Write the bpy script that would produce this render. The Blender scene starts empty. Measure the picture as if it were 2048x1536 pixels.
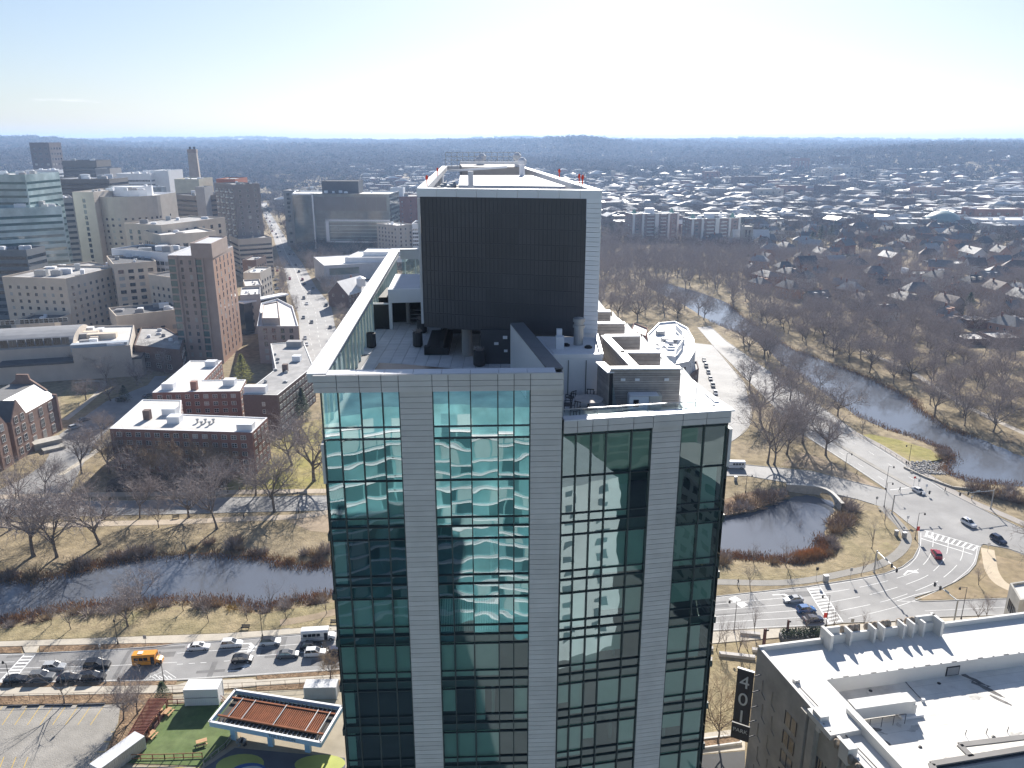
import bpy, bmesh, math, random
from math import radians, sin, cos, tan, atan2, pi, hypot, sqrt
from mathutils import Vector, Matrix, noise as mnoise

scene = bpy.context.scene
col = scene.collection
R = random.Random(11)

# ---------------------------------------------------------------- camera
CAM_Z, PITCH, FPX = 106.0, radians(17.1), 1591.0
cd = bpy.data.cameras.new('camera'); cam = bpy.data.objects.new('camera', cd); col.objects.link(cam)
cam.location = (0, 0, CAM_Z); cam.rotation_euler = (radians(90) - PITCH, 0, 0)
cd.sensor_width = 36; cd.lens = 36 * FPX / 2048; cd.clip_start = 0.5; cd.clip_end = 60000
scene.camera = cam

# ---------------------------------------------------------------- world, sun, exposure
SUN_EL, SUN_AZ = radians(29), radians(8)          # azimuth to the right of straight ahead (+Y)
w = bpy.data.worlds.new('World'); scene.world = w; w.use_nodes = True
nt = w.node_tree; nt.nodes.clear()
out = nt.nodes.new('ShaderNodeOutputWorld'); bg = nt.nodes.new('ShaderNodeBackground')
sky = nt.nodes.new('ShaderNodeTexSky'); sky.sky_type = 'NISHITA'; sky.sun_disc = False
sky.sun_elevation = SUN_EL; sky.sun_rotation = SUN_AZ
sky.altitude = 50; sky.air_density = 1.0; sky.dust_density = 0.6; sky.ozone_density = 2.0
bg.inputs[1].default_value = 0.056
# thin fair-weather clouds low over the horizon, all the way round
tc = nt.nodes.new('ShaderNodeTexCoord'); mp = nt.nodes.new('ShaderNodeMapping'); mp.inputs['Scale'].default_value = (7, 7, 60)
nz = nt.nodes.new('ShaderNodeTexNoise'); nz.inputs['Scale'].default_value = 1.0; nz.inputs['Detail'].default_value = 7; nz.inputs['Roughness'].default_value = .62
r1 = nt.nodes.new('ShaderNodeMapRange'); r1.inputs[1].default_value = .585; r1.inputs[2].default_value = .70
sx = nt.nodes.new('ShaderNodeSeparateXYZ')
r2 = nt.nodes.new('ShaderNodeMapRange'); r2.inputs[1].default_value = .008; r2.inputs[2].default_value = .02
r3 = nt.nodes.new('ShaderNodeMapRange'); r3.inputs[1].default_value = .055; r3.inputs[2].default_value = .035
m1 = nt.nodes.new('ShaderNodeMath'); m1.operation = 'MULTIPLY'; m2 = nt.nodes.new('ShaderNodeMath'); m2.operation = 'MULTIPLY'
m3 = nt.nodes.new('ShaderNodeMath'); m3.operation = 'MULTIPLY'; m3.inputs[1].default_value = .8
mx = nt.nodes.new('ShaderNodeMix'); mx.data_type = 'RGBA'; mx.inputs[7].default_value = (9.5, 9.4, 9.3, 1)
L = nt.links.new
L(tc.outputs['Generated'], mp.inputs[0]); L(mp.outputs[0], nz.inputs[0]); L(nz.outputs[0], r1.inputs[0])
L(tc.outputs['Generated'], sx.inputs[0]); L(sx.outputs[2], r2.inputs[0]); L(sx.outputs[2], r3.inputs[0])
L(r1.outputs[0], m1.inputs[0]); L(r2.outputs[0], m1.inputs[1]); L(m1.outputs[0], m2.inputs[0]); L(r3.outputs[0], m2.inputs[1])
L(m2.outputs[0], m3.inputs[0]); L(m3.outputs[0], mx.inputs[0]); hs = nt.nodes.new('ShaderNodeHueSaturation'); hs.inputs['Saturation'].default_value = .9
k1 = nt.nodes.new('ShaderNodeVectorMath'); k1.operation = 'MULTIPLY_ADD'; k1.inputs[1].default_value = (.033,) * 3; k1.inputs[2].default_value = (1,) * 3   # the whole sky's range softened evenly, as hazy air does
k2 = nt.nodes.new('ShaderNodeVectorMath'); k2.operation = 'DIVIDE'; L(sky.outputs[0], k1.inputs[0]); L(sky.outputs[0], k2.inputs[0]); L(k1.outputs[0], k2.inputs[1]); L(k2.outputs[0], hs.inputs['Color'])
tn = nt.nodes.new('ShaderNodeMix'); tn.data_type = 'RGBA'; tn.blend_type = 'MULTIPLY'; tn.inputs[0].default_value = 1; tn.inputs[7].default_value = (.93, .99, 1.12, 1); L(hs.outputs[0], tn.inputs[6]); L(tn.outputs[2], mx.inputs[6]); L(mx.outputs[2], bg.inputs[0]); L(bg.outputs[0], out.inputs[0])

sd = bpy.data.lights.new('sun', 'SUN'); sd.energy = 4.6; sd.angle = radians(0.53); sd.color = (1.0, .945, .87)
so = bpy.data.objects.new('sun', sd); col.objects.link(so)
sdir = Vector((sin(SUN_AZ) * cos(SUN_EL), cos(SUN_AZ) * cos(SUN_EL), sin(SUN_EL)))
so.rotation_euler = sdir.to_track_quat('Z', 'Y').to_euler()

vs = scene.view_settings
vs.view_transform = 'Standard'; vs.look = 'None'; vs.gamma = 1; vs.use_curve_mapping = False; vs.exposure = 1.2
cy = scene.cycles
cy.max_bounces = 6; cy.diffuse_bounces = 3; cy.glossy_bounces = 3; cy.transmission_bounces = 3; cy.transparent_max_bounces = 10; cy.volume_bounces = 0
cy.caustics_reflective = False; cy.caustics_refractive = False

# ---------------------------------------------------------------- places measured in the photograph
def at(px, py, z=0.0):
 """the point at height z that the survey camera sees at pixel (px, py) of the 2048 x 1536 photograph"""
 u = (px - 1024) / FPX; v = (py - 768) / FPX
 dy = cos(PITCH) - v * sin(PITCH); dz = -sin(PITCH) - v * cos(PITCH)
 t = (z - CAM_Z) / dz
 return Vector((u * t, dy * t, z))
def zat(py, Y):
 v = (py - 768) / FPX
 return CAM_Z - Y * (sin(PITCH) + v * cos(PITCH)) / (cos(PITCH) - v * sin(PITCH))
def topx(p):
 d = p[1] * cos(PITCH) + (CAM_Z - p[2]) * sin(PITCH)
 return (1024 + FPX * p[0] / d, 768 + FPX * ((CAM_Z - p[2]) * cos(PITCH) - p[1] * sin(PITCH)) / d)
def atY(px, py, Y):
 z = zat(py, Y); d = Y * cos(PITCH) + (CAM_Z - z) * sin(PITCH)
 return Vector(((px - 1024) * d / FPX, Y, z))

# ---------------------------------------------------------------- materials
MATS = {}
def M(name, c=(.5, .5, .5), rough=.8, var=.12, scale=.25, spec=.3, metal=0.0, bump=0.0, bscale=4.0, c2=None, cscale=None, c3=None, orand=0.0):
 """plain weathered surface: base colour with two sizes of uneven tone and fine relief"""
 if name in MATS: return MATS[name]
 m = bpy.data.materials.new(name); m.use_nodes = True; n = m.node_tree; b = n.nodes['Principled BSDF']; K = n.links.new
 b.inputs['Roughness'].default_value = rough; b.inputs['Metallic'].default_value = metal; b.inputs['Specular IOR Level'].default_value = spec
 g = n.nodes.new('ShaderNodeNewGeometry')
 t = n.nodes.new('ShaderNodeTexNoise'); t.inputs['Scale'].default_value = scale; t.inputs['Detail'].default_value = 6; t.inputs['Roughness'].default_value = .6
 K(g.outputs['Position'], t.inputs['Vector'])
 last = None
 if c2:
  t2 = n.nodes.new('ShaderNodeTexNoise'); t2.inputs['Scale'].default_value = cscale or scale * .3; t2.inputs['Detail'].default_value = 5; t2.inputs['Roughness'].default_value = .6
  K(g.outputs['Position'], t2.inputs['Vector'])
  rr = n.nodes.new('ShaderNodeValToRGB'); e = rr.color_ramp.elements
  e[0].position = .40; e[0].color = (*c, 1); e[1].position = .60; e[1].color = (*c2, 1)
  if c3: x = rr.color_ramp.elements.new(.72); x.color = (*c3, 1)
  K(t2.outputs['Fac'], rr.inputs[0]); last = rr.outputs[0]
 mr = n.nodes.new('ShaderNodeMapRange'); mr.inputs[1].default_value = .3; mr.inputs[2].default_value = .7
 mr.inputs[3].default_value = 1 - var; mr.inputs[4].default_value = 1 + var
 K(t.outputs['Fac'], mr.inputs[0])
 mm = n.nodes.new('ShaderNodeMix'); mm.data_type = 'RGBA'; mm.blend_type = 'MULTIPLY'; mm.inputs[0].default_value = 1
 if last: K(last, mm.inputs[6])
 else: mm.inputs[6].default_value = (*c, 1)
 if orand:                                                            # each piece a shade of its own
  oi = n.nodes.new('ShaderNodeObjectInfo'); m4 = n.nodes.new('ShaderNodeMapRange'); m4.inputs[3].default_value = 1 - orand; m4.inputs[4].default_value = 1 + orand; m5 = n.nodes.new('ShaderNodeMath'); m5.operation = 'MULTIPLY'
  K(oi.outputs['Random'], m4.inputs[0]); K(m4.outputs[0], m5.inputs[0]); K(mr.outputs[0], m5.inputs[1]); K(m5.outputs[0], mm.inputs[7])
 else: K(mr.outputs[0], mm.inputs[7])
 K(mm.outputs[2], b.inputs['Base Color'])
 if bump:
  t3 = n.nodes.new('ShaderNodeTexNoise'); t3.inputs['Scale'].default_value = bscale; t3.inputs['Detail'].default_value = 4
  K(g.outputs['Position'], t3.inputs['Vector'])
  bp = n.nodes.new('ShaderNodeBump'); bp.inputs['Strength'].default_value = bump; bp.inputs['Distance'].default_value = .3
  K(t3.outputs['Fac'], bp.inputs['Height']); K(bp.outputs[0], b.inputs['Normal'])
 MATS[name] = m
 return m
def glassmat(name, tint, refl=.3, gcol=(.9, .97, 1), wave=.0, wscale=.5, rough=.0):
 """thin coated window glass: a tinted pane one sees through, with a wavy mirror coat"""
 if name in MATS: return MATS[name]
 m = bpy.data.materials.new(name); m.use_nodes = True; n = m.node_tree; n.nodes.clear(); K = n.links.new
 o = n.nodes.new('ShaderNodeOutputMaterial'); tr = n.nodes.new('ShaderNodeBsdfTransparent'); gl = n.nodes.new('ShaderNodeBsdfGlossy')
 tr.inputs[0].default_value = (*tint, 1); gl.inputs[0].default_value = (*gcol, 1); gl.inputs['Roughness'].default_value = rough
 fr = n.nodes.new('ShaderNodeFresnel'); fr.inputs[0].default_value = 1.5
 mr = n.nodes.new('ShaderNodeMapRange'); mr.inputs[1].default_value = .04; mr.inputs[2].default_value = 1; mr.inputs[3].default_value = refl; mr.inputs[4].default_value = 1
 mi = n.nodes.new('ShaderNodeMixShader')
 K(fr.outputs[0], mr.inputs[0]); K(mr.outputs[0], mi.inputs[0]); K(tr.outputs[0], mi.inputs[1]); K(gl.outputs[0], mi.inputs[2]); K(mi.outputs[0], o.inputs[0])
 if wave:
  g = n.nodes.new('ShaderNodeNewGeometry'); t = n.nodes.new('ShaderNodeTexNoise'); t.inputs['Scale'].default_value = wscale; t.inputs['Detail'].default_value = 1.5
  oi = n.nodes.new('ShaderNodeObjectInfo'); ad = n.nodes.new('ShaderNodeVectorMath'); ad.operation = 'ADD'
  sc = n.nodes.new('ShaderNodeMath'); sc.operation = 'MULTIPLY'; sc.inputs[1].default_value = 40
  K(oi.outputs['Random'], sc.inputs[0]); K(g.outputs['Position'], ad.inputs[0]); K(sc.outputs[0], ad.inputs[1]); K(ad.outputs[0], t.inputs['Vector'])
  bp = n.nodes.new('ShaderNodeBump'); bp.inputs['Strength'].default_value = 1; bp.inputs['Distance'].default_value = wave
  K(t.outputs['Fac'], bp.inputs['Height']); K(bp.outputs[0], gl.inputs['Normal'])
 MATS[name] = m
 return m
def darkglass(name, c=(.02, .025, .03), rough=.08, spec=.9):
 return M(name, c, rough, .2, .2, spec)

# ---------------------------------------------------------------- mesh building
class MB:
 def __init__(s): s.v = []; s.f = []; s.m = []
 def poly(s, pts, mi=0):
  b = len(s.v); s.v += [tuple(p) for p in pts]; s.f.append(tuple(range(b, b + len(pts)))); s.m.append(mi); return s
 def quads(s, vs, fs, mi=0):
  b = len(s.v); s.v += [tuple(p) for p in vs]
  for f in fs: s.f.append(tuple(b + i for i in f)); s.m.append(mi)
  return s
 def box(s, c, d, rz=0.0, mi=0, taper=1.0):
  x, y, z = d[0] / 2, d[1] / 2, d[2] / 2; cs, sn = cos(rz), sin(rz); vs = []
  for k, (a, b_, e) in enumerate([(-1, -1, -1), (1, -1, -1), (1, 1, -1), (-1, 1, -1), (-1, -1, 1), (1, -1, 1), (1, 1, 1), (-1, 1, 1)]):
   t = taper if e > 0 else 1
   px, py = a * x * t, b_ * y * t
   vs.append((c[0] + px * cs - py * sn, c[1] + px * sn + py * cs, c[2] + e * z))
  return s.quads(vs, [(0, 3, 2, 1), (4, 5, 6, 7), (0, 1, 5, 4), (1, 2, 6, 5), (2, 3, 7, 6), (3, 0, 4, 7)], mi)
 def prism(s, pts, z0, z1, mi=0, top=True, bottom=False, mit=None):
  n = len(pts); vs = [(p[0], p[1], z0) for p in pts] + [(p[0], p[1], z1) for p in pts]
  s.quads(vs, [(i, (i + 1) % n, n + (i + 1) % n, n + i) for i in range(n)], mi)
  if top: s.poly([(p[0], p[1], z1) for p in pts], mi if mit is None else mit)
  if bottom: s.poly([(p[0], p[1], z0) for p in reversed(pts)], mi)
  return s
 def tube(s, a, b, r0, r1=None, n=6, mi=0, cap=True):
  a = Vector(a); b = Vector(b); r1 = r0 if r1 is None else r1; d = (b - a)
  if d.length < 1e-6: return s
  d.normalize(); x = d.orthogonal().normalized(); y = d.cross(x); vs = []
  for p, r in ((a, r0), (b, r1)):
   for k in range(n): t = 2 * pi * k / n; vs.append(p + x * (r * cos(t)) + y * (r * sin(t)))
  fs = [(i, (i + 1) % n, n + (i + 1) % n, n + i) for i in range(n)]
  s.quads(vs, fs, mi)
  if cap: s.poly(vs[:n][::-1], mi); s.poly(vs[n:], mi)
  return s
 def bar(s, a, b, wd, h, mi=0):
  """a rectangular bar from a to b, wd wide (sideways), h high"""
  a = Vector(a); b = Vector(b); d = (b - a); L_ = d.length
  if L_ < 1e-6: return s
  d.normalize(); sd_ = d.cross(Vector((0, 0, 1)))
  if sd_.length < 1e-4: sd_ = Vector((1, 0, 0))
  sd_.normalize(); up = sd_.cross(d); vs = []
  for p in (a, b):
   for (i, j) in ((-1, -1), (1, -1), (1, 1), (-1, 1)): vs.append(p + sd_ * (i * wd / 2) + up * (j * h / 2))
  return s.quads(vs, [(0, 1, 2, 3), (7, 6, 5, 4), (0, 4, 5, 1), (1, 5, 6, 2), (2, 6, 7, 3), (3, 7, 4, 0)], mi)
 def lathe(s, prof, c=(0, 0, 0), n=10, mi=0):
  vs = []; k = len(prof)
  for (r, z) in prof:
   for i in range(n): t = 2 * pi * i / n; vs.append((c[0] + r * cos(t), c[1] + r * sin(t), c[2] + z))
  fs = [(j * n + i, j * n + (i + 1) % n, (j + 1) * n + (i + 1) % n, (j + 1) * n + i) for j in range(k - 1) for i in range(n)]
  s.quads(vs, fs, mi); s.poly(vs[:n][::-1], mi); s.poly(vs[-n:], mi); return s
 def mesh(s, name, mats, org=(0, 0, 0), smooth=False):
  me = bpy.data.meshes.new(name)
  me.from_pydata([(p[0] - org[0], p[1] - org[1], p[2] - org[2]) for p in s.v], [], s.f)
  if not isinstance(mats, (list, tuple)): mats = [mats]
  for m in mats: me.materials.append(m)
  if len(mats) > 1: me.polygons.foreach_set('material_index', s.m)
  if smooth: me.polygons.foreach_set('use_smooth', [True] * len(me.polygons))
  me.update(); return me
 def build(s, name, mats, parent=None, smooth=False, local=False):
  """one mesh object; coordinates are world unless local"""
  org = (0, 0, 0)
  if parent is not None and not local: org = wloc(parent)
  o = bpy.data.objects.new(name, s.mesh(name, mats, org, smooth)); col.objects.link(o)
  if parent is not None: o.parent = parent
  return o
def wloc(o):
 p = Vector(o.location); q = o.parent
 while q is not None: p = p + Vector(q.location); q = q.parent
 return p
def tag(o, label=None, cat=None, group=None, kind=None):
 if label: o['label'] = label
 if cat: o['category'] = cat
 if group: o['group'] = group
 if kind: o['kind'] = kind
 return o
def thing(name, label, cat, loc=(0, 0, 0), rz=0.0, group=None):
 o = bpy.data.objects.new(name, None); col.objects.link(o); o.location = loc; o.rotation_euler = (0, 0, rz); o.empty_display_size = .5
 return tag(o, label, cat, group)
def inst(name, me, parent=None, loc=(0, 0, 0), rz=0.0, sc=None):
 o = bpy.data.objects.new(name, me); col.objects.link(o); o.location = loc; o.rotation_euler = (0, 0, rz)
 if sc: o.scale = sc
 if parent is not None: o.parent = parent
 return o
def dup(root, loc, rz, label=None, group=None, sc=None):
 r = root.copy(); col.objects.link(r); r.location = loc; r.rotation_euler = (0, 0, rz)
 if sc: r.scale = sc
 if label: r['label'] = label
 if group: r['group'] = group
 for ch in list(root.children):
  c = ch.copy(); col.objects.link(c); c.parent = r
  for g in list(ch.children):
   d = g.copy(); col.objects.link(d); d.parent = c
 return r
def sheet(name, pts, z, mat, parent=None, kind=None):
 """a flat piece of ground; pts are world xy"""
 b = MB(); a = sum(pts[i][0] * pts[(i + 1) % len(pts)][1] - pts[(i + 1) % len(pts)][0] * pts[i][1] for i in range(len(pts)))
 if a < 0: pts = list(reversed(pts))
 b.poly([(p[0], p[1], z) for p in pts]); o = b.build(name, mat, parent)
 if kind: o['kind'] = kind
 return o
def slab(name, pts, z0, z1, mat, parent=None, kind=None):
 a = sum(pts[i][0] * pts[(i + 1) % len(pts)][1] - pts[(i + 1) % len(pts)][0] * pts[i][1] for i in range(len(pts)))
 if a < 0: pts = list(reversed(pts))
 o = MB().prism(pts, z0, z1).build(name, mat, parent)
 if kind: o['kind'] = kind
 return o
def P(lst, z=0.0): return [at(a, b, z) for a, b in lst]
def smoothline(pts, n=6):
 """Catmull-Rom through the points"""
 o = []; k = len(pts)
 for i in range(k - 1):
  p0 = Vector(pts[max(i - 1, 0)]); p1 = Vector(pts[i]); p2 = Vector(pts[i + 1]); p3 = Vector(pts[min(i + 2, k - 1)])
  for j in range(n):
   t = j / n
   o.append(.5 * ((2 * p1) + (p2 - p0) * t + (2 * p0 - 5 * p1 + 4 * p2 - p3) * t * t + (3 * p1 - p0 - 3 * p2 + p3) * t ** 3))
 o.append(Vector(pts[-1])); return o
ORD = ['first', 'second', 'third', 'fourth', 'fifth', 'sixth', 'seventh', 'eighth', 'ninth', 'tenth', 'eleventh', 'twelfth', 'thirteenth', 'fourteenth', 'fifteenth', 'sixteenth', 'seventeenth', 'eighteenth', 'nineteenth', 'twentieth']
TENS = {2: 'twenty', 3: 'thirty', 4: 'forty', 5: 'fifty', 6: 'sixty', 7: 'seventy', 8: 'eighty', 9: 'ninety'}
def ordinal(i):
 if i < 20: return ORD[i]
 t, u = divmod(i + 1, 10)
 return TENS[t][:-1] + 'ieth' if u == 0 else TENS[t] + '-' + ORD[u - 1]

# ---------------------------------------------------------------- the palette
asphalt = M('asphalt', (.235, .23, .225), .75, .14, .12, .35, c2=(.28, .275, .268), cscale=.03, bump=.25, bscale=6)
asphalt_lot = M('asphalt_worn', (.26, .245, .22), .8, .25, .15, .3, c2=(.33, .31, .28), cscale=.06, c3=(.19, .18, .17), bump=.3)
concrete = M('concrete_walk', (.50, .45, .37), .85, .1, .5, .2, c2=(.44, .40, .335))
kerbstone = M('kerb_granite', (.40, .39, .37), .8, .1, 1)
paint_w = M('road_paint_white', (.72, .72, .70), .7, .15, 1.5)
paint_y = M('road_paint_yellow', (.55, .38, .09), .7, .2, 1.5)
grassm = M('winter_grass', (.235, .19, .115), .95, .35, .35, .1, c2=(.29, .235, .155), cscale=.035, c3=(.19, .145, .095), bump=.6, bscale=2)
lawnm = M('lawn', (.26, .22, .125), .95, .3, .4, .1, c2=(.31, .25, .155), cscale=.05, c3=(.225, .21, .095), bump=.6, bscale=2)
greenlawn = M('yellow_green_lawn', (.27, .245, .085), .95, .25, .4, .1, c2=(.32, .265, .13), cscale=.06, bump=.5, bscale=2)
litter = M('leaf_litter', (.20, .135, .085), .95, .45, .9, .1, c2=(.27, .19, .12), cscale=.2, c3=(.12, .08, .05), bump=.8, bscale=3)
dirt = M('bare_earth', (.36, .285, .205), .95, .2, .3, .1, c2=(.29, .23, .16), cscale=.08)
turfm = M('artificial_turf', (.10, .15, .055), .95, .22, .5, .1, c2=(.135, .175, .075), cscale=.12)
bark = M('bark', (.17, .142, .122), .95, .25, 1.2, .1)
twig = M('twigs', (.33, .285, .265), .95, .3, .6, .1)
twig_red = M('twigs_red', (.27, .205, .165), .95, .3, .6, .1)
twig_tan = M('twigs_tan', (.32, .24, .16), .95, .3, .6, .1)
twig_gold = M('twigs_gold', (.36, .25, .07), .95, .3, .6, .1)
reed = M('dry_reeds', (.36, .22, .11), .95, .35, .6, .1, c2=(.26, .15, .08))
everg = M('evergreen_needles', (.045, .065, .035), .9, .35, .5, .1)
boxwood = M('hedge_leaves', (.04, .06, .03), .85, .35, .8, .2)
white = M('white_panel', (.74, .75, .77), .45, .05, .3, .4, orand=.04)
whiteroof = M('white_roof_membrane', (.72, .71, .685), .75, .10, .25, .3, c2=(.63, .62, .595), cscale=.25)
greyroof = M('grey_roof', (.30, .295, .29), .9, .15, .2, .2, c2=(.38, .37, .36), cscale=.1)
darkroof = M('dark_roof', (.09, .09, .095), .85, .2, .2, .3)
paleroof = M('pale_gravel_roof', (.55, .53, .50), .9, .1, .2, .2, c2=(.62, .60, .57), cscale=.08)
brick = M('red_brick', (.24, .13, .10), .9, .15, 1.5, .2, c2=(.28, .155, .12), cscale=.2)
brick_d = M('dark_brick', (.15, .105, .09), .9, .15, 1.5, .2)
brick_o = M('orange_brick', (.42, .27, .20), .9, .15, 1.5, .2)  # lightened to suggest sun on the residence tower's side
beige = M('beige_concrete', (.62, .53, .43), .85, .08, .2, .2)
beige2 = M('tan_precast', (.49, .44, .385), .85, .08, .2, .2)
brownp = M('brown_precast', (.35, .28, .245), .85, .1, .3, .2)
limestone = M('limestone', (.43, .41, .37), .85, .14, .4, .2, c2=(.35, .335, .30), cscale=.15)
greyconc = M('grey_concrete', (.33, .32, .32), .85, .1, .3, .2)
steel = M('galvanised_steel', (.38, .39, .40), .45, .08, 1, .5, metal=.6)
darkmetal = M('dark_metal', (.045, .045, .05), .5, .1, 1, .5)
blackpaint = M('black_paint', (.015, .015, .017), .5, .1, 1, .4)
glass_d = darkglass('dark_window_glass', (.018, .022, .028), .06, .9)
glass_b = darkglass('blue_window_glass', (.03, .045, .06), .05, 1.0)
glass_t = darkglass('teal_window_glass', (.08, .145, .145), .05, 1.0)
glass_g = darkglass('grey_window_glass', (.07, .08, .09), .08, 1.0)
glass_p = M('window_with_blind', (.36, .36, .34), .5, .2, .5, .5)
winframe = M('white_window_frame', (.68, .68, .66), .6, .05, 1)
wood_r = M('red_stained_wood', (.17, .055, .035), .7, .2, 2, .3)
wood_n = M('natural_wood', (.50, .30, .16), .7, .15, 2, .3)
wood_g = M('grey_weathered_wood', (.40, .365, .34), .8, .15, 2, .2, orand=.15)
rubber = M('tyre_rubber', (.02, .02, .02), .9, .1, 2, .2)
chrome = M('wheel_alloy', (.5, .5, .52), .3, .05, 2, .5, metal=.8)
rust = M('rusted_steel', (.28, .105, .05), .85, .25, 1.2, .2, c2=(.21, .08, .04), cscale=.6, orand=.15)
bluepaint = M('pale_blue_paint', (.34, .56, .74), .6, .06, .5, .4)
redsign = M('red_paint', (.62, .05, .03), .5, .05, 1)
skin = M('skin', (.45, .29, .21), .6, .05, 1)

# ---------------------------------------------------------------- water outlines (shore at -0.9 m)
import numpy as np
WL = -0.9
river_left_px = [(-420, 1185), (-150, 1166), (0, 1154), (68, 1161), (164, 1140), (212, 1127), (287, 1113), (427, 1109), (526, 1116), (581, 1133), (666, 1132), (900, 1095), (1150, 1062), (1435, 1037), (1504, 1026),
     (1577, 1000), (1610, 990), (1660, 1004), (1668, 1022), (1650, 1040), (1645, 1075), (1647, 1105), (1625, 1116), (1583, 1123), (1504, 1116), (1435, 1110), (1150, 1130), (900, 1165), (670, 1190), (595, 1202), (519, 1217), (451, 1203), (342, 1202), (222, 1212), (143, 1215), (44, 1236), (0, 1246), (-150, 1262), (-420, 1290)]
river_right_px = [(2400, 1010), (2250, 985), (2048, 971), (1990, 968), (1934, 962), (1885, 942), (1895, 928), (1903, 914), (1890, 900), (1872, 892), (1820, 872), (1772, 857), (1713, 830), (1668, 798), (1616, 760), (1565, 726), (1540, 700), (1506, 676), (1461, 659), (1419, 641), (1375, 612), (1330, 590), (1290, 570), (1300, 560), (1350, 572), (1400, 586),
     (1454, 606), (1478, 628), (1533, 667), (1582, 698), (1686, 736), (1755, 764), (1824, 798), (1838, 819), (1893, 857), (1948, 874), (2048, 916), (2250, 960), (2400, 985)]
WATERS = [[at(a, b, WL) for a, b in l] for l in (river_left_px, river_right_px)]
def water_sd(X, Y):
 """signed distance to the nearest shore, negative in the water"""
 best = np.full(X.shape, 1e9); ins = np.zeros(X.shape, bool)
 for pl in WATERS:
  n = len(pl); inside = np.zeros(X.shape, bool)
  for i in range(n):
   ax, ay = pl[i][0], pl[i][1]; bx, by = pl[(i + 1) % n][0], pl[(i + 1) % n][1]
   dx, dy = bx - ax, by - ay; t = np.clip(((X - ax) * dx + (Y - ay) * dy) / (dx * dx + dy * dy), 0, 1)
   best = np.minimum(best, np.hypot(X - ax - t * dx, Y - ay - t * dy))
   c = (ay > Y) != (by > Y)
   inside ^= c & (X < (bx - ax) * (Y - ay) / (by - ay + 1e-12) + ax)
  ins |= inside
 return np.where(ins, -best, best)
def hills(X, Y):
 """rolling wooded country beyond the town"""
 az = np.arctan2(X, np.maximum(Y, 1))
 def s(a, b, t): q = np.clip((t - a) / (b - a), 0, 1); return q * q * (3 - 2 * q)
 z = 34 * s(1500, 3000, Y) + 30 * s(3000, 5200, Y)
 z = z + 14 * np.sin(X / 520 + 1.3) * np.sin(Y / 610) * s(1700, 3200, Y) + 7 * np.sin(X / 210 + Y / 330) * s(1600, 3000, Y)
 z = z + 30 * np.exp(-((az - .085) / .035) ** 2) * s(2600, 4100, Y) * (1 - s(4300, 5600, Y))
 z = z + 24 * np.exp(-((az - .50) / .11) ** 2) * s(1500, 2600, Y) * (1 - s(3000, 4600, Y))
 z = z + 14 * np.exp(-((az + .55) / .05) ** 2) * s(2600, 4600, Y)
 z = z + (26 + 7 * np.sin(X / 900) + 5 * np.sin(X / 390 + 2)) * s(6500, 8800, Y)
 return z - 60 * s(9500, 12500, Y)
def axis(fine0, fine1, step, lo, hi, g=1.16):
 a = list(np.arange(fine0, fine1 + .1, step)); d = step; x = fine1
 while x < hi: d = min(d * g, 350); x += d; a.append(x)
 d = step; x = fine0; b = []
 while x > lo: d = min(d * g, 350); x -= d; b.append(x)
 return np.array(b[::-1] + a)
gx = axis(-180, 240, 2.2, -9500, 9500); gy = axis(96, 420, 2.2, -900, 13000)
GX, GY = np.meshgrid(gx, gy)
SD = water_sd(GX, GY)
sm = np.clip(SD / 7, 0, 1); sm = sm * sm * (3 - 2 * sm)
GZ = np.where(SD > 0, WL * (1 - sm), WL - np.minimum(1.6, -SD * .5)) + hills(GX, GY)
nr, nc = GX.shape
me = bpy.data.meshes.new('ground')
idx = np.arange(nr * nc).reshape(nr, nc)
fc = np.stack([idx[:-1, :-1], idx[:-1, 1:], idx[1:, 1:], idx[1:, :-1]], -1).reshape(-1, 4)
me.from_pydata(np.stack([GX, GY, GZ], -1).reshape(-1, 3).tolist(), [], fc.tolist())
me.materials.append(grassm); me.polygons.foreach_set('use_smooth', [True] * len(me.polygons)); me.update()
tag(inst('ground', me), kind='structure')
def ground_z(x, y):
 s_ = float(water_sd(np.array([x]), np.array([y]))[0]); t = min(max(s_ / 7, 0), 1); t = t * t * (3 - 2 * t)
 return (WL * (1 - t) if s_ > 0 else WL - min(1.6, -s_ * .5)) + float(hills(np.array([x]), np.array([y]))[0])

wm = bpy.data.materials.new('river_water'); wm.use_nodes = True; wn = wm.node_tree; wb = wn.nodes['Principled BSDF']
wb.inputs['Base Color'].default_value = (.115, .125, .145, 1); wb.inputs['Roughness'].default_value = .04; wb.inputs['IOR'].default_value = 1.5; wb.inputs['Specular IOR Level'].default_value = .9
wg = wn.nodes.new('ShaderNodeNewGeometry'); wt = wn.nodes.new('ShaderNodeTexNoise'); wt.inputs['Scale'].default_value = 1.1; wt.inputs['Detail'].default_value = 3
wbp = wn.nodes.new('ShaderNodeBump'); wbp.inputs['Strength'].default_value = .12; wbp.inputs['Distance'].default_value = .05
wn.links.new(wg.outputs['Position'], wt.inputs['Vector']); wn.links.new(wt.outputs['Fac'], wbp.inputs['Height']); wn.links.new(wbp.outputs[0], wb.inputs['Normal'])
for nm, pl in zip(('river', 'river'), WATERS):
 c = sum((Vector(p) for p in pl), Vector()) / len(pl); big = []
 for i, p in enumerate(pl):                                          # pushed out under the banks
  t_ = (Vector(pl[(i + 1) % len(pl)]) - Vector(pl[i - 1])).normalized(); nrm = Vector((t_.y, -t_.x, 0)); big.append(Vector(p) + nrm * 1.2)
 a = sum(pl[i][0] * pl[(i + 1) % len(pl)][1] - pl[(i + 1) % len(pl)][0] * pl[i][1] for i in range(len(pl)))
 if a < 0: big = [Vector(p) * 2 - b for p, b in zip(pl, big)]
 sheet(nm, big, WL, wm, kind='structure')

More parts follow.
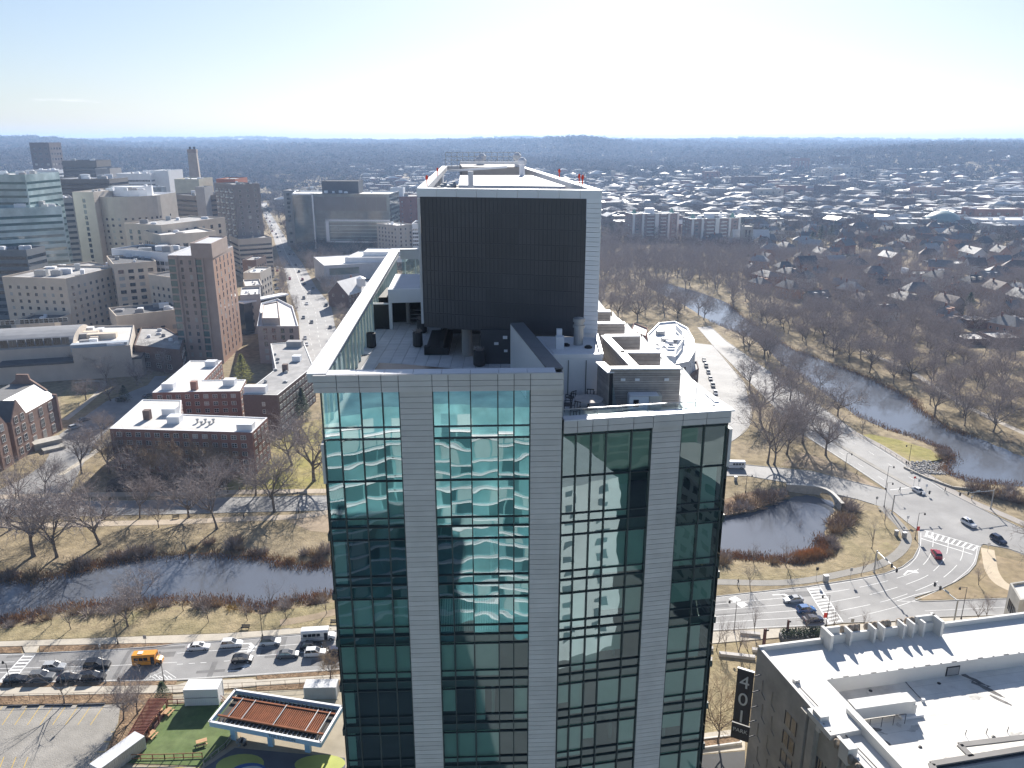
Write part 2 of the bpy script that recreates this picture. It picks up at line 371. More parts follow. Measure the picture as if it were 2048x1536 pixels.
# ---------------------------------------------------------------- roads
def ribbon_pts(line, wd):
 l = []; r = []
 for i, p in enumerate(line):
  t_ = (Vector(line[min(i + 1, len(line) - 1)]) - Vector(line[max(i - 1, 0)])); t_.z = 0; t_.normalize(); n_ = Vector((-t_.y, t_.x, 0)) * wd / 2
  l.append(Vector(p) + n_); r.append(Vector(p) - n_)
 return l, r
def ribbon(name, line, wd, z, mat, parent=None, thick=0.0):
 l, r = ribbon_pts(line, wd); b = MB()
 for i in range(len(l) - 1):
  b.poly([(r[i].x, r[i].y, z), (r[i + 1].x, r[i + 1].y, z), (l[i + 1].x, l[i + 1].y, z), (l[i].x, l[i].y, z)])
  if thick:
   for q in (l, r): b.poly([(q[i].x, q[i].y, z), (q[i + 1].x, q[i + 1].y, z), (q[i + 1].x, q[i + 1].y, z - thick), (q[i].x, q[i].y, z - thick)])
 return b.build(name, mat, parent)
def kerb(parent, line, h=.14, wd=.2, z0=0.0):
 b = MB(); line = [Vector(p) for p in line]; l, r = ribbon_pts(line, wd)
 for i in range(len(line) - 1):
  for q, s_ in ((l, 1), (r, -1)):
   f = [(q[i].x, q[i].y, z0 - .3), (q[i + 1].x, q[i + 1].y, z0 - .3), (q[i + 1].x, q[i + 1].y, h), (q[i].x, q[i].y, h)]
   b.poly(f if s_ < 0 else f[::-1])
  b.poly([(r[i].x, r[i].y, h), (r[i + 1].x, r[i + 1].y, h), (l[i + 1].x, l[i + 1].y, h), (l[i].x, l[i].y, h)])
 return b.build('kerb', kerbstone, parent)
NOGO = []
def road(name, pts, z=.03, mat=asphalt):
 NOGO.append([(p[0], p[1]) for p in pts])
 return slab(name, pts, -1.0, z, mat, kind='structure')
far_px = [(-420, 1317), (-260, 1312), (0, 1308), (72, 1307), (210, 1300.6), (306, 1294), (350, 1288.6), (448, 1282), (680, 1262), (1050, 1228), (1425, 1194), (1615, 1173), (1716, 1157.5), (1770, 1147), (1804, 1134), (1826, 1117), (1838, 1094), (1837, 1062)]
near_px = [(-420, 1372), (-260, 1369), (0, 1366), (219, 1363), (354, 1361), (513, 1351), (681, 1340), (1050, 1300), (1419, 1262), (1647, 1251), (1685, 1246), (1843, 1240), (1852, 1235), (2011, 1230), (2250, 1219)]
inner_px = [(1960, 1094), (1951, 1129), (1937, 1146), (1910, 1164), (1875, 1180), (1827, 1195)]
low_px = [(1832, 1201), (1845, 1203), (2020, 1197), (2250, 1187)]
main = road('main_road', P(far_px) + P(inner_px) + P(low_px) + P(near_px[::-1]))
pkL = [(1395, 655), (1425, 690), (1480, 745), (1551, 816), (1590, 856), (1621, 879), (1700, 930), (1770, 977)]
pkR = [(1420, 652), (1450, 680), (1520, 730), (1600, 785), (1672, 835), (1732, 879), (1815, 930), (1894, 983), (1989, 1031), (2048, 1059), (2250, 1150)]
parkway = road('parkway', P(pkL) + P([(1780, 1018), (1808, 1040), (1837, 1062.5), (1837, 1066), (1960, 1096), (1966, 1089), (2016, 1098), (2048, 1110), (2250, 1190)]) + P(pkR[::-1]), .024)
side = road('side_street', P([(1390, 686), (1425, 690), (1489, 767), (1502, 816), (1499, 850), (1475, 875), (1440, 895), (1300, 905), (1330, 760)]), .018)
vroad = road('park_road', P([(900, 955), (1300, 912), (1450, 923), (1495, 930), (1621, 942), (1772, 980), (1782, 1020), (1748, 1009), (1716, 999), (1577, 966), (1495, 952), (1300, 952), (900, 1000)]), .015)
fen = road('fenway_road', P([(-420, 1018), (-200, 1012), (0, 1007), (137, 1003), (273, 1002), (478, 995), (653, 991.6), (1000, 960), (1000, 1000), (649, 1020.6), (307, 1029), (154, 1032), (0, 1034), (-200, 1036), (-420, 1040)]), .021)
avL = [(632, 775), (612, 725), (600, 680), (597, 630), (575, 575), (572, 550), (560, 520), (547, 475), (525, 425), (519, 395), (514, 372)]
avR = [(700, 775), (688, 725), (675, 677), (662, 610), (632, 575), (605, 527), (585, 500), (560, 457), (540, 425), (528, 392), (520, 372)]
avenue = road('avenue', P(avL) + P(avR[::-1]), .02)
drive = road('school_drive', P([(-60, 1006), (40, 960), (87, 930), (120, 868), (212, 803), (295, 770), (310, 752), (335, 752), (300, 792), (250, 828), (190, 885), (160, 940), (130, 1004)]), .012)
kerb(main, P(far_px[3:]), .14); kerb(main, P(far_px[:3]), .14); kerb(main, P(near_px), .14); kerb(main, P(inner_px + low_px), .14)
kerb(parkway, P(pkL), .14); kerb(parkway, P(pkR), .14); kerb(parkway, P([(1784, 1020), (1808, 1040), (1835, 1060)]), .14); kerb(parkway, P([(1962, 1090), (1966, 1088), (2016, 1097), (2048, 1108), (2200, 1165)]), .14)
kerb(side, smoothline(P([(1425, 690), (1489, 767), (1502, 816), (1499, 850), (1475, 875), (1440, 895)])), .14)
kerb(fen, P([(-200, 1012), (0, 1007), (137, 1003), (273, 1002), (478, 995), (653, 991.6)])); kerb(fen, P([(-200, 1036), (0, 1034), (154, 1032), (307, 1029), (649, 1020.6)]))
kerb(vroad, P([(1450, 923), (1495, 930), (1621, 942), (1764, 978)])); kerb(vroad, P([(1748, 1009), (1716, 999), (1577, 966), (1495, 952), (1300, 952)]))
# centre island of the parkway
isl = smoothline(P([(1640, 870), (1671, 886), (1740, 928), (1800, 962), (1826, 976)]))
ribbon('median', isl, 1.6, .15, asphalt_lot, parkway, .2)
# painted lines: each run a sheet of its own
def mark(parent, line, wd=.15, z=.042, mat=paint_w, name='lane_line'): return ribbon(name, line, wd, z, mat, parent)
def lerp_line(a, b, t): return [Vector(p) * (1 - t) + Vector(q) * t for p, q in zip(a, b)]
fx = [(-260, 1312), (0, 1308), (219, 1300), (354, 1288), (513, 1276), (681, 1262), (1050, 1228), (1425, 1194), (1600, 1175)]
nx = [(-260, 1369), (0, 1366), (219, 1363), (354, 1361), (513, 1351), (681, 1340), (1050, 1300), (1419, 1262), (1610, 1253)]
A = P(fx); B = P(nx)
for t_ in (.03, .97): mark(main, lerp_line(A, B, t_), .12)
for t_, a_, b_ in ((.52, 1, 4), (.66, 1, 3), (.27, 3, 6), (.50, 4, 6), (.24, 6, 9), (.42, 6, 9), (.60, 6, 9), (.78, 6, 9)): mark(main, lerp_line(A, B, t_)[a_:b_], .14)
def dashes(parent, line, dl=3.0, gap=4.0, wd=.14, z=.042):
 acc = 0.0; on = None
 for i in range(len(line) - 1):
  a = Vector(line[i]); b = Vector(line[i + 1]); L_ = (b - a).length; s_ = 0
  while s_ < L_:
   ph = (acc + s_) % (dl + gap)
   if ph < .01 or s_ == 0 and ph < dl:
    e = min(L_, s_ + dl - ph); mark(parent, [a + (b - a) * (s_ / L_), a + (b - a) * (e / L_)], wd, z); s_ = e + .001
   else: s_ += max((dl + gap) - ph, .02)
  acc += L_
dashes(main, lerp_line(A, B, .58)[3:5], 1.2, 1.2); dashes(main, lerp_line(A, B, .3)[1:3], 3, 5)
Cc = P([(1615, 1173), (1716, 1157.5), (1796, 1138.5), (1826, 1117), (1836, 1092), (1837, 1064)]); Dd = P([(1700, 1240), (1800, 1215), (1885, 1180), (1922, 1157), (1951, 1129), (1960, 1098)])
for t_ in (.25, .5, .75): dashes(main, smoothline(lerp_line(Cc, Dd, t_)), 9, 3)
for t_ in (.04, .96): mark(main, smoothline(lerp_line(Cc, Dd, t_)), .13)
mark(main, P([(1790, 1203), (1830, 1190), (1862, 1183)])); mark(main, P([(1838, 1204), (1792, 1202)])); mark(main, P([(1850, 1222), (2020, 1214)]), .12)
pa = P([(1590, 856), (1621, 879), (1700, 930), (1770, 977)]); pb = P([(1640, 866), (1671, 888), (1740, 930), (1800, 965)])
dashes(parkway, lerp_line(pa, pb, .5), 3, 8); pc = P([(1732, 879), (1790, 914), (1840, 948), (1894, 983)]); pd = P([(1672, 884), (1735, 924), (1790, 956), (1830, 978)])
dashes(parkway, lerp_line(pc, pd, .5), 3, 8); mark(parkway, lerp_line(pc, pd, .08), .12); mark(parkway, lerp_line(pa, pb, .08), .12)
mark(parkway, P([(1780, 980), (1822, 975)]), .3)
def crosswalk(parent, a0, a1, b0, b1, n, z=.044):
 """ladder crossing: two long edges a and b (pixel ends) and n rungs"""
 a0, a1, b0, b1 = P([a0, a1, b0, b1]); mark(parent, [a0, a1], .25, z, name='crosswalk_edge'); mark(parent, [b0, b1], .25, z, name='crosswalk_edge')
 for i in range(n):
  t_ = (i + .5) / n; p = a0.lerp(a1, t_); q = b0.lerp(b1, t_); mark(parent, [p, q], .5, z - .004, name='crosswalk_bar')
crosswalk(main, (48, 1310), (-4, 1366), (70, 1310), (24, 1364), 8)
crosswalk(main, (1614, 1176), (1660, 1250), (1640, 1174), (1686, 1244), 12)
crosswalk(main, (1846, 1072), (1950, 1102), (1850, 1061), (1962, 1094), 10)
mark(main, P([(1842, 1077), (1945, 1109)]), .35)
for px_, py_ in ((1466, 1200), (1480, 1210)): mark(main, P([(px_ - 2, py_ - 5), (px_ + 10, py_ + 3)]), 2.2, name='stop_block')
ARW = [(-.12, -1.6), (.12, -1.6), (.12, .2), (.5, .2), (0, 1.4), (-.5, .2), (-.12, .2)]
def arrow(parent, px, py, ang, turn=0, s=1.0):
 """ang: heading on the ground; turn bends the head"""
 c = at(px, py); pts = [(x * s, y * s) for x, y in ARW]
 if turn: pts = [(-.12 * s, -1.6 * s), (.12 * s, -1.6 * s), (.12 * s, 0), (.7 * s * turn, .5 * s), (.7 * s * turn, .1 * s), (1.6 * s * turn, .8 * s), (.7 * s * turn, 1.5 * s), (.7 * s * turn, 1.0 * s), (-.12 * s, .4 * s)]
 sheet('turn_arrow', [(c.x + x * cos(ang) - y * sin(ang), c.y + x * sin(ang) + y * cos(ang)) for x, y in pts], .045, paint_w, parent)
HEAD = (B[5] - B[3]).to_2d(); RA = atan2(HEAD.y, HEAD.x)                # along the main road, eastward
arrow(main, 497, 1287, RA - pi / 2, 1, 1.5); arrow(main, 492, 1302, RA - pi / 2, 0, 1.5); arrow(main, 478, 1341, RA - pi / 2, -1, 1.5)
arrow(main, 1565, 1189, RA - pi / 2, 1, 1.6); arrow(main, 1815, 1143, RA - .9, 1, 1.5); arrow(main, 1862, 1075, .2, 0, 1.3)
tarp = M('asphalt_patch', (.165, .162, .16), .8, .2, .4)
for k in range(26):
 i = R.choice([1, 2, 3, 4, 6, 7]); u, t_ = R.random(), R.uniform(.08, .9); p = A[i].lerp(A[i + 1], u).lerp(B[i].lerp(B[i + 1], u), t_); a_ = RA + R.choice([0, 0, pi / 2]); l_, w_ = R.uniform(1.2, 7), R.uniform(.25, 1.3)
 sheet('asphalt_patch', [(p.x + x * cos(a_) - y * sin(a_), p.y + x * sin(a_) + y * cos(a_)) for x, y in ((-l_, -w_), (l_, -w_), (l_, w_), (-l_, w_))], .033 + .0002 * k, tarp, main)
# hatched nose by the bus
for k in range(5): mark(main, P([(300 + 9 * k, 1352 - 3 * (k % 2)), (312 + 8 * k, 1358)]), .18)
mark(main, P([(290, 1360), (330, 1341), (352, 1356)]), .15)
# yellow bay lines of the parking lot, avenue lane lines
lot = slab('parking_lot', P([(-320, 1424), (0, 1413), (241, 1409), (236, 1446), (212, 1500), (178, 1640), (-320, 1640)]), -1, .02, asphalt_lot, kind='structure')
for k in range(10): mark(lot, P([(-20 + 25.2 * k, 1412.5), (-46 + 25.2 * k, 1450)]), .13, .03, paint_y, 'bay_line')
for k in range(5): mark(lot, P([(20 + 24 * k - 60, 1514), (2 + 24 * k - 60, 1560)]), .13, .03, paint_y, 'bay_line')
for k in range(4): mark(lot, P([(222 - 14 * k, 1464 + 20 * k), (248 - 18 * k, 1464 + 20 * k)]), .13, .03, paint_y, 'bay_line')
AVA = P(avL[1:]); AVB = P(avR[1:])
mark(avenue, lerp_line(AVA, AVB, .5)[3:], .2, .03, paint_w); dashes(avenue, lerp_line(AVA, AVB, .5)[:4], 5, 6, .15, .03); dashes(avenue, lerp_line(AVA, AVB, .27)[:6], 4, 8, .15, .03); dashes(avenue, lerp_line(AVA, AVB, .75)[:6], 4, 8, .15, .03)

# ---------------------------------------------------------------- pavements, paths, verges
def walk(name, pts, z=.16, mat=concrete): return slab(name, P(pts), -.6, z, mat, kind='structure')
walk('pavement_park_side', [(-420, 1294), (-260, 1289), (0, 1284), (448, 1268), (675, 1252), (1000, 1222), (1000, 1231), (680, 1260.5), (448, 1280.5), (350, 1287), (270, 1287.5), (0, 1294), (-260, 1299), (-420, 1304)])
walk('verge_park_side', [(-420, 1305), (-260, 1300), (0, 1295), (44, 1294), (44, 1306), (0, 1307), (-260, 1311), (-420, 1316)], .13, litter)
walk('verge_park_side', [(80, 1293), (270, 1288.5), (346, 1288), (306, 1293), (210, 1299.6), (80, 1305.5)], .13, litter)
walk('pavement_crossing', [(45, 1294), (79, 1293), (72, 1306.2), (50, 1306.5)], .15)
walk('pavement_lot_side', [(-420, 1381), (0, 1377), (354, 1371), (376, 1364), (505, 1358), (513, 1361), (681, 1350), (900, 1328), (900, 1340), (681, 1362), (513, 1373), (354, 1386), (0, 1393), (-420, 1398)])
walk('verge_lot_side', [(-420, 1374), (0, 1367.5), (219, 1364.5), (354, 1362.5), (350, 1370), (0, 1376), (-420, 1380)], .13, litter)
walk('verge_lot_side', [(513, 1352.5), (681, 1341.5), (900, 1318), (900, 1327), (681, 1349), (515, 1360)], .13, litter)
walk('planting_bed', [(-420, 1399), (0, 1394), (270, 1388), (345, 1387), (345, 1398), (242, 1407), (0, 1411), (-420, 1418)], .1, litter)
walk('planting_bed', [(513, 1374), (681, 1363), (690, 1375), (513, 1382)], .1, litter)
walk('planting_bed', [(243, 1409), (325, 1396), (262, 1484), (222, 1545), (184, 1640), (180, 1640), (214, 1502), (238, 1448)], .09, litter)
turf = walk('turf_court', [(327, 1411), (440, 1404), (474, 1412), (474, 1450), (462, 1484), (402, 1532), (252, 1526), (268, 1482)], .07, turfm)
plaza = walk('plaza', [(346, 1390), (513, 1383), (692, 1376), (720, 1640), (180, 1640), (222, 1547), (250, 1530), (403, 1535), (465, 1486), (477, 1450), (477, 1408), (440, 1402), (346, 1408)], .05, M('plaza_slab', (.33, .29, .22), .85, .12, .4, .2, c2=(.38, .33, .25), cscale=.12, c3=(.36, .24, .12)))
def dab(parent, px, py, rx, ry, mat, z=.06, n=20, rot=0):
 c = at(px, py); sheet('painted_shape', [(c.x + rx * cos(t) * cos(rot) - ry * sin(t) * sin(rot), c.y + rx * cos(t) * sin(rot) + ry * sin(t) * cos(rot)) for t in [2 * pi * i / n for i in range(n)]], z, mat, parent)
mu_g = M('mural_green', (.42, .45, .12), .8); mu_b = M('mural_blue', (.05, .12, .30), .8); mu_w = M('mural_pale', (.55, .58, .55), .8); mu_y = M('mural_yellow', (.55, .42, .08), .8); mu_d = M('mural_slate', (.11, .12, .14), .8)
sheet('painted_shape', P([(372, 1560), (470, 1496), (690, 1516), (692, 1620), (330, 1620)]), .058, mu_d, plaza)
dab(plaza, 480, 1530, 4.2, 2.6, mu_g, .066); dab(plaza, 496, 1545, 3.2, 2.2, mu_b, .072); dab(plaza, 500, 1547, 2.6, 1.7, mu_w, .078); dab(plaza, 504, 1550, 2.1, 1.3, mu_b, .084); dab(plaza, 640, 1528, 4.5, 2.2, mu_g, .066)
for px_ in (300, 355, 392): dab(plaza, px_, 1545, 1.9, 1.1, mu_y, .066)
# lawns and bare ground laid over the base
def patch(name, pts, mat, z=.02): return sheet(name, P(pts), z, mat, kind='structure')
patch('lawn', [(-300, 1278), (0, 1258), (60, 1250), (160, 1229), (230, 1225), (345, 1215), (450, 1216), (520, 1230), (600, 1215), (680, 1203), (900, 1180), (1000, 1176), (1000, 1220), (675, 1250), (448, 1266), (0, 1282), (-300, 1287)], lawnm, .03)
patch('hill_lawn', [(437, 985), (470, 955), (545, 885), (590, 850), (640, 838), (700, 860), (700, 985)], greenlawn, .02)
patch('meadow', [(1690, 876), (1740, 868), (1800, 880), (1862, 900), (1884, 918), (1850, 925), (1812, 922), (1745, 882)], greenlawn, .02)
patch('school_lawn', [(125, 850), (205, 802), (240, 775), (160, 760), (120, 790)], lawnm, .006)
patch('pond_lawn', [(1440, 1128), (1500, 1130), (1600, 1140), (1672, 1120), (1690, 1060), (1720, 1020), (1760, 1022), (1800, 1065), (1800, 1090), (1760, 1115), (1690, 1138), (1590, 1160), (1430, 1158)], lawnm, .02)
patch('island_lawn', [(1846, 1200), (1836, 1196), (1880, 1182), (1926, 1160), (1955, 1130), (1968, 1105), (2250, 1178), (2250, 1184), (2020, 1194)], M('tan_lawn', (.27, .215, .13), .95, .25, .4, .1, c2=(.31, .24, .16), cscale=.06), .035)
patch('pocket_park', [(1400, 1290), (1480, 1283), (1520, 1300), (1500, 1400), (1480, 1492), (1400, 1500), (1380, 1400)], lawnm, .02)
patch('bare_ground', [(575, 1042), (640, 1032), (720, 1024), (900, 1010), (900, 1040), (700, 1070), (620, 1062)], dirt, .025)
patch('bare_ground', [(1600, 905), (1640, 915), (1700, 942), (1762, 976), (1700, 962), (1620, 938), (1560, 930)], dirt, .02)
walk('pocket_park_walk', [(1400, 1266), (1500, 1260), (1650, 1254), (1685, 1250), (1720, 1248), (1720, 1262), (1600, 1272), (1500, 1281), (1400, 1290)], .15)
walk('pavement_corner', [(1700, 1250), (1843, 1243), (1852, 1238), (2011, 1233), (2250, 1224), (2250, 1250), (1700, 1275)], .15)
def path(name, pts, wd, mat=concrete, z=.05):
 o = ribbon(name, smoothline(P(pts)), wd, z, mat, None, .3); o['kind'] = 'structure'
path('path', [(1380, 1168), (1428, 1164), (1542, 1166), (1620, 1160), (1691, 1146), (1745, 1134), (1790, 1112), (1812, 1085), (1806, 1058), (1764, 1014)], 2.6, M('path_asphalt', (.27, .255, .23), .9, .1, .4))
path('path', [(1975, 1098), (1978, 1116), (1985, 1145), (2007, 1170), (2060, 1190)], 3.2, M('path_tan', (.52, .43, .31), .9, .1, .4))
path('path', [(1700, 862), (1760, 892), (1825, 932), (1898, 979), (1945, 1004), (2005, 1029), (2080, 1062)], 3.0, M('path_asphalt2', (.34, .31, .28), .9, .1, .4), .045)
path('path', [(-300, 1056), (-100, 1052), (100, 1050), (263, 1046), (380, 1043), (478, 1038), (580, 1034), (660, 1024)], 3.2, M('path_tan2', (.42, .35, .27), .9, .1, .4))
path('path', [(-200, 998), (0, 994), (137, 990), (300, 988), (478, 984), (653, 982)], 3.2, M('path_tan3', (.44, .37, .29), .9, .1, .4))
path('path', [(1720, 700), (1813, 738), (1858, 767), (1928, 809), (1990, 840), (2100, 890)], 3.0, M('path_pale', (.40, .36, .31), .9, .1, .4))
path('path', [(560, 1246), (620, 1236), (680, 1222), (760, 1205)], 2.6, dirt)
path('path', [(130, 840), (180, 800), (205, 775), (200, 762), (150, 765)], 2.5, concrete, .02)
path('path', [(120, 950), (175, 915), (220, 880)], 2.2, concrete, .02)

# ---------------------------------------------------------------- the glass apartment tower in the middle
tower = thing('apartment_tower', 'tall teal glass tower with grey panel piers and dark rooftop block in the foreground', 'tower', (0, 60, 0))
tglass = glassmat('tower_glass', (.58, .82, .77), .27, (.80, .97, 1.0), .018, .30)
tglass0 = glassmat('parapet_glass', (.70, .90, .88), .42, (.92, 1.0, 1.0), .004, .32)
tglass_s = glassmat('tower_side_glass', (.55, .72, .70), .2, (.85, .97, 1.0))
screen = glassmat('screen_glass', (.62, .80, .79), .18, (.85, .97, 1.0), .002, .6)
clearg = glassmat('railing_glass', (.82, .93, .92), .10)
tpanel = M('tower_grey_panel', (.47, .455, .445), .5, .08, .6, .45, orand=.06)
tjoint = M('tower_joint', (.035, .035, .04), .8)
mull = M('tower_mullion', (.035, .05, .05), .5, .1, 1, .4)
spand = M('tower_spandrel', (.06, .085, .08), .4, .1, .5, .5)
slabm = M('tower_slab_edge', (.10, .105, .10), .8)
blindm = M('roller_blind', (.70, .74, .68), .9, .08, .6, orand=.12)
blind2 = M('vertical_blind', (.60, .66, .63), .9, .06, .5)
roomw = M('room_wall', (.30, .29, .27), .9, .2, .2)
roomf = M('room_floor', (.16, .13, .10), .7, .2, .3)
screenp = M('dark_screen_panel', (.060, .060, .068), .42, .16, .3, .5, orand=.10)
screenr = M('screen_rail', (.075, .076, .088), .5)
paverm = M('terrace_paver', (.70, .69, .69), .8, .06, 1.2, .2, orand=.06)
A1, U1 = Vector((-11.5, 45.0)), Vector((cos(radians(2.4)), sin(radians(2.4))))
A2, U2 = Vector((3.06, 45.72)), Vector((cos(radians(10.5)), sin(radians(10.5))))
def fpt(A_, U_, t, dep, dz): return Vector((A_.x + U_.x * t - U_.y * dep, A_.y + U_.y * t + U_.x * dep, CAM_Z - dz))
def wt(px, dz=17.8):
 u = (px - 1024) / FPX; k = dz * sin(PITCH)
 return (u * (cos(PITCH) * A2.y + k) - A2.x) / (U2.x - u * cos(PITCH) * U2.y)
LV = [(14.34, 16.66, 17.42, 17.42), (17.42, None, 20.2, 20.2), (20.2, 22.75, 23.37, 24.25), (24.25, 26.85, 27.5, 28.5), (28.5, 30.6, 31.3, 32.0)]
d_ = 32.0
while d_ < 100: LV.append((d_, d_ + 2.1, d_ + 2.8, d_ + 3.55)); d_ += 3.55
bays = [(A1, U1, [(x + 11.5) / U1.x for x in (-11.37, -10.37, -9.05, -7.75, -6.74)], 0), (A1, U1, [(x + 11.5) / U1.x for x in (-4.75, -3.8, -2.49, -.85, .12, 1.1)], 0),
  (A2, U2, [.05] + [wt(p) for p in (1152.5, 1183, 1213, 1264, 1303)], 1), (A2, U2, [wt(p) for p in (1362, 1409, 1454)], 1)]
blind_plan = {(0, 2): [0, 1, 1, 1], (0, 3): [.4, 0, 0, 0], (0, 4): [1, 1, 1, 1], (0, 5): [1, 1, 1, 1], (0, 6): [.35, 0, 0, 0], (0, 7): [.3, 0, 0, 0], (0, 8): [1, 0, 0, 1],
    (1, 2): [1, 0, 1, 0, 1], (1, 3): [0, 0, 0, 0, 0], (1, 4): [2, 2, 2, 0, .6], (1, 5): [1, 1, 1, 0, 0], (1, 6): [.7, 0, .2, 0, 1], (1, 7): [1, 1, 1, 0, 0], (1, 8): [0, 1, 0, 0, 1],
    (2, 2): [0, 0, 0, 1, 0], (2, 3): [0, 0, 1, 1, 1], (2, 4): [1, 1, 0, .6, 1], (2, 5): [0, 1, 1, .5, 0], (2, 6): [.6, 1, 0, 1, 1], (2, 7): [1, 1, .5, 0, 1], (2, 8): [1, 0, 1, 1, 0],
    (3, 2): [0, .4], (3, 3): [1, .4], (3, 4): [.6, .6], (3, 5): [1, .3], (3, 6): [1, 1], (3, 7): [.5, 1], (3, 8): [1, 1]}
def quadf(name, A_, U_, t0, t1, d0, d1, dep, mat, parent, tilt=0.0, thick=0.0):
 a, b, c, d = fpt(A_, U_, t0, dep, d1), fpt(A_, U_, t1, dep, d1), fpt(A_, U_, t1, dep + tilt, d0), fpt(A_, U_, t0, dep + tilt, d0)
 m_ = MB().poly([a, b, c, d])
 if thick:
  q = Vector((-U_.y, U_.x, 0)) * thick; e = [p + q for p in (a, b, c, d)]
  m_ = MB().quads([a, b, c, d] + e, [(0, 1, 2, 3), (7, 6, 5, 4), (0, 4, 5, 1), (1, 5, 6, 2), (2, 6, 7, 3), (3, 7, 4, 0)])
 return m_.build(name, mat, parent)
for bi, (A_, U_, ts, wing) in enumerate(bays):
 lv0 = 1 if wing else 0
 for li in range(lv0, len(LV)):
  wtop, tr_, wb_, nx_ = LV[li]
  if wing and li == 1: wtop = 17.3
  if wtop > 52:                                                   # far below the frame: one sheet per bay and floor
   quadf('window_pane', A_, U_, ts[0], ts[-1], wtop, nx_, .1, tglass, tower); continue
  for ci in range(len(ts) - 1):
   t0, t1 = ts[ci] + .035, ts[ci + 1] - .035
   cuts = [wtop] + ([tr_] if tr_ else []) + [wb_] + ([nx_] if nx_ > wb_ else [])
   for k in range(len(cuts) - 1):
    quadf('window_pane', A_, U_, t0, t1, cuts[k] + .03, cuts[k + 1] - .03, .10 + R.uniform(0, .004), tglass if li else tglass0, tower, R.uniform(-.007, .007))
    if cuts[k] == wb_: quadf('spandrel', A_, U_, t0, t1, wb_ + .02, nx_ - .02, .22, spand, tower)
   if li == 1: quadf('spandrel', A_, U_, t0, t1, 17.4, 20.15, .3, spand, tower)
   bl = blind_plan.get((bi, li), [0] * 9)[ci] if li >= 2 else 0
   if bl == 1: quadf('blind', A_, U_, t0 + .02, t1 - .02, wtop + .05, wb_ - .1, .28, blindm, tower)
   elif bl == 2:
    m_ = MB(); n_ = int((t1 - t0) / .11)
    for k in range(n_):
     a_ = t0 + (t1 - t0) * (k + .1) / n_; b_ = t0 + (t1 - t0) * (k + .85) / n_
     m_.poly([fpt(A_, U_, a_, .30, wb_ - .1), fpt(A_, U_, b_, .26, wb_ - .1), fpt(A_, U_, b_, .26, wtop + .05), fpt(A_, U_, a_, .30, wtop + .05)])
    m_.build('blind', blind2, tower)
   elif 0 < bl < .5: quadf('blind', A_, U_, t0 + .02, t0 + (t1 - t0) * bl * 2, wtop + .05, wb_ - .05, .30, blind2, tower)
   elif bl: quadf('blind', A_, U_, t0 + .02, t1 - .02, wtop + .05, wtop + (wb_ - wtop) * bl, .28, blindm, tower)
 top = 17.0 if wing else 14.3
 for ti, t_ in enumerate(ts):
  m_ = MB(); a = fpt(A_, U_, t_, .04, top); b = fpt(A_, U_, t_, .04, 104)
  m_.box(((a.x + b.x) / 2, (a.y + b.y) / 2, (a.z + b.z) / 2), (.07, .16, a.z - b.z), atan2(U_.y, U_.x)); m_.build('mullion', mull, tower)
 for li in range(lv0, len(LV)):
  for dz_, h_ in [(LV[li][0], .05)] + ([(LV[li][1], .045)] if LV[li][1] else []) + [(LV[li][2], .06)]:
   if dz_ > 60: continue
   a = fpt(A_, U_, ts[0], .05, dz_); b = fpt(A_, U_, ts[-1], .05, dz_)
   MB().bar(a, b, .13, h_).build('transom', mull, tower)
# grey panel piers: every course is its own panel
for (A_, U_, t0, t1, dtop) in ((A1, U1, (-6.74 + 11.5) / U1.x, (-4.75 + 11.5) / U1.x, 14.36), (A1, U1, (1.1 + 11.5) / U1.x, (3.06 + 11.5) / U1.x, 14.36), (A2, U2, wt(1303), wt(1362), 17.2)):
 quadf('pier', A_, U_, t0 + .04, t1 - .04, dtop - .1, 104, .06, tjoint, tower, thick=.5)
 d_ = dtop; me_p = None
 while d_ < 52:
  if me_p is None:
   p_ = quadf('pier_panel', A_, U_, t0 + .03, t1 - .03, d_ + .012, d_ + .357 - .012, -.06, tpanel, tower, thick=.08); me_p = p_.data; z0_ = d_
  else: inst('pier_panel', me_p, tower, (0, 0, z0_ - d_))
  d_ += .357
 quadf('pier_panel', A_, U_, t0 + .03, t1 - .03, d_ + .012, 104, -.06, tpanel, tower, thick=.08)
# fascia panels of the parapets
for (A_, U_, xs, rows) in ((A1, U1, [-.25] + [(x + 11.5) / U1.x for x in (-10.37, -9.05, -7.75, -6.74, -4.75, -3.8, -2.49, -.85, .12, 1.1, 3.08)], (13.27, 13.68, 14.03, 14.36)),
       (A2, U2, [.06] + [wt(p) for p in (1152.5, 1183, 1213, 1264, 1303, 1362, 1409)] + [wt(1461, 16.4)], (16.40, 16.82, 17.2))):
 quadf('fascia_back', A_, U_, xs[0] + .05, xs[-1] - .05, rows[0] + .12, rows[-1] - .03, -.02, tjoint, tower, thick=.4)
 for i in range(len(xs) - 1):
  for k in range(len(rows) - 1):
   quadf('fascia_panel', A_, U_, xs[i] + .018, xs[i + 1] - .018, rows[k] + .012, rows[k + 1] - .012, -.20, tpanel, tower, thick=.15)
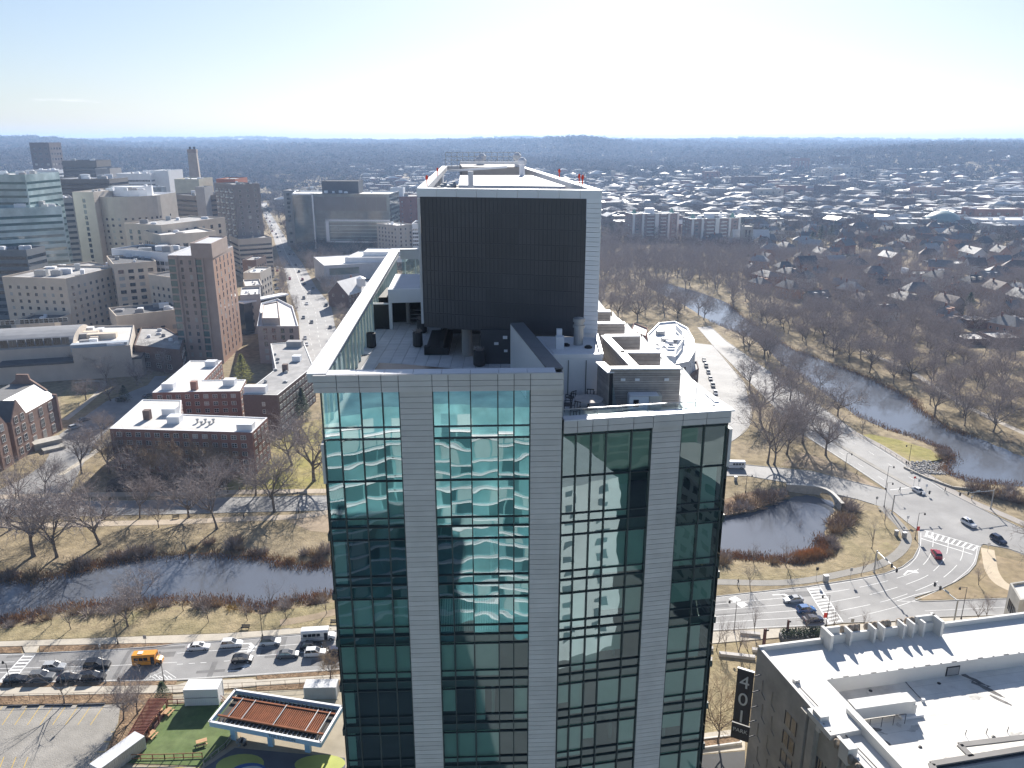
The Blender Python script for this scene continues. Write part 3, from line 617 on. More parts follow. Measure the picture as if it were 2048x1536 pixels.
# rooms: floor slabs, party walls and a core wall behind the glass
TF = 17.3
foot = [(-11.2, 45.35), (2.8, 45.95), (13.5, 47.95), (4.2, 117.5), (-9.0, 117.5), (-14.2, 101.3)]
for li in range(2, len(LV)):
 if LV[li][0] > 56: continue
 z1_ = CAM_Z - LV[li][2] ;
 MB().prism([(-11.1, 45.38), (2.8, 45.95), (13.4, 47.98), (12.2, 56), (-11.7, 56)], z1_ - .45, z1_ - .12, top=True, bottom=True).build('floor_slab', roomf if li % 2 else slabm, tower)
MB().prism([(-11.8, 52.0), (12.6, 53.0), (4.0, 117), (-8.8, 117), (-14, 101)], 0, 88.2).build('core_wall', roomw, tower)
for t_ in (4.9, 10.2, 13.4): MB().box((A1.x + U1.x * t_, 49.4, 45), (.2, 6.4, 85)).build('party_wall', roomw, tower)
for t_ in (4.2, 8.2): MB().box((A2.x + U2.x * t_, 51.2, 45), (.2, 6.0, 85)).build('party_wall', roomw, tower)
MB().prism([(-11.3, 45.3), (2.9, 45.9), (13.7, 47.9), (4.4, 117.8), (-9.2, 117.8), (-14.4, 101.5)], 88.25, 88.66).build('roof_slab', slabm, tower)
# the other sides, floor by floor
for (p, q) in (((14.0, 47.75), (4.5, 118.2)), ((4.5, 118.2), (-9.3, 118.2)), ((-9.3, 118.2), (-14.6, 101.6)), ((-14.6, 101.6), (-11.5, 45.05))):
 p = Vector(p); q = Vector(q); n_ = max(2, int((q - p).length / 4.0))
 for li in range(2, len(LV)):
  z1_ = CAM_Z - LV[li][0]; z0_ = CAM_Z - LV[li][3]
  if z1_ < 50 and li % 3: continue
  zz = z0_ if z1_ > 50 else max(0, CAM_Z - LV[min(li + 2, len(LV) - 1)][3])
  for k in range(n_ if p.y < 50 and z1_ > 55 and q.y > 100 else 1):
   nn = n_ if p.y < 50 and z1_ > 55 and q.y > 100 else 1
   a = p.lerp(q, k / nn); b = p.lerp(q, (k + 1) / nn); g_ = (b - a).normalized() * .06
   MB().poly([(a.x + g_.x, a.y + g_.y, zz + .5), (b.x - g_.x, b.y - g_.y, zz + .5), (b.x - g_.x, b.y - g_.y, z1_), (a.x + g_.x, a.y + g_.y, z1_)]).build('side_pane', tglass_s, tower)
  MB().bar((p.x, p.y, zz + .25), (q.x, q.y, zz + .25), .2, .5).build('side_slab_edge', mull, tower)
 MB().bar((p.x, p.y, 87.0), (q.x, q.y, 87.0), .2, 2.6).build('side_fascia', tpanel, tower)
# ---- main roof terrace
ZT = CAM_Z - TF
for i in range(15):
 for j in range(20):
  x0 = -12.9 + i * 1.0; y0 = 58 + j * .95
  if x0 > .6 or x0 < -11.9 - (y0 - 45) * .052: continue
  MB().box((x0 + .5, y0 + .475, ZT + .02), (.97, .92, .06)).build('paver', paverm, tower)
MB().prism([(-11.6, 45.9), (2.4, 46.4), (.2, 60), (.2, 80), (-13.4, 80)], 88.67, ZT - .012).build('terrace_bed', M('terrace_bed', (.2, .2, .2)), tower)
MB().prism(P([(747, 742), (758, 726), (800, 728), (960, 742), (960, 746), (747, 746)], ZT + .06), ZT + .052, ZT + .075).build('deck_inlay', M('bronze_deck', (.22, .15, .11), .32, .15, .8, .5), tower)
# capped double wall: front, left, back, right
cap = M('wall_cap', (.62, .63, .65), .5, .05, .6, .4)
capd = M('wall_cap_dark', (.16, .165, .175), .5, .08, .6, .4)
def capline(name, p, q, wd, z, mat, n):
 p = Vector(p); q = Vector(q)
 for k in range(n):
  a = p.lerp(q, k / n); b = p.lerp(q, (k + 1) / n); g_ = (b - a).normalized() * .012
  MB().bar((a.x + g_.x, a.y + g_.y, z - .05), (b.x - g_.x, b.y - g_.y, z - .05), wd, .1).build(name, mat, tower)
ZP = CAM_Z - 13.25
capline('cap_panel', (-11.6, 45.15), (-14.75, 101.4), 1.15, ZP, cap, 18)
capline('cap_panel', (-11.0, 45.42), (2.6, 46.0), .98, ZP, cap, 8)
capline('cap_panel', (-14.2, 101.3), (-8.5, 102.2), .9, ZP - .02, cap, 3)
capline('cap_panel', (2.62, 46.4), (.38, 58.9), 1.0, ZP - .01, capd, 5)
MB().bar((-11.9, 46, ZP - .45), (-14.7, 101, ZP - .45), .9, .7).build('wall_head', cap, tower)
MB().bar((-11.2, 45.75, ZP - .45), (2.2, 46.3, ZP - .45), .45, .6).build('wall_head', tjoint, tower)
MB().bar((-14.2, 101.3, ZP - .7), (-8.5, 102.2, ZP - .7), .7, 1.2).build('wall_head', cap, tower)
finm = M('white_fin', (.55, .62, .62), .5, .05, 1, .4)
for k in range(27):                                                      # glass inner lining with fins
 ya = 46.6 + k * 2.0; yb = ya + 1.94; xa = -11.45 - (ya - 45) * .0555; xb = -11.45 - (yb - 45) * .0555
 MB().poly([(xa, ya, ZT + .1), (xb, yb, ZT + .1), (xb, yb, ZP - .82), (xa, ya, ZP - .82)]).build('lining_pane', screen, tower)
 MB().box((xa + .04, ya, (ZT + ZP) / 2 - .4), (.16, .10, ZP - ZT - .8)).build('lining_fin', finm, tower)
MB().poly([(-14.0, 101.2, ZT), (-8.4, 102.1, ZT), (-8.4, 102.1, ZP - 1.3), (-14.0, 101.2, ZP - 1.3)]).build('lining_pane', screen, tower)
for k in range(5): MB().box((-13.6 + k * 1.3, 101.25 + k * .2, ZP - 2.2), (.14, .14, 2.4)).build('lining_fin', finm, tower)
MB().prism([(-13.9, 80.2), (-7.4, 80.2), (-8.4, 101.5), (-14.2, 100.9)], ZT - .03, ZT + .02).build('terrace_floor', paverm, tower)
# right return wall of the terrace, white inside with a doorway
iw = MB(); iw.bar((2.2, 46.6, (ZT + ZP) / 2 - .1), (-.05, 58.9, (ZT + ZP) / 2 - .1), .15, ZP - ZT - .12); iw.build('return_wall', white, tower)
MB().bar((3.1, 46.3, (ZT + ZP) / 2 - .1), (.9, 58.9, (ZT + ZP) / 2 - .1), .12, ZP - ZT - .12).build('return_wall', tpanel, tower)
MB().bar((1.25, 51.0, ZT + 1.15), (1.05, 52.1, ZT + 1.15), .14, 2.2).build('door', blackpaint, tower)
# ---- rooftop block with the dark screen, raised over the terrace
ZB, ZK = CAM_Z - 14.5, CAM_Z - 3.6
FL, FR, BR_, BL_ = Vector((-7.25, 63.0)), Vector((6.65, 60.4)), Vector((1.2, 117)), Vector((-9.6, 117))
MB().prism([(-6.9, 63.4), (6.3, 60.9), (1.0, 116.5), (-9.3, 116.5)], ZB + .25, ZK - 2.6, bottom=True).build('rooftop_block', M('rooftop_block_wall', (.06, .06, .065), .7), tower)
cols = 10; rows = 9; fx_ = FL.lerp(FR, .012); gx_ = FL.lerp(FR, .918)
for i in range(cols):
 for j in range(rows):
  def sp(u, v):
   p = fx_.lerp(gx_, u); return Vector((p.x, p.y, (ZB - .3 * u) + (ZK - .66 - ZB + .3 * u) * v))
  g_ = .0008
  a, b, c, d = sp(i / cols + g_, j / rows + g_), sp((i + 1) / cols - g_, j / rows + g_), sp((i + 1) / cols - g_, (j + 1) / rows - g_), sp(i / cols + g_, (j + 1) / rows - g_)
  q = Vector((.02, .12, 0)); e = [p + q for p in (a, b, c, d)]
  MB().quads([a, b, c, d] + e, [(0, 1, 2, 3), (7, 6, 5, 4), (0, 4, 5, 1), (1, 5, 6, 2), (2, 6, 7, 3), (3, 7, 4, 0)]).build('screen_panel', screenp, tower)
for k in [q / 4 for q in range(cols * 4 + 1)]: MB().bar(sp(k / cols, 0) + Vector((0, -.02, 0)), sp(k / cols, 1) + Vector((0, -.02, 0)), .05, .05).build('screen_rail', screenr, tower)
for k in range(rows + 1): MB().bar(sp(0, k / rows) + Vector((0, -.025, 0)), sp(1, k / rows) + Vector((0, -.025, 0)), .05, .05).build('screen_rail', screenr, tower)
bk = MB(); bk.poly([sp(0, 0) + Vector((.02, .14, 0)), sp(1, 0) + Vector((.02, .14, 0)), sp(1, 1) + Vector((.02, .14, 0)), sp(0, 1) + Vector((.02, .14, 0))]); bk.build('screen_frame', M('screen_frame', (.055, .056, .064), .5), tower)
e0 = FL.lerp(FR, .922); e1 = FR
for k in range(30):                                                      # white panel edge at the right
 z0_ = ZB - .35 + (ZK - .6 - ZB + .35) * k / 30; z1_ = ZB - .35 + (ZK - .6 - ZB + .35) * (k + 1) / 30 - .02
 MB().quads([(e0.x, e0.y - .03, z0_), (e1.x, e1.y - .03, z0_), (e1.x, e1.y - .03, z1_), (e0.x, e0.y - .03, z1_), (e0.x + .1, e0.y + .6, z0_), (e1.x, e1.y + .6, z0_), (e1.x, e1.y + .6, z1_), (e0.x + .1, e0.y + .6, z1_)],
    [(0, 1, 2, 3), (7, 6, 5, 4), (0, 4, 5, 1), (1, 5, 6, 2), (2, 6, 7, 3), (3, 7, 4, 0)]).build('edge_panel', white, tower)
def headband(p, q, n, wd, h, name='head_panel', mat=white):
 p = Vector(p); q = Vector(q)
 for k in range(n):
  a = p.lerp(q, k / n); b = p.lerp(q, (k + 1) / n); g_ = (b - a).normalized() * .015
  MB().bar((a.x + g_.x, a.y + g_.y, ZK - h / 2), (b.x - g_.x, b.y - g_.y, ZK - h / 2), wd, h).build(name, mat, tower)
headband((-7.3, 63.35), (6.7, 60.75), 9, .75, .62)
headband((-7.05, 63.8), (-9.5, 116.6), 14, .7, .6, mat=cap); headband((6.35, 61.2), (1.1, 116.6), 14, .7, .6, mat=cap); headband((-9.2, 116.8), (.9, 116.8), 4, .7, .6, mat=cap)
for (p, q) in (((6.6, 61.4), (1.45, 117)), ((-7.35, 64), (-9.85, 117))): MB().bar((p[0], p[1], (ZB + ZK) / 2 - .4), (q[0], q[1], (ZB + ZK) / 2 - .4), .2, ZK - ZB - .8).build('block_side', white, tower)
# machinery on the block
whitem = M('plant_white', (.66, .67, .70), .6, .06, .5)
MB().prism([(-4.7, 72), (4.6, 70.2), (2.2, 92), (-5.8, 92)], ZK - 2.6, ZK - .25).build('plant_room', whitem, tower)
MB().prism([(-5.8, 96), (1.2, 96), (.2, 110), (-7, 110)], ZK - 2.6, ZK + .5).build('plant_room', greyconc, tower)
MB().box((-3.4, 67.5, ZK - .2), (.42, .42, 2.6)).build('mast', whitem, tower)
MB().bar((-6.0, 95, ZK + 1.0), (.8, 94.6, ZK + 1.0), .3, .25).build('gantry_rail', cap, tower)
MB().bar((-6.5, 84, ZK + .5), (-.5, 84, ZK + .9), .25, .2).build('gantry_rail', cap, tower)
for (x, y, h_) in ((-4.2, 104, 2.0), (-3.8, 104.5, 2.4), (.6, 97, 2.6), (1.1, 90, 2.2)): MB().lathe([(.3, -1), (.3, h_ - 1.3), (.48, h_ - 1.2), (.5, h_ - .8), (.2, h_ - .5)], (x, y, ZK)).build('exhaust_stack', whitem, tower)
rl = MB()
for k in range(14): rl.tube((-9 + k * .78, 112, ZK), (-9 + k * .78, 112, ZK + 1.9), .05, n=4)
for z_ in (.9, 1.35, 1.9): rl.tube((-9, 112, ZK + z_), (1.2, 112, ZK + z_), .05, n=4)
rl.build('railing', steel, tower)
for k in range(8): MB().lathe([(.22, 0), (.26, 1.2), (.18, 1.6)], (-6.2 + (k % 2) * .7, 66 + k * 1.6, ZK - 1.8), 8).build('condenser', steel, tower)
lt = M('obstruction_light_red', (.75, .06, .03), .4)
for (x, y) in ((-6.85, 66), (5.6, 68.4), (5.75, 66.9), (4.6, 80), (-7.6, 84)):
 o_ = MB().tube((x, y, ZK), (x, y, ZK + .5), .05).lathe([(.09, .5), (.12, .62), (.09, .8), (.03, .85)], (x, y, ZK), 8).build('obstruction_light', lt, tower)
# ---- beneath and beside the block
MB().lathe([(.42, 0), (.42, ZB - ZT + .4)], (-3.75, 64.2, ZT), 14).build('column', greyconc, tower)
MB().box((-.8, 61.7, (ZT + ZB) / 2), (3.4, .3, ZB - ZT + .1)).build('dark_wall', screenp, tower)
MB().prism([(-6.6, 72), (.5, 72), (.5, 79), (-6.9, 79)], ZT, ZB + .2).build('lobby', M('lobby_wall', (.045, .042, .042), .5), tower)
for (x, z_, w_, h_) in ((-1.25, 90.9, .35, .22), (-.55, 91.4, .35, .25), (-.5, 90.3, .28, .2), (.42, 90.6, .55, .8)): MB().box((x, 61.5, z_ - .45), (w_, .06, h_)).build('wall_plate', white, tower)
can = MB(); can.prism([(-11.6, 73.6), (-7.2, 74.2), (-7.4, 82.5), (-12.1, 82.5)], ZT + 2.6, ZT + 3.9); can.build('canopy', white, tower)
MB().prism([(-11.2, 74.0), (-7.6, 74.5), (-7.7, 82.2), (-11.7, 82.2)], ZT + 3.9, ZT + 3.94).build('canopy_roof', M('canopy_roof', (.50, .52, .56), .8), tower)
MB().lathe([(.3, 0), (.3, .12)], (-8.6, 78.5, ZT + 3.94), 10).build('roof_drain', blackpaint, tower)
MB().box((-11.45, 73.8, ZT + 1.3), (.3, .3, 2.6)).build('post', white, tower)
MB().lathe([(.2, 0), (.2, 2.6)], (-10.1, 76, ZT), 10).build('column', greyconc, tower)
MB().prism([(-13.0, 76.5), (-7.3, 77.5), (-7.4, 82), (-13.0, 82)], ZT, ZT + 2.58).build('stair_core', M('stair_core', (.02, .02, .02), .6), tower)
for k in range(4): MB().box((-9.0, 76.0 + .3 * k, ZT + .2 + .35 * k), (2.0, .34, .06)).build('stair_tread', greyconc, tower)
MB().box((-12.35, 73.9, ZT + 1.2), (1.5, .12, 2.4)).build('door', blackpaint, tower)
MB().box((-12.35, 73.85, ZT + 2.5), (1.9, .2, .12)).build('door_head', white, tower)
# low plant roof and stepped terraces at the right
ZW = CAM_Z - 16.35
box_ = [(2.9, 53.7), (6.35, 53.9), (6.6, 60.0), (1.9, 60.4)]
MB().prism(box_, ZT - .1, ZT + 2.62).build('plant_box', white, tower)
MB().prism([(3.15, 54.0), (6.1, 54.15), (6.3, 59.8), (2.2, 60.1)], ZT + 2.62, ZT + 2.66).build('plant_box_roof', paverm, tower)
for (p, q) in (((2.9, 53.8), (6.35, 54.0)), ((6.3, 53.9), (6.55, 60.0))): MB().bar((*p, ZT + 2.78), (*q, ZT + 2.78), .22, .3).build('plant_box_kerb', white, tower)
for x in (3.95, 5.2): MB().box((x, 53.72, ZT + 1.25), (.04, .06, 2.5)).build('panel_joint', tjoint, tower)
MB().lathe([(.36, 0), (.36, 1.3), (.44, 1.32), (.44, 1.5), (.36, 1.52), (.36, 1.7), (.44, 1.75), (.44, 2.0), (.1, 2.1)], (4.95, 57.6, ZT + 2.66), 14).build('exhaust_stack', steel, tower)
for (x, y) in ((4.0, 57.2), (5.6, 56.6)): MB().lathe([(.28, 0), (.3, .1), (.15, .2)], (x, y, ZT + 2.66), 10).build('roof_drain', blackpaint, tower)
MB().box((3.5, 56.5, ZT + 3.1), (.6, .6, .9)).box((3.5, 57.4, ZT + 3.3), (.4, .4, 1.2)).build('vent_hood', white, tower)
def sided(name, p, q, z0, z1, th=.25, plank=.16, capw=.6):
 """a wall clad in weathered boards with a white cap"""
 p = Vector(p); q = Vector(q); d = (q - p).normalized(); n_ = Vector((d.y, -d.x))
 wl_ = MB().bar((p.x, p.y, (z0 + z1) / 2), (q.x, q.y, (z0 + z1) / 2), th, z1 - z0).build(name, tjoint, tower)
 z = z0 + .02; mes = None
 while z < z1 - .05:
  for s_ in (1, -1):
   c = (p + q) / 2 + n_ * (th / 2 + .02) * s_
   MB().bar((c.x - d.x * (q - p).length / 2, c.y - d.y * (q - p).length / 2, z + plank / 2), (c.x + d.x * (q - p).length / 2, c.y + d.y * (q - p).length / 2, z + plank / 2), .04, plank - .02).build('board', wood_g, wl_ if 0 else tower)
  z += plank
 MB().bar((p.x, p.y, z1 + .05), (q.x, q.y, z1 + .05), capw, .1).build('wall_cap', white, tower)
ends = [(11.23, 51.0), (10.63, 55.1), (9.94, 60.1), (9.35, 64.5), (8.73, 69.2), (8.0, 74.6)]
lw = [(8.2, 51.0), (7.75, 55.1), (7.2, 60.0), (7.0, 64.5), (6.6, 69.2), (6.3, 74.6)]
sided('partition', (6.55, 50.9), ends[0], ZT, ZT + 2.7)
for k in range(1, 6): sided('partition', lw[k], ends[k], ZT, ZT + 2.7, plank=.3)
sided('partition', (8.2, 51.3), (7.2, 60.0), ZT, ZT + 2.7, plank=.3)
sided('partition', (6.6, 50.7), (6.1, 53.2), ZT, ZT + 2.45, plank=.3)
MB().poly([(6.62, 50.55, ZT), (6.72, 48.6, ZT), (6.72, 48.6, ZT + 1.0), (6.62, 50.55, ZT + 2.3)]).build('screen_pane', screen, tower)
frost = bpy.data.materials.new('frosted_screen'); frost.use_nodes = True; fn_ = frost.node_tree; fn_.nodes.clear()
fo_ = fn_.nodes.new('ShaderNodeOutputMaterial'); ft_ = fn_.nodes.new('ShaderNodeBsdfTranslucent'); fd_ = fn_.nodes.new('ShaderNodeBsdfDiffuse'); fm_ = fn_.nodes.new('ShaderNodeMixShader')
ft_.inputs[0].default_value = (.85, .88, .88, 1); fd_.inputs[0].default_value = (.7, .72, .74, 1); fm_.inputs[0].default_value = .35
fn_.links.new(ft_.outputs[0], fm_.inputs[1]); fn_.links.new(fd_.outputs[0], fm_.inputs[2]); fn_.links.new(fm_.outputs[0], fo_.inputs[0])
for k in range(6):                                                       # frosted glass screens glowing against the sun
 a = ends[k]; f_ = (a[0] + 1.75, a[1] - 2.3); m_ = ((a[0] + f_[0]) / 2, (a[1] + f_[1]) / 2)
 MB().poly([(a[0] + .15, a[1], ZT), (m_[0], m_[1], ZT), (m_[0], m_[1], ZT + 1.95), (a[0] + .15, a[1], ZT + 2.78)]).build('frosted_screen', frost, tower)
 MB().poly([(m_[0] + .03, m_[1] - .03, ZT), (f_[0], f_[1], ZT), (f_[0], f_[1], ZT + .95), (m_[0] + .03, m_[1] - .03, ZT + 1.92)]).build('frosted_screen', frost, tower)
for k in range(5):
 a = ends[k]; b = ends[k + 1]
 MB().prism([lw[k], (a[0] - .1, a[1] + .2), (13.5 - (a[1] - 47.6) * .137, a[1] + .2), (13.5 - (b[1] - 47.6) * .137, b[1] - .2), (b[0] - .1, b[1] - .2), lw[k + 1]], ZT - .05, ZT + .03 + .004 * k).build('terrace_floor', paverm, tower)
MB().bar((13.3, 49.0, ZW - .3), (9.9, 74.6, ZW - .3), .3, .8).build('parapet_wall', white, tower)
MB().prism([(3.2, 46.4), (13.2, 48.2), (12.5, 51.2), (6.3, 53.6), (2.9, 53.6)], ZT - .1, ZT + .02).build('terrace_floor', paverm, tower)
MB().prism([(6.3, 53.6), (8.1, 51.3), (7.1, 60.2), (6.6, 60.2)], ZT - .09, ZT + .012).build('terrace_floor', paverm, tower)
# parapet caps of the wing and its glass railing
a = fpt(A2, U2, .1, .25, 0); b = fpt(A2, U2, 11.2, .25, 0)
for k in range(6):
 p = a.lerp(b, k / 6); q = a.lerp(b, (k + 1) / 6); g_ = (q - p).normalized() * .012
 MB().bar((p.x + g_.x, p.y + g_.y, ZW - .05), (q.x - g_.x, q.y - g_.y, ZW - .05), .85, .1).build('cap_panel', cap if k < 2 else white, tower)
MB().bar((a.x, a.y + .3, ZW - .55), (b.x, b.y + .3, ZW - .55), .2, .9).build('parapet_wall', white, tower)
MB().bar((13.55, 48.2, ZW - .045), (12.95, 51.0, ZW - .045), .8, .1).build('cap_panel', white, tower)
MB().bar((13.3, 48.3, ZW - .5), (12.7, 51.0, ZW - .5), .2, .85).build('parapet_wall', white, tower)
c_ = fpt(A2, U2, .2, 1.0, 0); e_ = fpt(A2, U2, 9.6, 1.0, 0)
MB().poly([(c_.x, c_.y, ZW - .6), (e_.x, e_.y, ZW - .6), (e_.x, e_.y, ZW + .28), (c_.x, c_.y, ZW + .28)]).build('railing_glass', clearg, tower)
MB().bar((c_.x, c_.y, ZW + .31), (e_.x, e_.y, ZW + .31), .06, .05).build('railing_top', steel, tower)
for t_ in (.25, .42, .6, .8): p = c_.lerp(e_, t_); MB().box((p.x, p.y, ZW - .1), (.03, .08, .8)).build('railing_post', steel, tower)

# ---------------------------------------------------------------- furniture of the roof terraces
def planter(x, y, lab, s=1.0, soil=True):
 t = thing('planter', lab, 'planter', (x, y, ZT + .05))
 MB().lathe([(.30 * s, 0), (.44 * s, .12), (.42 * s, 1.25), (.36 * s, 1.3), (.34 * s, 1.12)], n=14).build('pot', M('charcoal_pot', (.05, .05, .055), .6), t, local=True)
 if soil:
  b = MB()
  for k in range(60):
   a = R.uniform(0, 6.28); r = R.uniform(.05, .5) * s; h = R.uniform(.15, .5)
   b.bar((0, 0, 1.1), (r * cos(a), r * sin(a), 1.1 + h), .03, .03)
  b.build('dry_plant', twig, t, local=True)
planter(-12.2, 66.9, 'charcoal pot alone against the glass lining of the terrace', 1, False)
planter(-8.2, 67.2, 'charcoal pot in the middle of the terrace with low dry plant', 1)
planter(-8.4, 72.4, 'charcoal pot at the foot of the dark screen beside the stair', 1.1)
planter(-2.6, 61.0, 'charcoal pot left of the dark wall with plates', 1.1)
planter(.35, 59.6, 'charcoal pot in the corner by the white return wall', 1.0)
t = thing('bench', 'long dark planter bench standing under the screen block on the terrace', 'bench', (-6.3, 67.6, ZT + .05), .02)
MB().box((0, 0, .3), (1.9, 6.6, .6)).build('seat', M('bench_dark', (.035, .035, .038), .6), t, local=True)
MB().box((.35, 0, .85), (.35, 6.4, .7)).build('backrest', M('bench_dark2', (.05, .05, .052), .6), t, local=True)
MB().box((-.85, -3.0, .35), (.5, .6, .74)).build('end_block', M('bench_dark', (.035, .035, .038), .6), t, local=True)
t = thing('round_table', 'round patio table on the corner terrace between dark chairs', 'table', (5.1, 50.4, ZT + .03))
MB().lathe([(.95, .70), (.98, .73), (.95, .76)], n=20).build('tabletop', wood_g, t, local=True); MB().lathe([(.35, 0), (.3, .05), (.06, .1), (.06, .7)], n=10).build('pedestal', darkmetal, t, local=True)
chair_bits = None
for k, (x, y, a, lab) in enumerate(((3.7, 50.0, -1.6, 'dark metal patio chair left of the round table, nearer the grey pier'), (4.0, 51.6, -2.4, 'dark metal patio chair behind the round table against the white box'), (5.4, 52.1, 3.0, 'dark metal patio chair behind the round table by the boarded wall'), (4.1, 48.9, -.6, 'dark metal patio chair in front of the round table at the railing'))):
 t = thing('patio_chair', lab, 'chair', (x, y, ZT + .03), a, 'chairs around the patio table')
 if chair_bits is None:
  s_ = MB().box((0, 0, .44), (.5, .5, .05)).mesh('seat', darkmetal); bk_ = MB()
  for q in (-.2, 0, .2): bk_.bar((q, .24, .46), (q, .30, .95), .04, .03)
  bk_.bar((-.25, .3, .95), (.25, .3, .95), .04, .06); bk_ = bk_.mesh('backrest', darkmetal)
  lg_ = MB().bar((0, 0, 0), (0, 0, .43), .04, .04).mesh('leg', darkmetal)
  ar_ = MB().bar((0, -.22, .66), (0, .28, .68), .05, .04).bar((0, -.22, .44), (0, -.22, .66), .04, .04).mesh('armrest', darkmetal)
  chair_bits = 1
 inst('seat', s_, t); inst('backrest', bk_, t)
 for sx_ in (-.23, .23):
  inst('armrest', ar_, t, (sx_ * 1.1, 0, 0))
  for sy_ in (-.23, .23): inst('leg', lg_, t, (sx_, sy_, 0))
t = thing('grill_counter', 'white outdoor kitchen cabinet with a pale box against the boarded partition', 'cabinet', (8.7, 50.1, ZT + .03), radians(2))
MB().box((-.35, 0, .55), (1.3, .8, 1.1)).build('body', white, t, local=True); MB().box((.75, 0, .6), (.8, .75, 1.15)).build('fridge', M('cream_panel', (.62, .58, .50), .6), t, local=True)
MB().box((-.55, -.41, .65), (.35, .03, .5)).build('door', blackpaint, t, local=True); MB().box((0, 0, 1.16), (1.9, .85, .05)).build('worktop', white, t, local=True)
for x in (7.4, 8.35, 10.3): tag(MB().box((x, 50.74, ZT + 2.0), (.3, .06, .18)).build('wall_lamp', white), 'small white wall fitting on the boarded partition, ' + {7.4: 'leftmost', 8.35: 'middle', 10.3: 'rightmost'}[x], 'lamp', 'fittings on the boarded partition')

# ---------------------------------------------------------------- buildings behind the viewpoint, mirrored in the tower glass, the farthest one invented
def bank(name, label, pts, h, floor, wallm, glassm, bandh, cols_w, wfrac=.42, edge=None):
 b = thing(name, label, 'building', (pts[0][0], pts[0][1], 0))
 if sum(pts[i][0] * pts[(i + 1) % len(pts)][1] - pts[(i + 1) % len(pts)][0] * pts[i][1] for i in range(len(pts))) < 0: pts = pts[::-1]
 MB().prism(pts, 0, h).build('wall', wallm, b); n = len(pts)
 for i in range(n):
  p = Vector(pts[i]); q = Vector(pts[(i + 1) % n]); L_ = (q - p).length; d = (q - p) / L_; o = Vector((d.y, -d.x)) * .12; k_ = max(1, int(L_ / cols_w)); z = 4.0
  if o.y < -.03: continue
  while z < h - 2:
   for k in range(k_):
    if edge and R.random() < .2: continue
    a = p + d * (L_ * (k + .5 - wfrac) / k_) + o; c = p + d * (L_ * (k + .5 + wfrac) / k_) + o
    MB().poly([(a.x, a.y, z), (c.x, c.y, z), (c.x, c.y, z + bandh), (a.x, a.y, z + bandh)]).build('window', R.choice(glassm), b)
   if edge: MB().bar((p.x, p.y, z - .5), (q.x, q.y, z - .5), 1.6, .3).build('balcony_slab', edge, b)
   z += floor
 return b
tealw = M('teal_glazing', (.10, .25, .28), .2, .35, .15, .8, c2=(.16, .34, .36), cscale=.1)
bank('apartment_block', 'curved glass block with white floor edges, mirrored in the left bays of the tower', [(25, -62), (8, -66), (-16, -67), (-42, -58), (-58, -49), (-70, -40), (-74, -62), (-40, -84), (-5, -92), (25, -88)], 53, 3.4, tealw, [M('teal_dark', (.045, .12, .14), .15, .2, .2, .8), M('teal_mid', (.13, .29, .32), .15, .2, .2, .8), M('pale_curtain', (.28, .40, .41), .7)], 2.5, 3.2, .45, white)
bank('white_block', 'white block with small square windows, mirrored in the right bay of the tower', [(36, -44), (36, -78), (58, -78), (58, -44)], 40, 3.7, M('white_stucco', (.42, .45, .46), .8), [M('blue_grey_pane', (.10, .14, .16), .2)], 1.7, 6.4, .14)
bank('pale_block', 'low pale block beyond the white one, mirrored in the tower corner', [(84, -20), (84, -70), (130, -70), (130, -20)], 34, 3.8, M('pale_stucco', (.34, .34, .33), .8), [glass_b], 1.8, 4.2, .3)
bank('added_dark_tower', 'added dark green tower far behind, darkening the upper right bay reflection', [(40, -120), (40, -160), (130, -160), (130, -120)], 112, 3.6, M('dark_green_wall', (.07, .105, .10), .5), [darkglass('dark_green_glass', (.05, .085, .08), .1, .8)], 2.6, 9)  # invented tower, put here to darken what the upper right bay mirrors
road('street_behind', [(-260, -330), (320, -330), (320, 44), (-260, 44)], .02, M('dark_asphalt', (.15, .155, .16), .8)); slab('forecourt_behind', [(-100, 2), (110, 2), (110, 40), (-100, 40)], -.5, .05, M('dark_paving', (.20, .21, .215), .8), kind='structure')

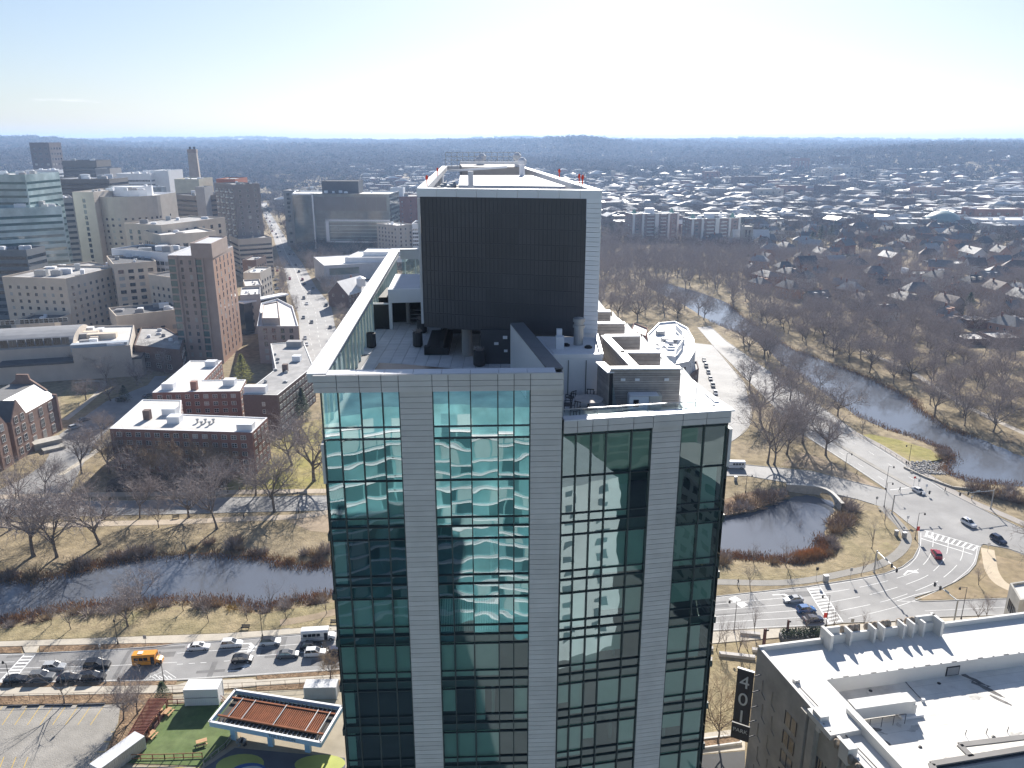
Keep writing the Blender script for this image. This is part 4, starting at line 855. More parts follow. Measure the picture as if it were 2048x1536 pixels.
# ---------------------------------------------------------------- building kit
def ccw(pts):
 a = sum(pts[i][0] * pts[(i + 1) % len(pts)][1] - pts[(i + 1) % len(pts)][0] * pts[i][1] for i in range(len(pts)))
 return [Vector((p[0], p[1])) for p in (pts if a > 0 else pts[::-1])]
class Bld:
 def __init__(s, name, label, pts, h, wall, roof, z0=0.0, parapet=.8, cat='building', group=None, capm=None, pw=.4, under=-1.0):
  s.pts = ccw(pts); NOGO.append([(p.x, p.y) for p in s.pts]); s.h = h; s.z0 = z0; s.wallm = wall
  c = sum(s.pts, Vector((0, 0))) / len(s.pts); s.o = thing(name, label, cat, (c.x, c.y, z0), 0, group)
  s.c = c; MB().prism(s.pts, z0 + under, h, top=parapet > 0 and False).build('wall', wall, s.o)
  s.roof(s.pts, h, roof, parapet, capm or wall, pw)
 def roof(s, pts, h, roof, parapet, capm, pw):
  MB().poly([(p.x, p.y, h - parapet) for p in pts]).build('roof', roof, s.o)
  if parapet > 0:
   n = len(pts); ins = []
   for i in range(n):
    e0 = (pts[i] - pts[i - 1]).normalized(); e1 = (pts[(i + 1) % n] - pts[i]).normalized()
    n0 = Vector((-e0.y, e0.x)); n1 = Vector((-e1.y, e1.x)); b = (n0 + n1); k = max(.3, 1 + n0.dot(n1)); ins.append(pts[i] + b * (pw / k))
   m = MB()
   for i in range(n):
    j = (i + 1) % n; a, b, c, d = pts[i], pts[j], ins[j], ins[i]
    m.quads([(a.x, a.y, h), (b.x, b.y, h), (c.x, c.y, h), (d.x, d.y, h)], [(0, 1, 2, 3)])
    m.quads([(d.x, d.y, h), (c.x, c.y, h), (c.x, c.y, h - parapet), (d.x, d.y, h - parapet)], [(0, 1, 2, 3)])
   m.build('parapet', capm, s.o)
 def tier(s, pts, z0, z1, wall, roof, parapet=.6, name='upper_storey'):
  pts = ccw(pts); MB().prism(pts, z0, z1, top=False).build(name, wall, s.o); s.roof(pts, z1, roof, parapet, wall, .35)
 def box(s, name, c, d, mat, rz=0.0): return MB().box(c, d, rz, ).build(name, mat, s.o)
 def face(s, i, pts=None):
  pts = pts or s.pts; return pts[i], pts[(i + 1) % len(pts)]
 def near_faces(s):
  """faces turned towards the viewpoint, left to right"""
  o = []
  for i in range(len(s.pts)):
   p, q = s.face(i); d = q - p; n = Vector((d.y, -d.x)); m = (p + q) / 2
   if n.dot(m) < 0: o.append(i)
  return sorted(o, key=lambda i: topx((*(s.pts[i] + s.pts[(i + 1) % len(s.pts)]) / 2, 0))[0])
WINC = {}
def win_mesh(w_, h_, style, var=0):
 k = (round(w_, 2), round(h_, 2), style, var); gd = (glass_d, glass_g, glass_p)[var]
 if k in WINC: return WINC[k]
 m = MB()
 if style in ('white2', 'white1', 'white3'):                          # white frame, panes set back in it
  f = .09; m.quads([(-w_ / 2, -.03, 0), (w_ / 2, -.03, 0), (w_ / 2, -.03, h_), (-w_ / 2, -.03, h_)], [(0, 1, 2, 3)], 1)
  for (a, b) in (((-w_ / 2, 0), (w_ / 2, 0)), ((-w_ / 2, h_), (w_ / 2, h_))): m.bar((a[0], -.06, a[1]), (b[0], -.06, b[1]), .12, f, 0)
  nv = {'white1': 0, 'white2': 1, 'white3': 2}[style]
  for j in range(nv + 2): x = -w_ / 2 + w_ * j / (nv + 1); m.box((x, -.06, h_ / 2), (f, .12, h_), 0, 0)
  m.box((0, -.055, h_ * .5), (w_, .1, .07), 0, 0); mats = [winframe, gd]
 elif style == 'punch':                                               # dark opening with a sill
  m.quads([(-w_ / 2, -.03, 0), (w_ / 2, -.03, 0), (w_ / 2, -.03, h_), (-w_ / 2, -.03, h_)], [(0, 1, 2, 3)], 1)
  m.box((0, -.07, -.05), (w_ + .15, .14, .1), 0, 0); m.box((0, -.05, h_ * .55), (.06, .06, h_ * .9), 0, 0); mats = [greyconc, gd]
 elif style in ('band', 'bandb', 'bandt'):
  m.quads([(-w_ / 2, -.04, 0), (w_ / 2, -.04, 0), (w_ / 2, -.04, h_), (-w_ / 2, -.04, h_)], [(0, 1, 2, 3)], 1); n_ = max(2, int(w_ / 2.4))
  for j in range(n_ + 1): m.box((-w_ / 2 + w_ * j / n_, -.07, h_ / 2), (.09, .09, h_), 0, 0)
  mats = [darkmetal, {'band': gd, 'bandb': glass_b, 'bandt': glass_t}[style]]
 elif style == 'bandw':
  m.quads([(-w_ / 2, -.04, 0), (w_ / 2, -.04, 0), (w_ / 2, -.04, h_), (-w_ / 2, -.04, h_)], [(0, 1, 2, 3)], 1); n_ = max(2, int(w_ / 1.6))
  for j in range(n_ + 1): m.box((-w_ / 2 + w_ * j / n_, -.07, h_ / 2), (.16, .09, h_), 0, 0)
  mats = [white, glass_d]
 WINC[k] = m.mesh('window', mats); return WINC[k]
def windows(b, i, cols, rows, w_, h_, z0, dz, style='punch', m0=.06, m1=.06, skip=None, name='window', pts=None, jit=0):
 p, q = b.face(i, pts); d = q - p; L_ = d.length; d = d / L_; rz = atan2(d.y, d.x)
 base = Vector((b.c.x, b.c.y, b.z0))
 for c in range(cols):
  t = m0 + (1 - m0 - m1) * (c + .5) / cols; x = p + d * (L_ * t)
  for r in range(rows):
   if skip and skip(c, r): continue
   inst(name, win_mesh(w_, h_, style, R.choice((0, 0, 0, 0, 1, 1, 2)) if style[0] != 'b' else R.choice((0, 0, 1))), b.o, (x.x - base.x, x.y - base.y, z0 + r * dz - base.z), rz)
def bands(b, i, rows, h_, z0, dz, style='band', m0=.02, m1=.02, pts=None, name='window_band'):
 p, q = b.face(i, pts); L_ = (q - p).length; windows(b, i, 1, rows, round(L_ * (1 - m0 - m1), 1), h_, z0, dz, style, m0, m1, name=name, pts=pts)
def clutter(b, n, z, mat=None, sc=1.0, pts=None):
 pts = pts or b.pts
 for k in range(n):
  u, v = R.random(), R.random(); i = R.randrange(len(pts)); p = b.c.lerp(pts[i], R.uniform(.1, .7)).lerp(pts[(i + 1) % len(pts)], R.uniform(0, .35))
  s_ = (R.uniform(1, 3.5) * sc, R.uniform(1, 3) * sc, R.uniform(.6, 2) * sc); mm_ = mat or R.choice([whitem, steel, greyconc, white])
  m = MB(); rz = R.uniform(0, .5); m.box((p.x, p.y, z + s_[2] / 2), s_, rz); m.box((p.x, p.y, z + s_[2] + .08), (s_[0] * .6, s_[1] * .6, .16), rz); m.build('roof_unit', mm_, b.o)
def px_poly(l, z): return [at(a, c, z) for a, c in l]
def quad3(a, b_, c): return [a, b_, c, a + c - b_]

# ---------------------------------------------------------------- brick halls by the park, left
hA = 15.0
b = Bld('dormitory', 'red brick dormitory with white roof, front one nearest the park drive', px_poly([(219, 857), (504, 865), (535, 835), (362, 828), (363, 800), (285, 799)], hA), hA, brick, paleroof, parapet=.25, capm=white, pw=.5)
nf = b.near_faces()
for i in range(6):
 p, q = b.face(i); L_ = (q - p).length
 if L_ > 8: windows(b, i, max(2, int(L_ / 3.4)), 5, 1.7, 1.45, 1.0, 2.85, 'white2', .03, .03)
for (px_, py_, s_) in ((341, 822, 1), (492, 853, 1.1), (350, 838, .9)): c = at(px_, py_, hA + .8); b.box('stair_head', (c.x, c.y, hA + .9), (4.6 * s_, 3.6, 2.4), white)
c = at(294, 826, hA + 2); b.box('chimney', (c.x, c.y, hA + 1.4), (2.2, 2.0, 3.4), brick_d)
for k in range(5): c = at(395 + 8 * k, 844 + (k % 2) * 5, hA); MB().lathe([(.35, 0), (.35, .9), (.6, 1.0), (.5, 1.4)], (c.x, c.y, hA - .2), 8).build('roof_vent', steel, b.o)
b = Bld('dormitory', 'red brick dormitory with white roof, rear one beside the bright evergreen', px_poly([(304, 785), (480, 782), (492, 759), (407, 760), (444, 721), (380, 721)], hA), hA, brick, paleroof, parapet=.25, capm=white, pw=.5)
for i in range(6):
 p, q = b.face(i); L_ = (q - p).length
 if L_ > 8: windows(b, i, max(2, int(L_ / 3.4)), 5, 1.7, 1.45, 1.0, 2.85, 'white2', .03, .03)
for (px_, py_) in ((338, 772), (460, 764), (423, 727)): c = at(px_, py_, hA + .8); b.box('stair_head', (c.x, c.y, hA + .9), (4.4, 3.4, 2.4), white)
c = at(388, 768, hA + 2); b.box('chimney', (c.x, c.y, hA + 1.4), (2.2, 2.0, 3.4), brick)
hB = 15.5
b = Bld('dormitory', 'dark brick dormitory with grey roof between the brick halls and the avenue', px_poly([(485, 789), (555, 790), (627, 732), (607, 682), (541, 687), (551, 738)], hB), hB, brick_d, greyroof, parapet=.3, capm=winframe, pw=.4)
for i in range(6):
 p, q = b.face(i); L_ = (q - p).length; d = q - p
 if i in b.near_faces():
  if L_ > 25: windows(b, i, int(L_ / 3.4), 5, 2.3, 1.6, .8, 2.9, 'white3', .02, .02)
  else: windows(b, i, 1, 4, 1.1, 1.5, 2.4, 2.9, 'white1', .46, .3)
c = at(512, 779, hB + .8); b.box('stair_head', (c.x, c.y, hB + 1), (8, 3.2, 2.6), white); c = at(590, 688, hB + .8); b.box('stair_head', (c.x, c.y, hB + 1), (7, 4, 2.6), greyconc); c = at(594, 720, hB); b.box('stair_head', (c.x, c.y, hB + .8), (3.4, 3, 2.4), white)
c = at(570, 732, hB + 2); b.box('chimney', (c.x, c.y, hB + 1.2), (2, 2, 3.2), brick_d); clutter(b, 7, hB - .3, steel, .5)
# ---------------------------------------------------------------- gabled hall at the far left
gA = at(123, 860); gB = at(-10, 946); dF = (gB - gA).normalized(); nI = Vector((dF.y, -dF.x, 0)); nI = nI if nI.x < 0 else -nI
Lh = (gB - gA).length + 30; eH, rH, Dp = 13.5, 20.0, 22.0
hall = thing('gabled_hall', 'stone trimmed brick hall with steep gables and pale roof slope, far left', 'building', gA)
P0, P1 = gA, gA + dF * Lh; Q0, Q1 = P0 + nI * Dp, P1 + nI * Dp; gb = M('hall_brick', (.30, .205, .165), .9, .2, .8, .2, c2=(.24, .165, .135), cscale=.2)
MB().prism([P0, Q0, Q1, P1] if 1 else [], -1, eH, top=False).build('wall', gb, hall)
rt = lambda t, u: P0 + dF * (Lh * t) + nI * (Dp * u)
slate = M('slate_roof', (.16, .155, .15), .7, .15, .4, .4); paleslope = M('pale_roof_slope', (.50, .50, .50), .55, .1, .3, .5)
def z_(v, h): return (v.x, v.y, h)
MB().poly([z_(rt(0, 0), eH), z_(rt(1, 0), eH), z_(rt(1, .3), rH - 1.5), z_(rt(0, .3), rH - 1.5)]).build('roof_slope', paleslope, hall)
MB().poly([z_(rt(0, .3), rH - 1.5), z_(rt(1, .3), rH - 1.5), z_(rt(1, .72), rH - 1.5), z_(rt(0, .72), rH - 1.5)]).build('roof_flat', slate, hall)
MB().poly([z_(rt(0, .72), rH - 1.5), z_(rt(1, .72), rH - 1.5), z_(rt(1, 1), eH), z_(rt(0, 1), eH)]).build('roof_slope', slate, hall)
m = MB(); e_ = -dF * .4
pr = [(-.02, -.5), (-.02, eH + .8), (.12, eH + 1.0), (.13, eH + 2.6), (.38, rH + .3), (.40, rH + 2.2), (.60, rH + 2.2), (.62, rH + .3), (.87, eH + 2.6), (.88, eH + 1.0), (1.02, eH + .8), (1.02, -.5)]
f0 = [z_(rt(0, u) + e_, h) for u, h in pr]; f1 = [z_(rt(0, u) + dF * .5, h) for u, h in pr]; n_ = len(pr)
m.poly(f0); m.poly(f1[::-1]); m.quads(f0 + f1, [(i, (i + 1) % n_, n_ + (i + 1) % n_, n_ + i) for i in range(n_)]); m.build('gable_end', gb, hall)
class FB: pass
fb = FB(); fb.o = hall; fb.c = Vector((gA.x, gA.y)); fb.z0 = 0.0
fpts = [Vector((P0.x, P0.y)), Vector((P1.x, P1.y))]
def fface(p, q):
 d = q - p; n = Vector((d.y, -d.x)); return [p, q] if n.dot((p + q) / 2) < 0 else [q, p]
fb.face = lambda i, pts=None: (pts[0], pts[1])
for z0_, h_ in ((1.0, 3.0), (5.2, 3.2), (9.6, 3.0)): windows(fb, 0, 11, 1, 2.0, h_, z0_, 4.2, 'white3', .04, .02, pts=fface(*fpts))
windows(fb, 0, 3, 3, 1.6, 2.8, 1.2, 4.3, 'white2', .1, .1, pts=fface(Vector((P0.x, P0.y)) + e_.to_2d(), Vector((Q0.x, Q0.y)) + e_.to_2d()))
for (t0_, w2) in ((.30, 9), (.46, 6), (.78, 9)):
 a = P0 + dF * (Lh * t0_) - nI * 1.6; bb_ = a + dF * w2; mid = (a + bb_) / 2; k = nI * 9
 m = MB(); m.prism([a, bb_, bb_ + nI * 2.5, a + nI * 2.5], -.5, eH + .5, top=False)
 m.quads([z_(a, eH + .5), z_(bb_, eH + .5), z_(mid, eH + .5 + w2 * .75), z_(a - nI * -.4, eH + .5), z_(bb_ + nI * .4, eH + .5), z_(mid + nI * .4, eH + .5 + w2 * .75)], [(0, 1, 2), (3, 5, 4), (0, 2, 5, 3), (1, 4, 5, 2)]); m.build('bay', gb, hall)
 ml = mid + nI * (9); m = MB(); zt = eH + .3 + w2 * .72
 m.poly([z_(a + nI * .4, eH + .4), z_(mid + nI * .4, zt), z_(ml, zt), z_(a + nI * 3.0, eH + .4)]); m.poly([z_(bb_ + nI * .4, eH + .4), z_(bb_ + nI * 3.0, eH + .4), z_(ml, zt), z_(mid + nI * .4, zt)]); m.build('bay_roof', darkroof, hall)
 windows(fb, 0, 2 if w2 > 7 else 1, 4, 1.8, 2.4, 1.4, 3.8, 'white2', .1, .1, pts=fface(Vector((a.x, a.y)), Vector((bb_.x, bb_.y))))
for (t_, u_, s_) in ((.35, .5, 5), (.5, .45, 3.5), (.62, .55, 4)): c = rt(t_, u_); MB().box((c.x, c.y, rH - .6), (s_, s_ * .8, 1.8), 0.6).build('roof_unit', white, hall)
c = at(95, 892); MB().box((c.x, c.y, 1.2), (9, 5, 2.4), .75).box((c.x + 4, c.y - 3.4, .5), (7, 4, 1.0), .75).build('entrance_steps', limestone, hall)
# ---------------------------------------------------------------- barrel-roofed museum wing and its low neighbours
z0 = 14.0; a = at(-90, 706, z0); bq = at(146, 692, z0); d2 = (bq - a).normalized(); nn = Vector((-d2.y, d2.x, 0)); Lb = (bq - a).length; Wb = 34.0
bar_ = thing('barrel_roof_hall', 'long hall with grey barrel vault roof and clerestory, behind the gabled hall', 'building', a)
MB().prism([a, bq, bq + nn * Wb, a + nn * Wb], -1, z0, top=False).build('wall', beige2, bar_)
for k in range(12):
 t0_, t1_ = pi * k / 12, pi * (k + 1) / 12; f = lambda t: (Wb / 2 * (1 - cos(t)), z0 + 5.5 * sin(t))
 (u0, h0), (u1, h1) = f(t0_), f(t1_); p_ = a + nn * u0; q_ = bq + nn * u0; r_ = bq + nn * u1; s_ = a + nn * u1
 MB().poly([z_(p_, h0), z_(q_, h0), z_(r_, h1), z_(s_, h1)]).build('roof_strip', M('vault_metal', (.24, .24, .245), .5, .15, .2, .5), bar_)
for e in (a, bq):
 pts_ = [(e + nn * (Wb / 2 * (1 - cos(pi * k / 12))), z0 + 5.5 * sin(pi * k / 12)) for k in range(13)]; MB().poly([z_(v, h) for v, h in pts_]).build('vault_end', beige2, bar_)
NOGO += [[(p.x, p.y) for p in (a, bq, bq + nn * Wb, a + nn * Wb)], [(p.x, p.y) for p in (P0, P1, Q1, Q0)]]
fb2 = FB(); fb2.o = bar_; fb2.c = Vector((a.x, a.y)); fb2.z0 = 0; fb2.face = fb.face
windows(fb2, 0, 24, 1, 2.2, 2.0, z0 - 2.4, 3, 'white1', .01, .01, pts=[Vector((a.x, a.y)), Vector((bq.x, bq.y))])
windows(fb2, 0, 9, 1, 3.2, 3.4, 1.0, 3, 'punch', .3, .02, pts=[Vector((a.x, a.y)), Vector((bq.x, bq.y))])
m = MB(); p_ = a + nn * -9 + d2 * 18; q_ = bq + nn * -9 + d2 * 30; m.prism([p_, q_, q_ + nn * 9, p_ + nn * 9], 8.0, 9.0); m.build('lower_roof', darkroof, bar_); MB().prism([p_ + nn * .5, q_ + nn * .5, q_ + nn * 8.5, p_ + nn * 8.5], -1, 8.0).build('lower_wall', beige2, bar_)
b = Bld('service_wing', 'low block with white plant decks right of the barrel vault', px_poly([(143, 697), (260, 690), (268, 650), (158, 652)], 15), 15, beige2, paleroof, parapet=.8)
for k in range(12): c = at(R.uniform(165, 255), R.uniform(658, 690), 15); b.box('roof_unit', (c.x, c.y, 15.4), (R.uniform(3, 8), R.uniform(2, 5), R.uniform(1, 3)), R.choice([white, whitem, steel, greyconc, beige]), d2.to_2d().angle_signed(Vector((1, 0))))
c = at(200, 690, 15); b.box('plant_screen', (c.x, c.y, 14.6), (24, 4, 3.2), M('blue_grey_screen', (.36, .40, .45), .6), atan2(d2.y, d2.x))
b = Bld('brick_annex', 'dark brick annex with grey roof right of the white plant decks', px_poly([(268, 690), (360, 700), (368, 676), (330, 655), (282, 655)], 12), 12, brick_d, greyroof, parapet=.5)
for i in b.near_faces(): windows(b, i, 3, 2, 2.4, 2.2, 2, 4.5, 'white2', .15, .15)
clutter(b, 8, 11.5, None, .8)
# ---------------------------------------------------------------- tall brown hall, its side brick tinted for the sun on it
hT = 53.0; f0 = at(362, 724); f1 = at(448, 727); f2 = at(486, 690); v = (f1 - f0); w2_ = (f2 - f1)
b = Bld('residence_tower', 'tall brown residence tower with glazed strips and sun-tinted brick side', [f0, f1, f2, f0 + w2_], hT, brownp, M('tower_roof', (.42, .43, .46), .7), parapet=1.0, capm=white)
core = [f0.lerp(f1, .55) - w2_ * .02, f0.lerp(f1, 1.02) - w2_ * .02, f1 + w2_ * .75, f0.lerp(f1, .55) + w2_ * .8]
b.tier(core, hT - 1, hT + 6, brownp, M('tower_roof', (.42, .43, .46), .7))
nf = b.near_faces(); L0 = (f1 - f0).length
for i in nf:
 p, q = b.face(i); d = (q - p).normalized(); L_ = (q - p).length; front = abs(d.x) > .8
 if front:
  windows(b, i, 1, 14, round(L_ * .15, 1), 2.6, 3, 3.5, 'bandt', .01, .84, name='window'); windows(b, i, 1, 14, round(L_ * .14, 1), 2.6, 3, 3.5, 'bandt', .62, .24, name='window')
  windows(b, i, 2, 14, 1.3, 2.0, 3.2, 3.5, 'punch', .2, .42)
  for t_ in (.19, .60, .78): x = p + d * L_ * t_; MB().box((x.x - d.y * -.0, x.y, hT / 2), (.8, 1.6, hT)).build('fin', brownp, b.o)
 else:
  sidem = brick_o; o_ = Vector((d.y, -d.x)) * .012  # side brick coloured brighter orange to carry the sunlight on it
  MB().poly([(p.x + o_.x + d.x * .5, p.y + o_.y + d.y * .5, 0), (q.x + o_.x - d.x * .5, q.y + o_.y - d.y * .5, 0), (q.x + o_.x - d.x * .5, q.y + o_.y - d.y * .5, hT - 2), (p.x + o_.x + d.x * .5, p.y + o_.y + d.y * .5, hT - 2)]).build('sun_tinted_brick', sidem, b.o)
  windows(b, i, 5, 14, 1.6, 2.4, 3, 3.5, 'punch', .05, .05, pts=None)
b = Bld('residence_annex', 'brown annex with white stepped roofs at the foot of the residence tower', px_poly([(514, 652), (597, 652), (585, 612), (555, 597), (522, 606)], 19), 19, brownp, whiteroof, parapet=1.0, capm=white)
b.tier(px_poly([(524, 640), (560, 640), (556, 606), (527, 612)], 21), 18, 22, brownp, whiteroof)
for i in b.near_faces(): windows(b, i, 4, 5, 1.8, 2.2, 2, 3.4, 'punch', .08, .08)
c = at(508, 640, 10); MB().bar((c.x - 8, c.y + 4, 19), (c.x + 10, c.y + 30, 19), 6, .8).build('covered_link', white, b.o); MB().bar((c.x - 8, c.y + 5, 9.5), (c.x + 9, c.y + 30, 9.5), 4, 18).build('link_wall', glass_d, b.o)

# ---------------------------------------------------------------- hospital quarter, upper left
def blk(name, label, L_, R_, Y, depth, wall, roof=greyroof, spec=None, skew=0.0, base=-1, par=1.0, group=None, cat='building', capm=None, clut=8, zref=None):
 """a block whose roof front corners stand at pixels L_ and R_ at forward distance Y; spec is a list of window layouts per visible face"""
 z = zat(zref or L_[1], Y); a = at(L_[0], L_[1], z); c = at(R_[0], R_[1], z) if abs(R_[1] - L_[1]) > .5 else at(R_[0], L_[1], z)
 d = (c - a).normalized(); n = Vector((-d.y, d.x, 0)); n = (n + d * skew).normalized()
 b = Bld(name, label, [a, c, c + n * depth, a + n * depth], z, wall, roof, 0, par, cat, group, capm)
 if spec:
  for i in b.near_faces():
   p, q = b.face(i); fl = (q - p).length; kind = spec[0] if abs((q - p).normalized().dot(Vector((d.x, d.y)))) > .9 else (spec[1] if len(spec) > 1 else spec[0])
   if kind is None: continue
   t = kind[0]
   if t == 'band': rows = max(1, int((z - 4) / kind[2])); bands(b, i, rows, kind[1], 3, kind[2], kind[3])
   else: cols = max(1, int(fl / kind[1])); rows = max(1, int((z - 3) / kind[2])); windows(b, i, cols, rows, kind[3], kind[4], 2.6, kind[2], kind[5], .04, .04, (kind[6] if len(kind) > 6 else None))
 if clut: clutter(b, clut, z - par, None, max(.6, min(2.2, (c - a).length / 22)))
 b.z = z; return b
glazed = M('curtain_wall', (.07, .10, .11), .12, .3, .06, .9, c2=(.15, .20, .21), cscale=.04)
silverg = M('silver_glazing', (.50, .60, .60), .2, .3, .08, .8, c2=(.32, .42, .43), cscale=.05)
PUN = lambda cw, fh, w, h, st='punch', sk=None: ('win', cw, fh, w, h, st, sk)
b = blk('glass_tower', 'stepped pale glass tower at the left edge with rooftop pipes', (-60, 349), (49, 349), 520, 40, silverg, whiteroof, [('band', 1.5, 4.2, 'bandt')], clut=14)
b = blk('glass_block', 'lower reflective glass block stepping down from the left glass tower', (-30, 418), (123, 412), 505, 36, silverg, whiteroof, [('band', 1.7, 4.2, 'bandt')], clut=12)
b = blk('glass_podium', 'dark banded base of the left glass tower', (-60, 500), (52, 500), 480, 20, M('dark_bands', (.17, .18, .19), .6), darkroof, [('band', 2.0, 4.2, 'bandb')])
b = blk('hospital_block', 'beige hospital block with small square windows left of the brown tower', (37, 541), (131, 557), 470, 45, beige, greyroof, [PUN(6.2, 3.9, 1.7, 1.7)], clut=6, zref=549)
b = blk('hospital_block', 'beige hospital wing with square windows turned towards the brown tower', (131, 557), (233, 533), 452, 40, beige, greyroof, [PUN(5.2, 3.9, 1.7, 1.7)], clut=5, zref=548)
b = blk('hospital_block', 'beige hospital block with paired windows directly left of the brown tower', (226, 528), (312, 522), 470, 40, beige, darkroof, [PUN(5.5, 4.0, 3.0, 2.0)], zref=525)
b = blk('hospital_block', 'beige hospital corner with hipped top beside the brown tower', (296, 548), (352, 556), 455, 30, beige, darkroof, [PUN(5.0, 4.0, 1.7, 1.7)], zref=552, clut=0)
b = blk('hospital_wing', 'low beige wing with flat dark roof in front of the hospital', (232, 632), (362, 618), 415, 26, beige, darkroof, [PUN(6, 5, 2.2, 2.2)], zref=626)
b = blk('hospital_wing', 'low beige corner wing under the square windowed hospital block', (30, 640), (108, 640), 420, 18, beige, darkroof, [None], clut=5)
b = blk('office_block', 'white strip windowed office between the beige hospital buildings', (222, 497), (341, 506), 500, 26, white, darkroof, [PUN(4.2, 4.2, 3.2, 2.2, 'punch')], zref=500, clut=6)
b = blk('hospital_tower', 'plain concrete slab tower with narrow window strip, upper left', (144, 384), (186, 384), 585, 46, beige2, greyroof, [('win', 30, 4.0, 2.0, 2.6, 'punch', lambda c, r: False)], clut=10)
# round ended ward tower
z = zat(392, 600); cc = atY(238, 392, 600); rr = 24; pts = [(cc.x + rr * cos(t), cc.y + 14 + rr * sin(t)) for t in [pi + pi * k / 16 for k in range(17)]] + [(cc.x + rr, cc.y + 44), (cc.x - rr, cc.y + 44)]
b = Bld('ward_tower', 'round fronted concrete ward tower beside the slab tower', pts, z, beige2, whiteroof, parapet=1.5, capm=white)
for i in b.near_faces(): windows(b, i, 1, 9, 1.7, 1.6, z - 52, 4.4, 'punch', .2, .2)
b.tier([(cc.x + 15 * cos(t), cc.y + 22 + 13 * sin(t)) for t in [2 * pi * k / 14 for k in range(14)]], z - 1, z + 6, white, whiteroof); clutter(b, 10, z + 4, None, 1.4)
b = blk('hospital_block', 'broad beige hospital with rooftop storey behind the white office', (248, 446), (322, 450), 545, 60, beige, greyroof, [PUN(8, 4.2, 2.4, 2.6)], zref=448, clut=5)
b = blk('hospital_block', 'beige hospital range with big square windows behind the brown tower', (321, 470), (432, 462), 530, 50, beige, paleroof, [PUN(5.4, 4.4, 3.2, 2.8)], zref=466, clut=6)
b = blk('research_block', 'grey white research block with shimmering panel facade, upper left', (266, 376), (332, 374), 800, 40, M('shimmer_panel', (.42, .45, .47), .4, .5, .12, .6, c2=(.26, .29, .31), cscale=.2), whiteroof, [('band', 1.2, 3.6, 'bandb')], zref=375)
b = blk('hospital_tower', 'bright white hospital with stepped rooftop, left skyline', (232, 347), (300, 347), 900, 50, white, whiteroof, [('band', 1.8, 4.5, 'bandw')], clut=8)
b = blk('hospital_tower', 'bright white round cornered wing right of the stepped white hospital', (300, 341), (336, 341), 910, 40, white, whiteroof, [('win', 5, 60, 2.0, 30, 'bandb')], clut=6)
b = blk('slab_tower', 'dark tapering apartment tower alone on the left skyline', (58, 285), (97, 285), 1300, 35, M('slab_brown', (.16, .135, .135), .8), darkroof, [PUN(8, 8, 4, 3)], clut=1)
b = blk('slab_tower', 'wide dark block with pale floor bands on the left skyline', (123, 321), (192, 321), 1100, 40, M('slab_dark', (.17, .155, .14), .8), greyroof, [('band', 2.6, 5, 'band')], clut=3)
b = blk('slab_tower', 'narrow grey tower right of the wide banded block', (190, 337), (219, 337), 1000, 30, greyconc, darkroof, [None], clut=1)
b = blk('lab_block', 'low white laboratory under the dark skyline tower', (66, 340), (116, 340), 1150, 50, white, whiteroof, [('band', 2.2, 5, 'band')])
b = blk('lab_block', 'long dark low block left of the concrete slab tower', (50, 356), (110, 356), 900, 40, darkroof, darkroof, [('band', 2.2, 5, 'bandb')])
b = blk('lab_block', 'dark flat roofed block with thin white roof edge behind the slab tower', (118, 358), (218, 358), 800, 40, M('slab_dark', (.17, .155, .14), .8), darkroof, [('band', 2.0, 4.6, 'band')], capm=white)
b = blk('lab_block', 'grey block with brightly cluttered roof behind the glass block', (55, 398), (145, 395), 640, 40, greyconc, whiteroof, [('band', 2.0, 4.4, 'bandb')], zref=396, clut=14)
b = blk('plant_block', 'cream power house with white roof left of the chimney', (348, 358), (397, 358), 850, 40, M('cream_wall', (.50, .46, .36), .8), whiteroof, [None])
# tall chimney
cz = atY(385, 305, 1180); t = thing('chimney', 'tall tan chimney tower rising over the hospital quarter', 'chimney', (cz.x, cz.y, 0))
MB().box((cz.x, cz.y, cz.z / 2), (16, 14, cz.z), .2, taper=.72).build('shaft', M('tan_shaft', (.33, .27, .22), .85), t); MB().box((cz.x, cz.y, cz.z + 2), (12.5, 11, 5), .2).build('crown', M('tan_crown', (.26, .20, .16), .85), t)
for k in (-1, 1): MB().tube((cz.x + 3 * k, cz.y, cz.z + 4), (cz.x + 3 * k, cz.y, cz.z + 8), 1.6, 1.5, 10).build('flue', darkmetal, t)
b = blk('twin_block', 'brown banded block, left half of the pair with a central stair', (335, 388), (393, 392), 720, 40, M('twin_brown', (.24, .205, .175), .8), darkroof, [('band', 1.8, 4.2, 'band')], zref=390)
b = blk('twin_block', 'brown banded block, right half of the pair with a central stair', (405, 392), (445, 390), 725, 40, M('twin_brown', (.24, .205, .175), .8), darkroof, [('band', 1.8, 4.2, 'band')], zref=391)
b = blk('stair_tower', 'pale stair tower between the twin brown banded blocks', (390, 374), (408, 374), 705, 20, greyconc, greyroof, [None], clut=1)
b = blk('atrium_block', 'green tinted glass block behind the balcony tower', (440, 376), (474, 376), 745, 40, glazed, darkroof, [('band', 2.6, 4.2, 'bandt')])
b = blk('red_block', 'block with orange red upper wall near the white steam', (432, 358), (470, 358), 860, 40, M('orange_panel', (.42, .13, .06), .7), greyroof, [None], clut=2)
b = blk('balcony_tower', 'grey apartment tower studded with small pale balconies beside the avenue', (468, 369), (519, 367), 655, 36, M('grey_render', (.235, .215, .21), .85), greyroof, [PUN(5.4, 4.2, 2.0, 2.2, 'white2')], zref=368, clut=8)
for i in b.near_faces()[:1]:
 p, q = b.face(i); d = (q - p).normalized(); o_ = Vector((d.y, -d.x)); L_ = (q - p).length
 for c_ in range(4):
  for r_ in range(13): x = p + d * (L_ * (.14 + .24 * c_)) + o_ * .7; MB().box((x.x, x.y, 14 + r_ * 4.3), (2.6, 1.4, .9), atan2(d.y, d.x)).build('balcony', winframe, b.o)
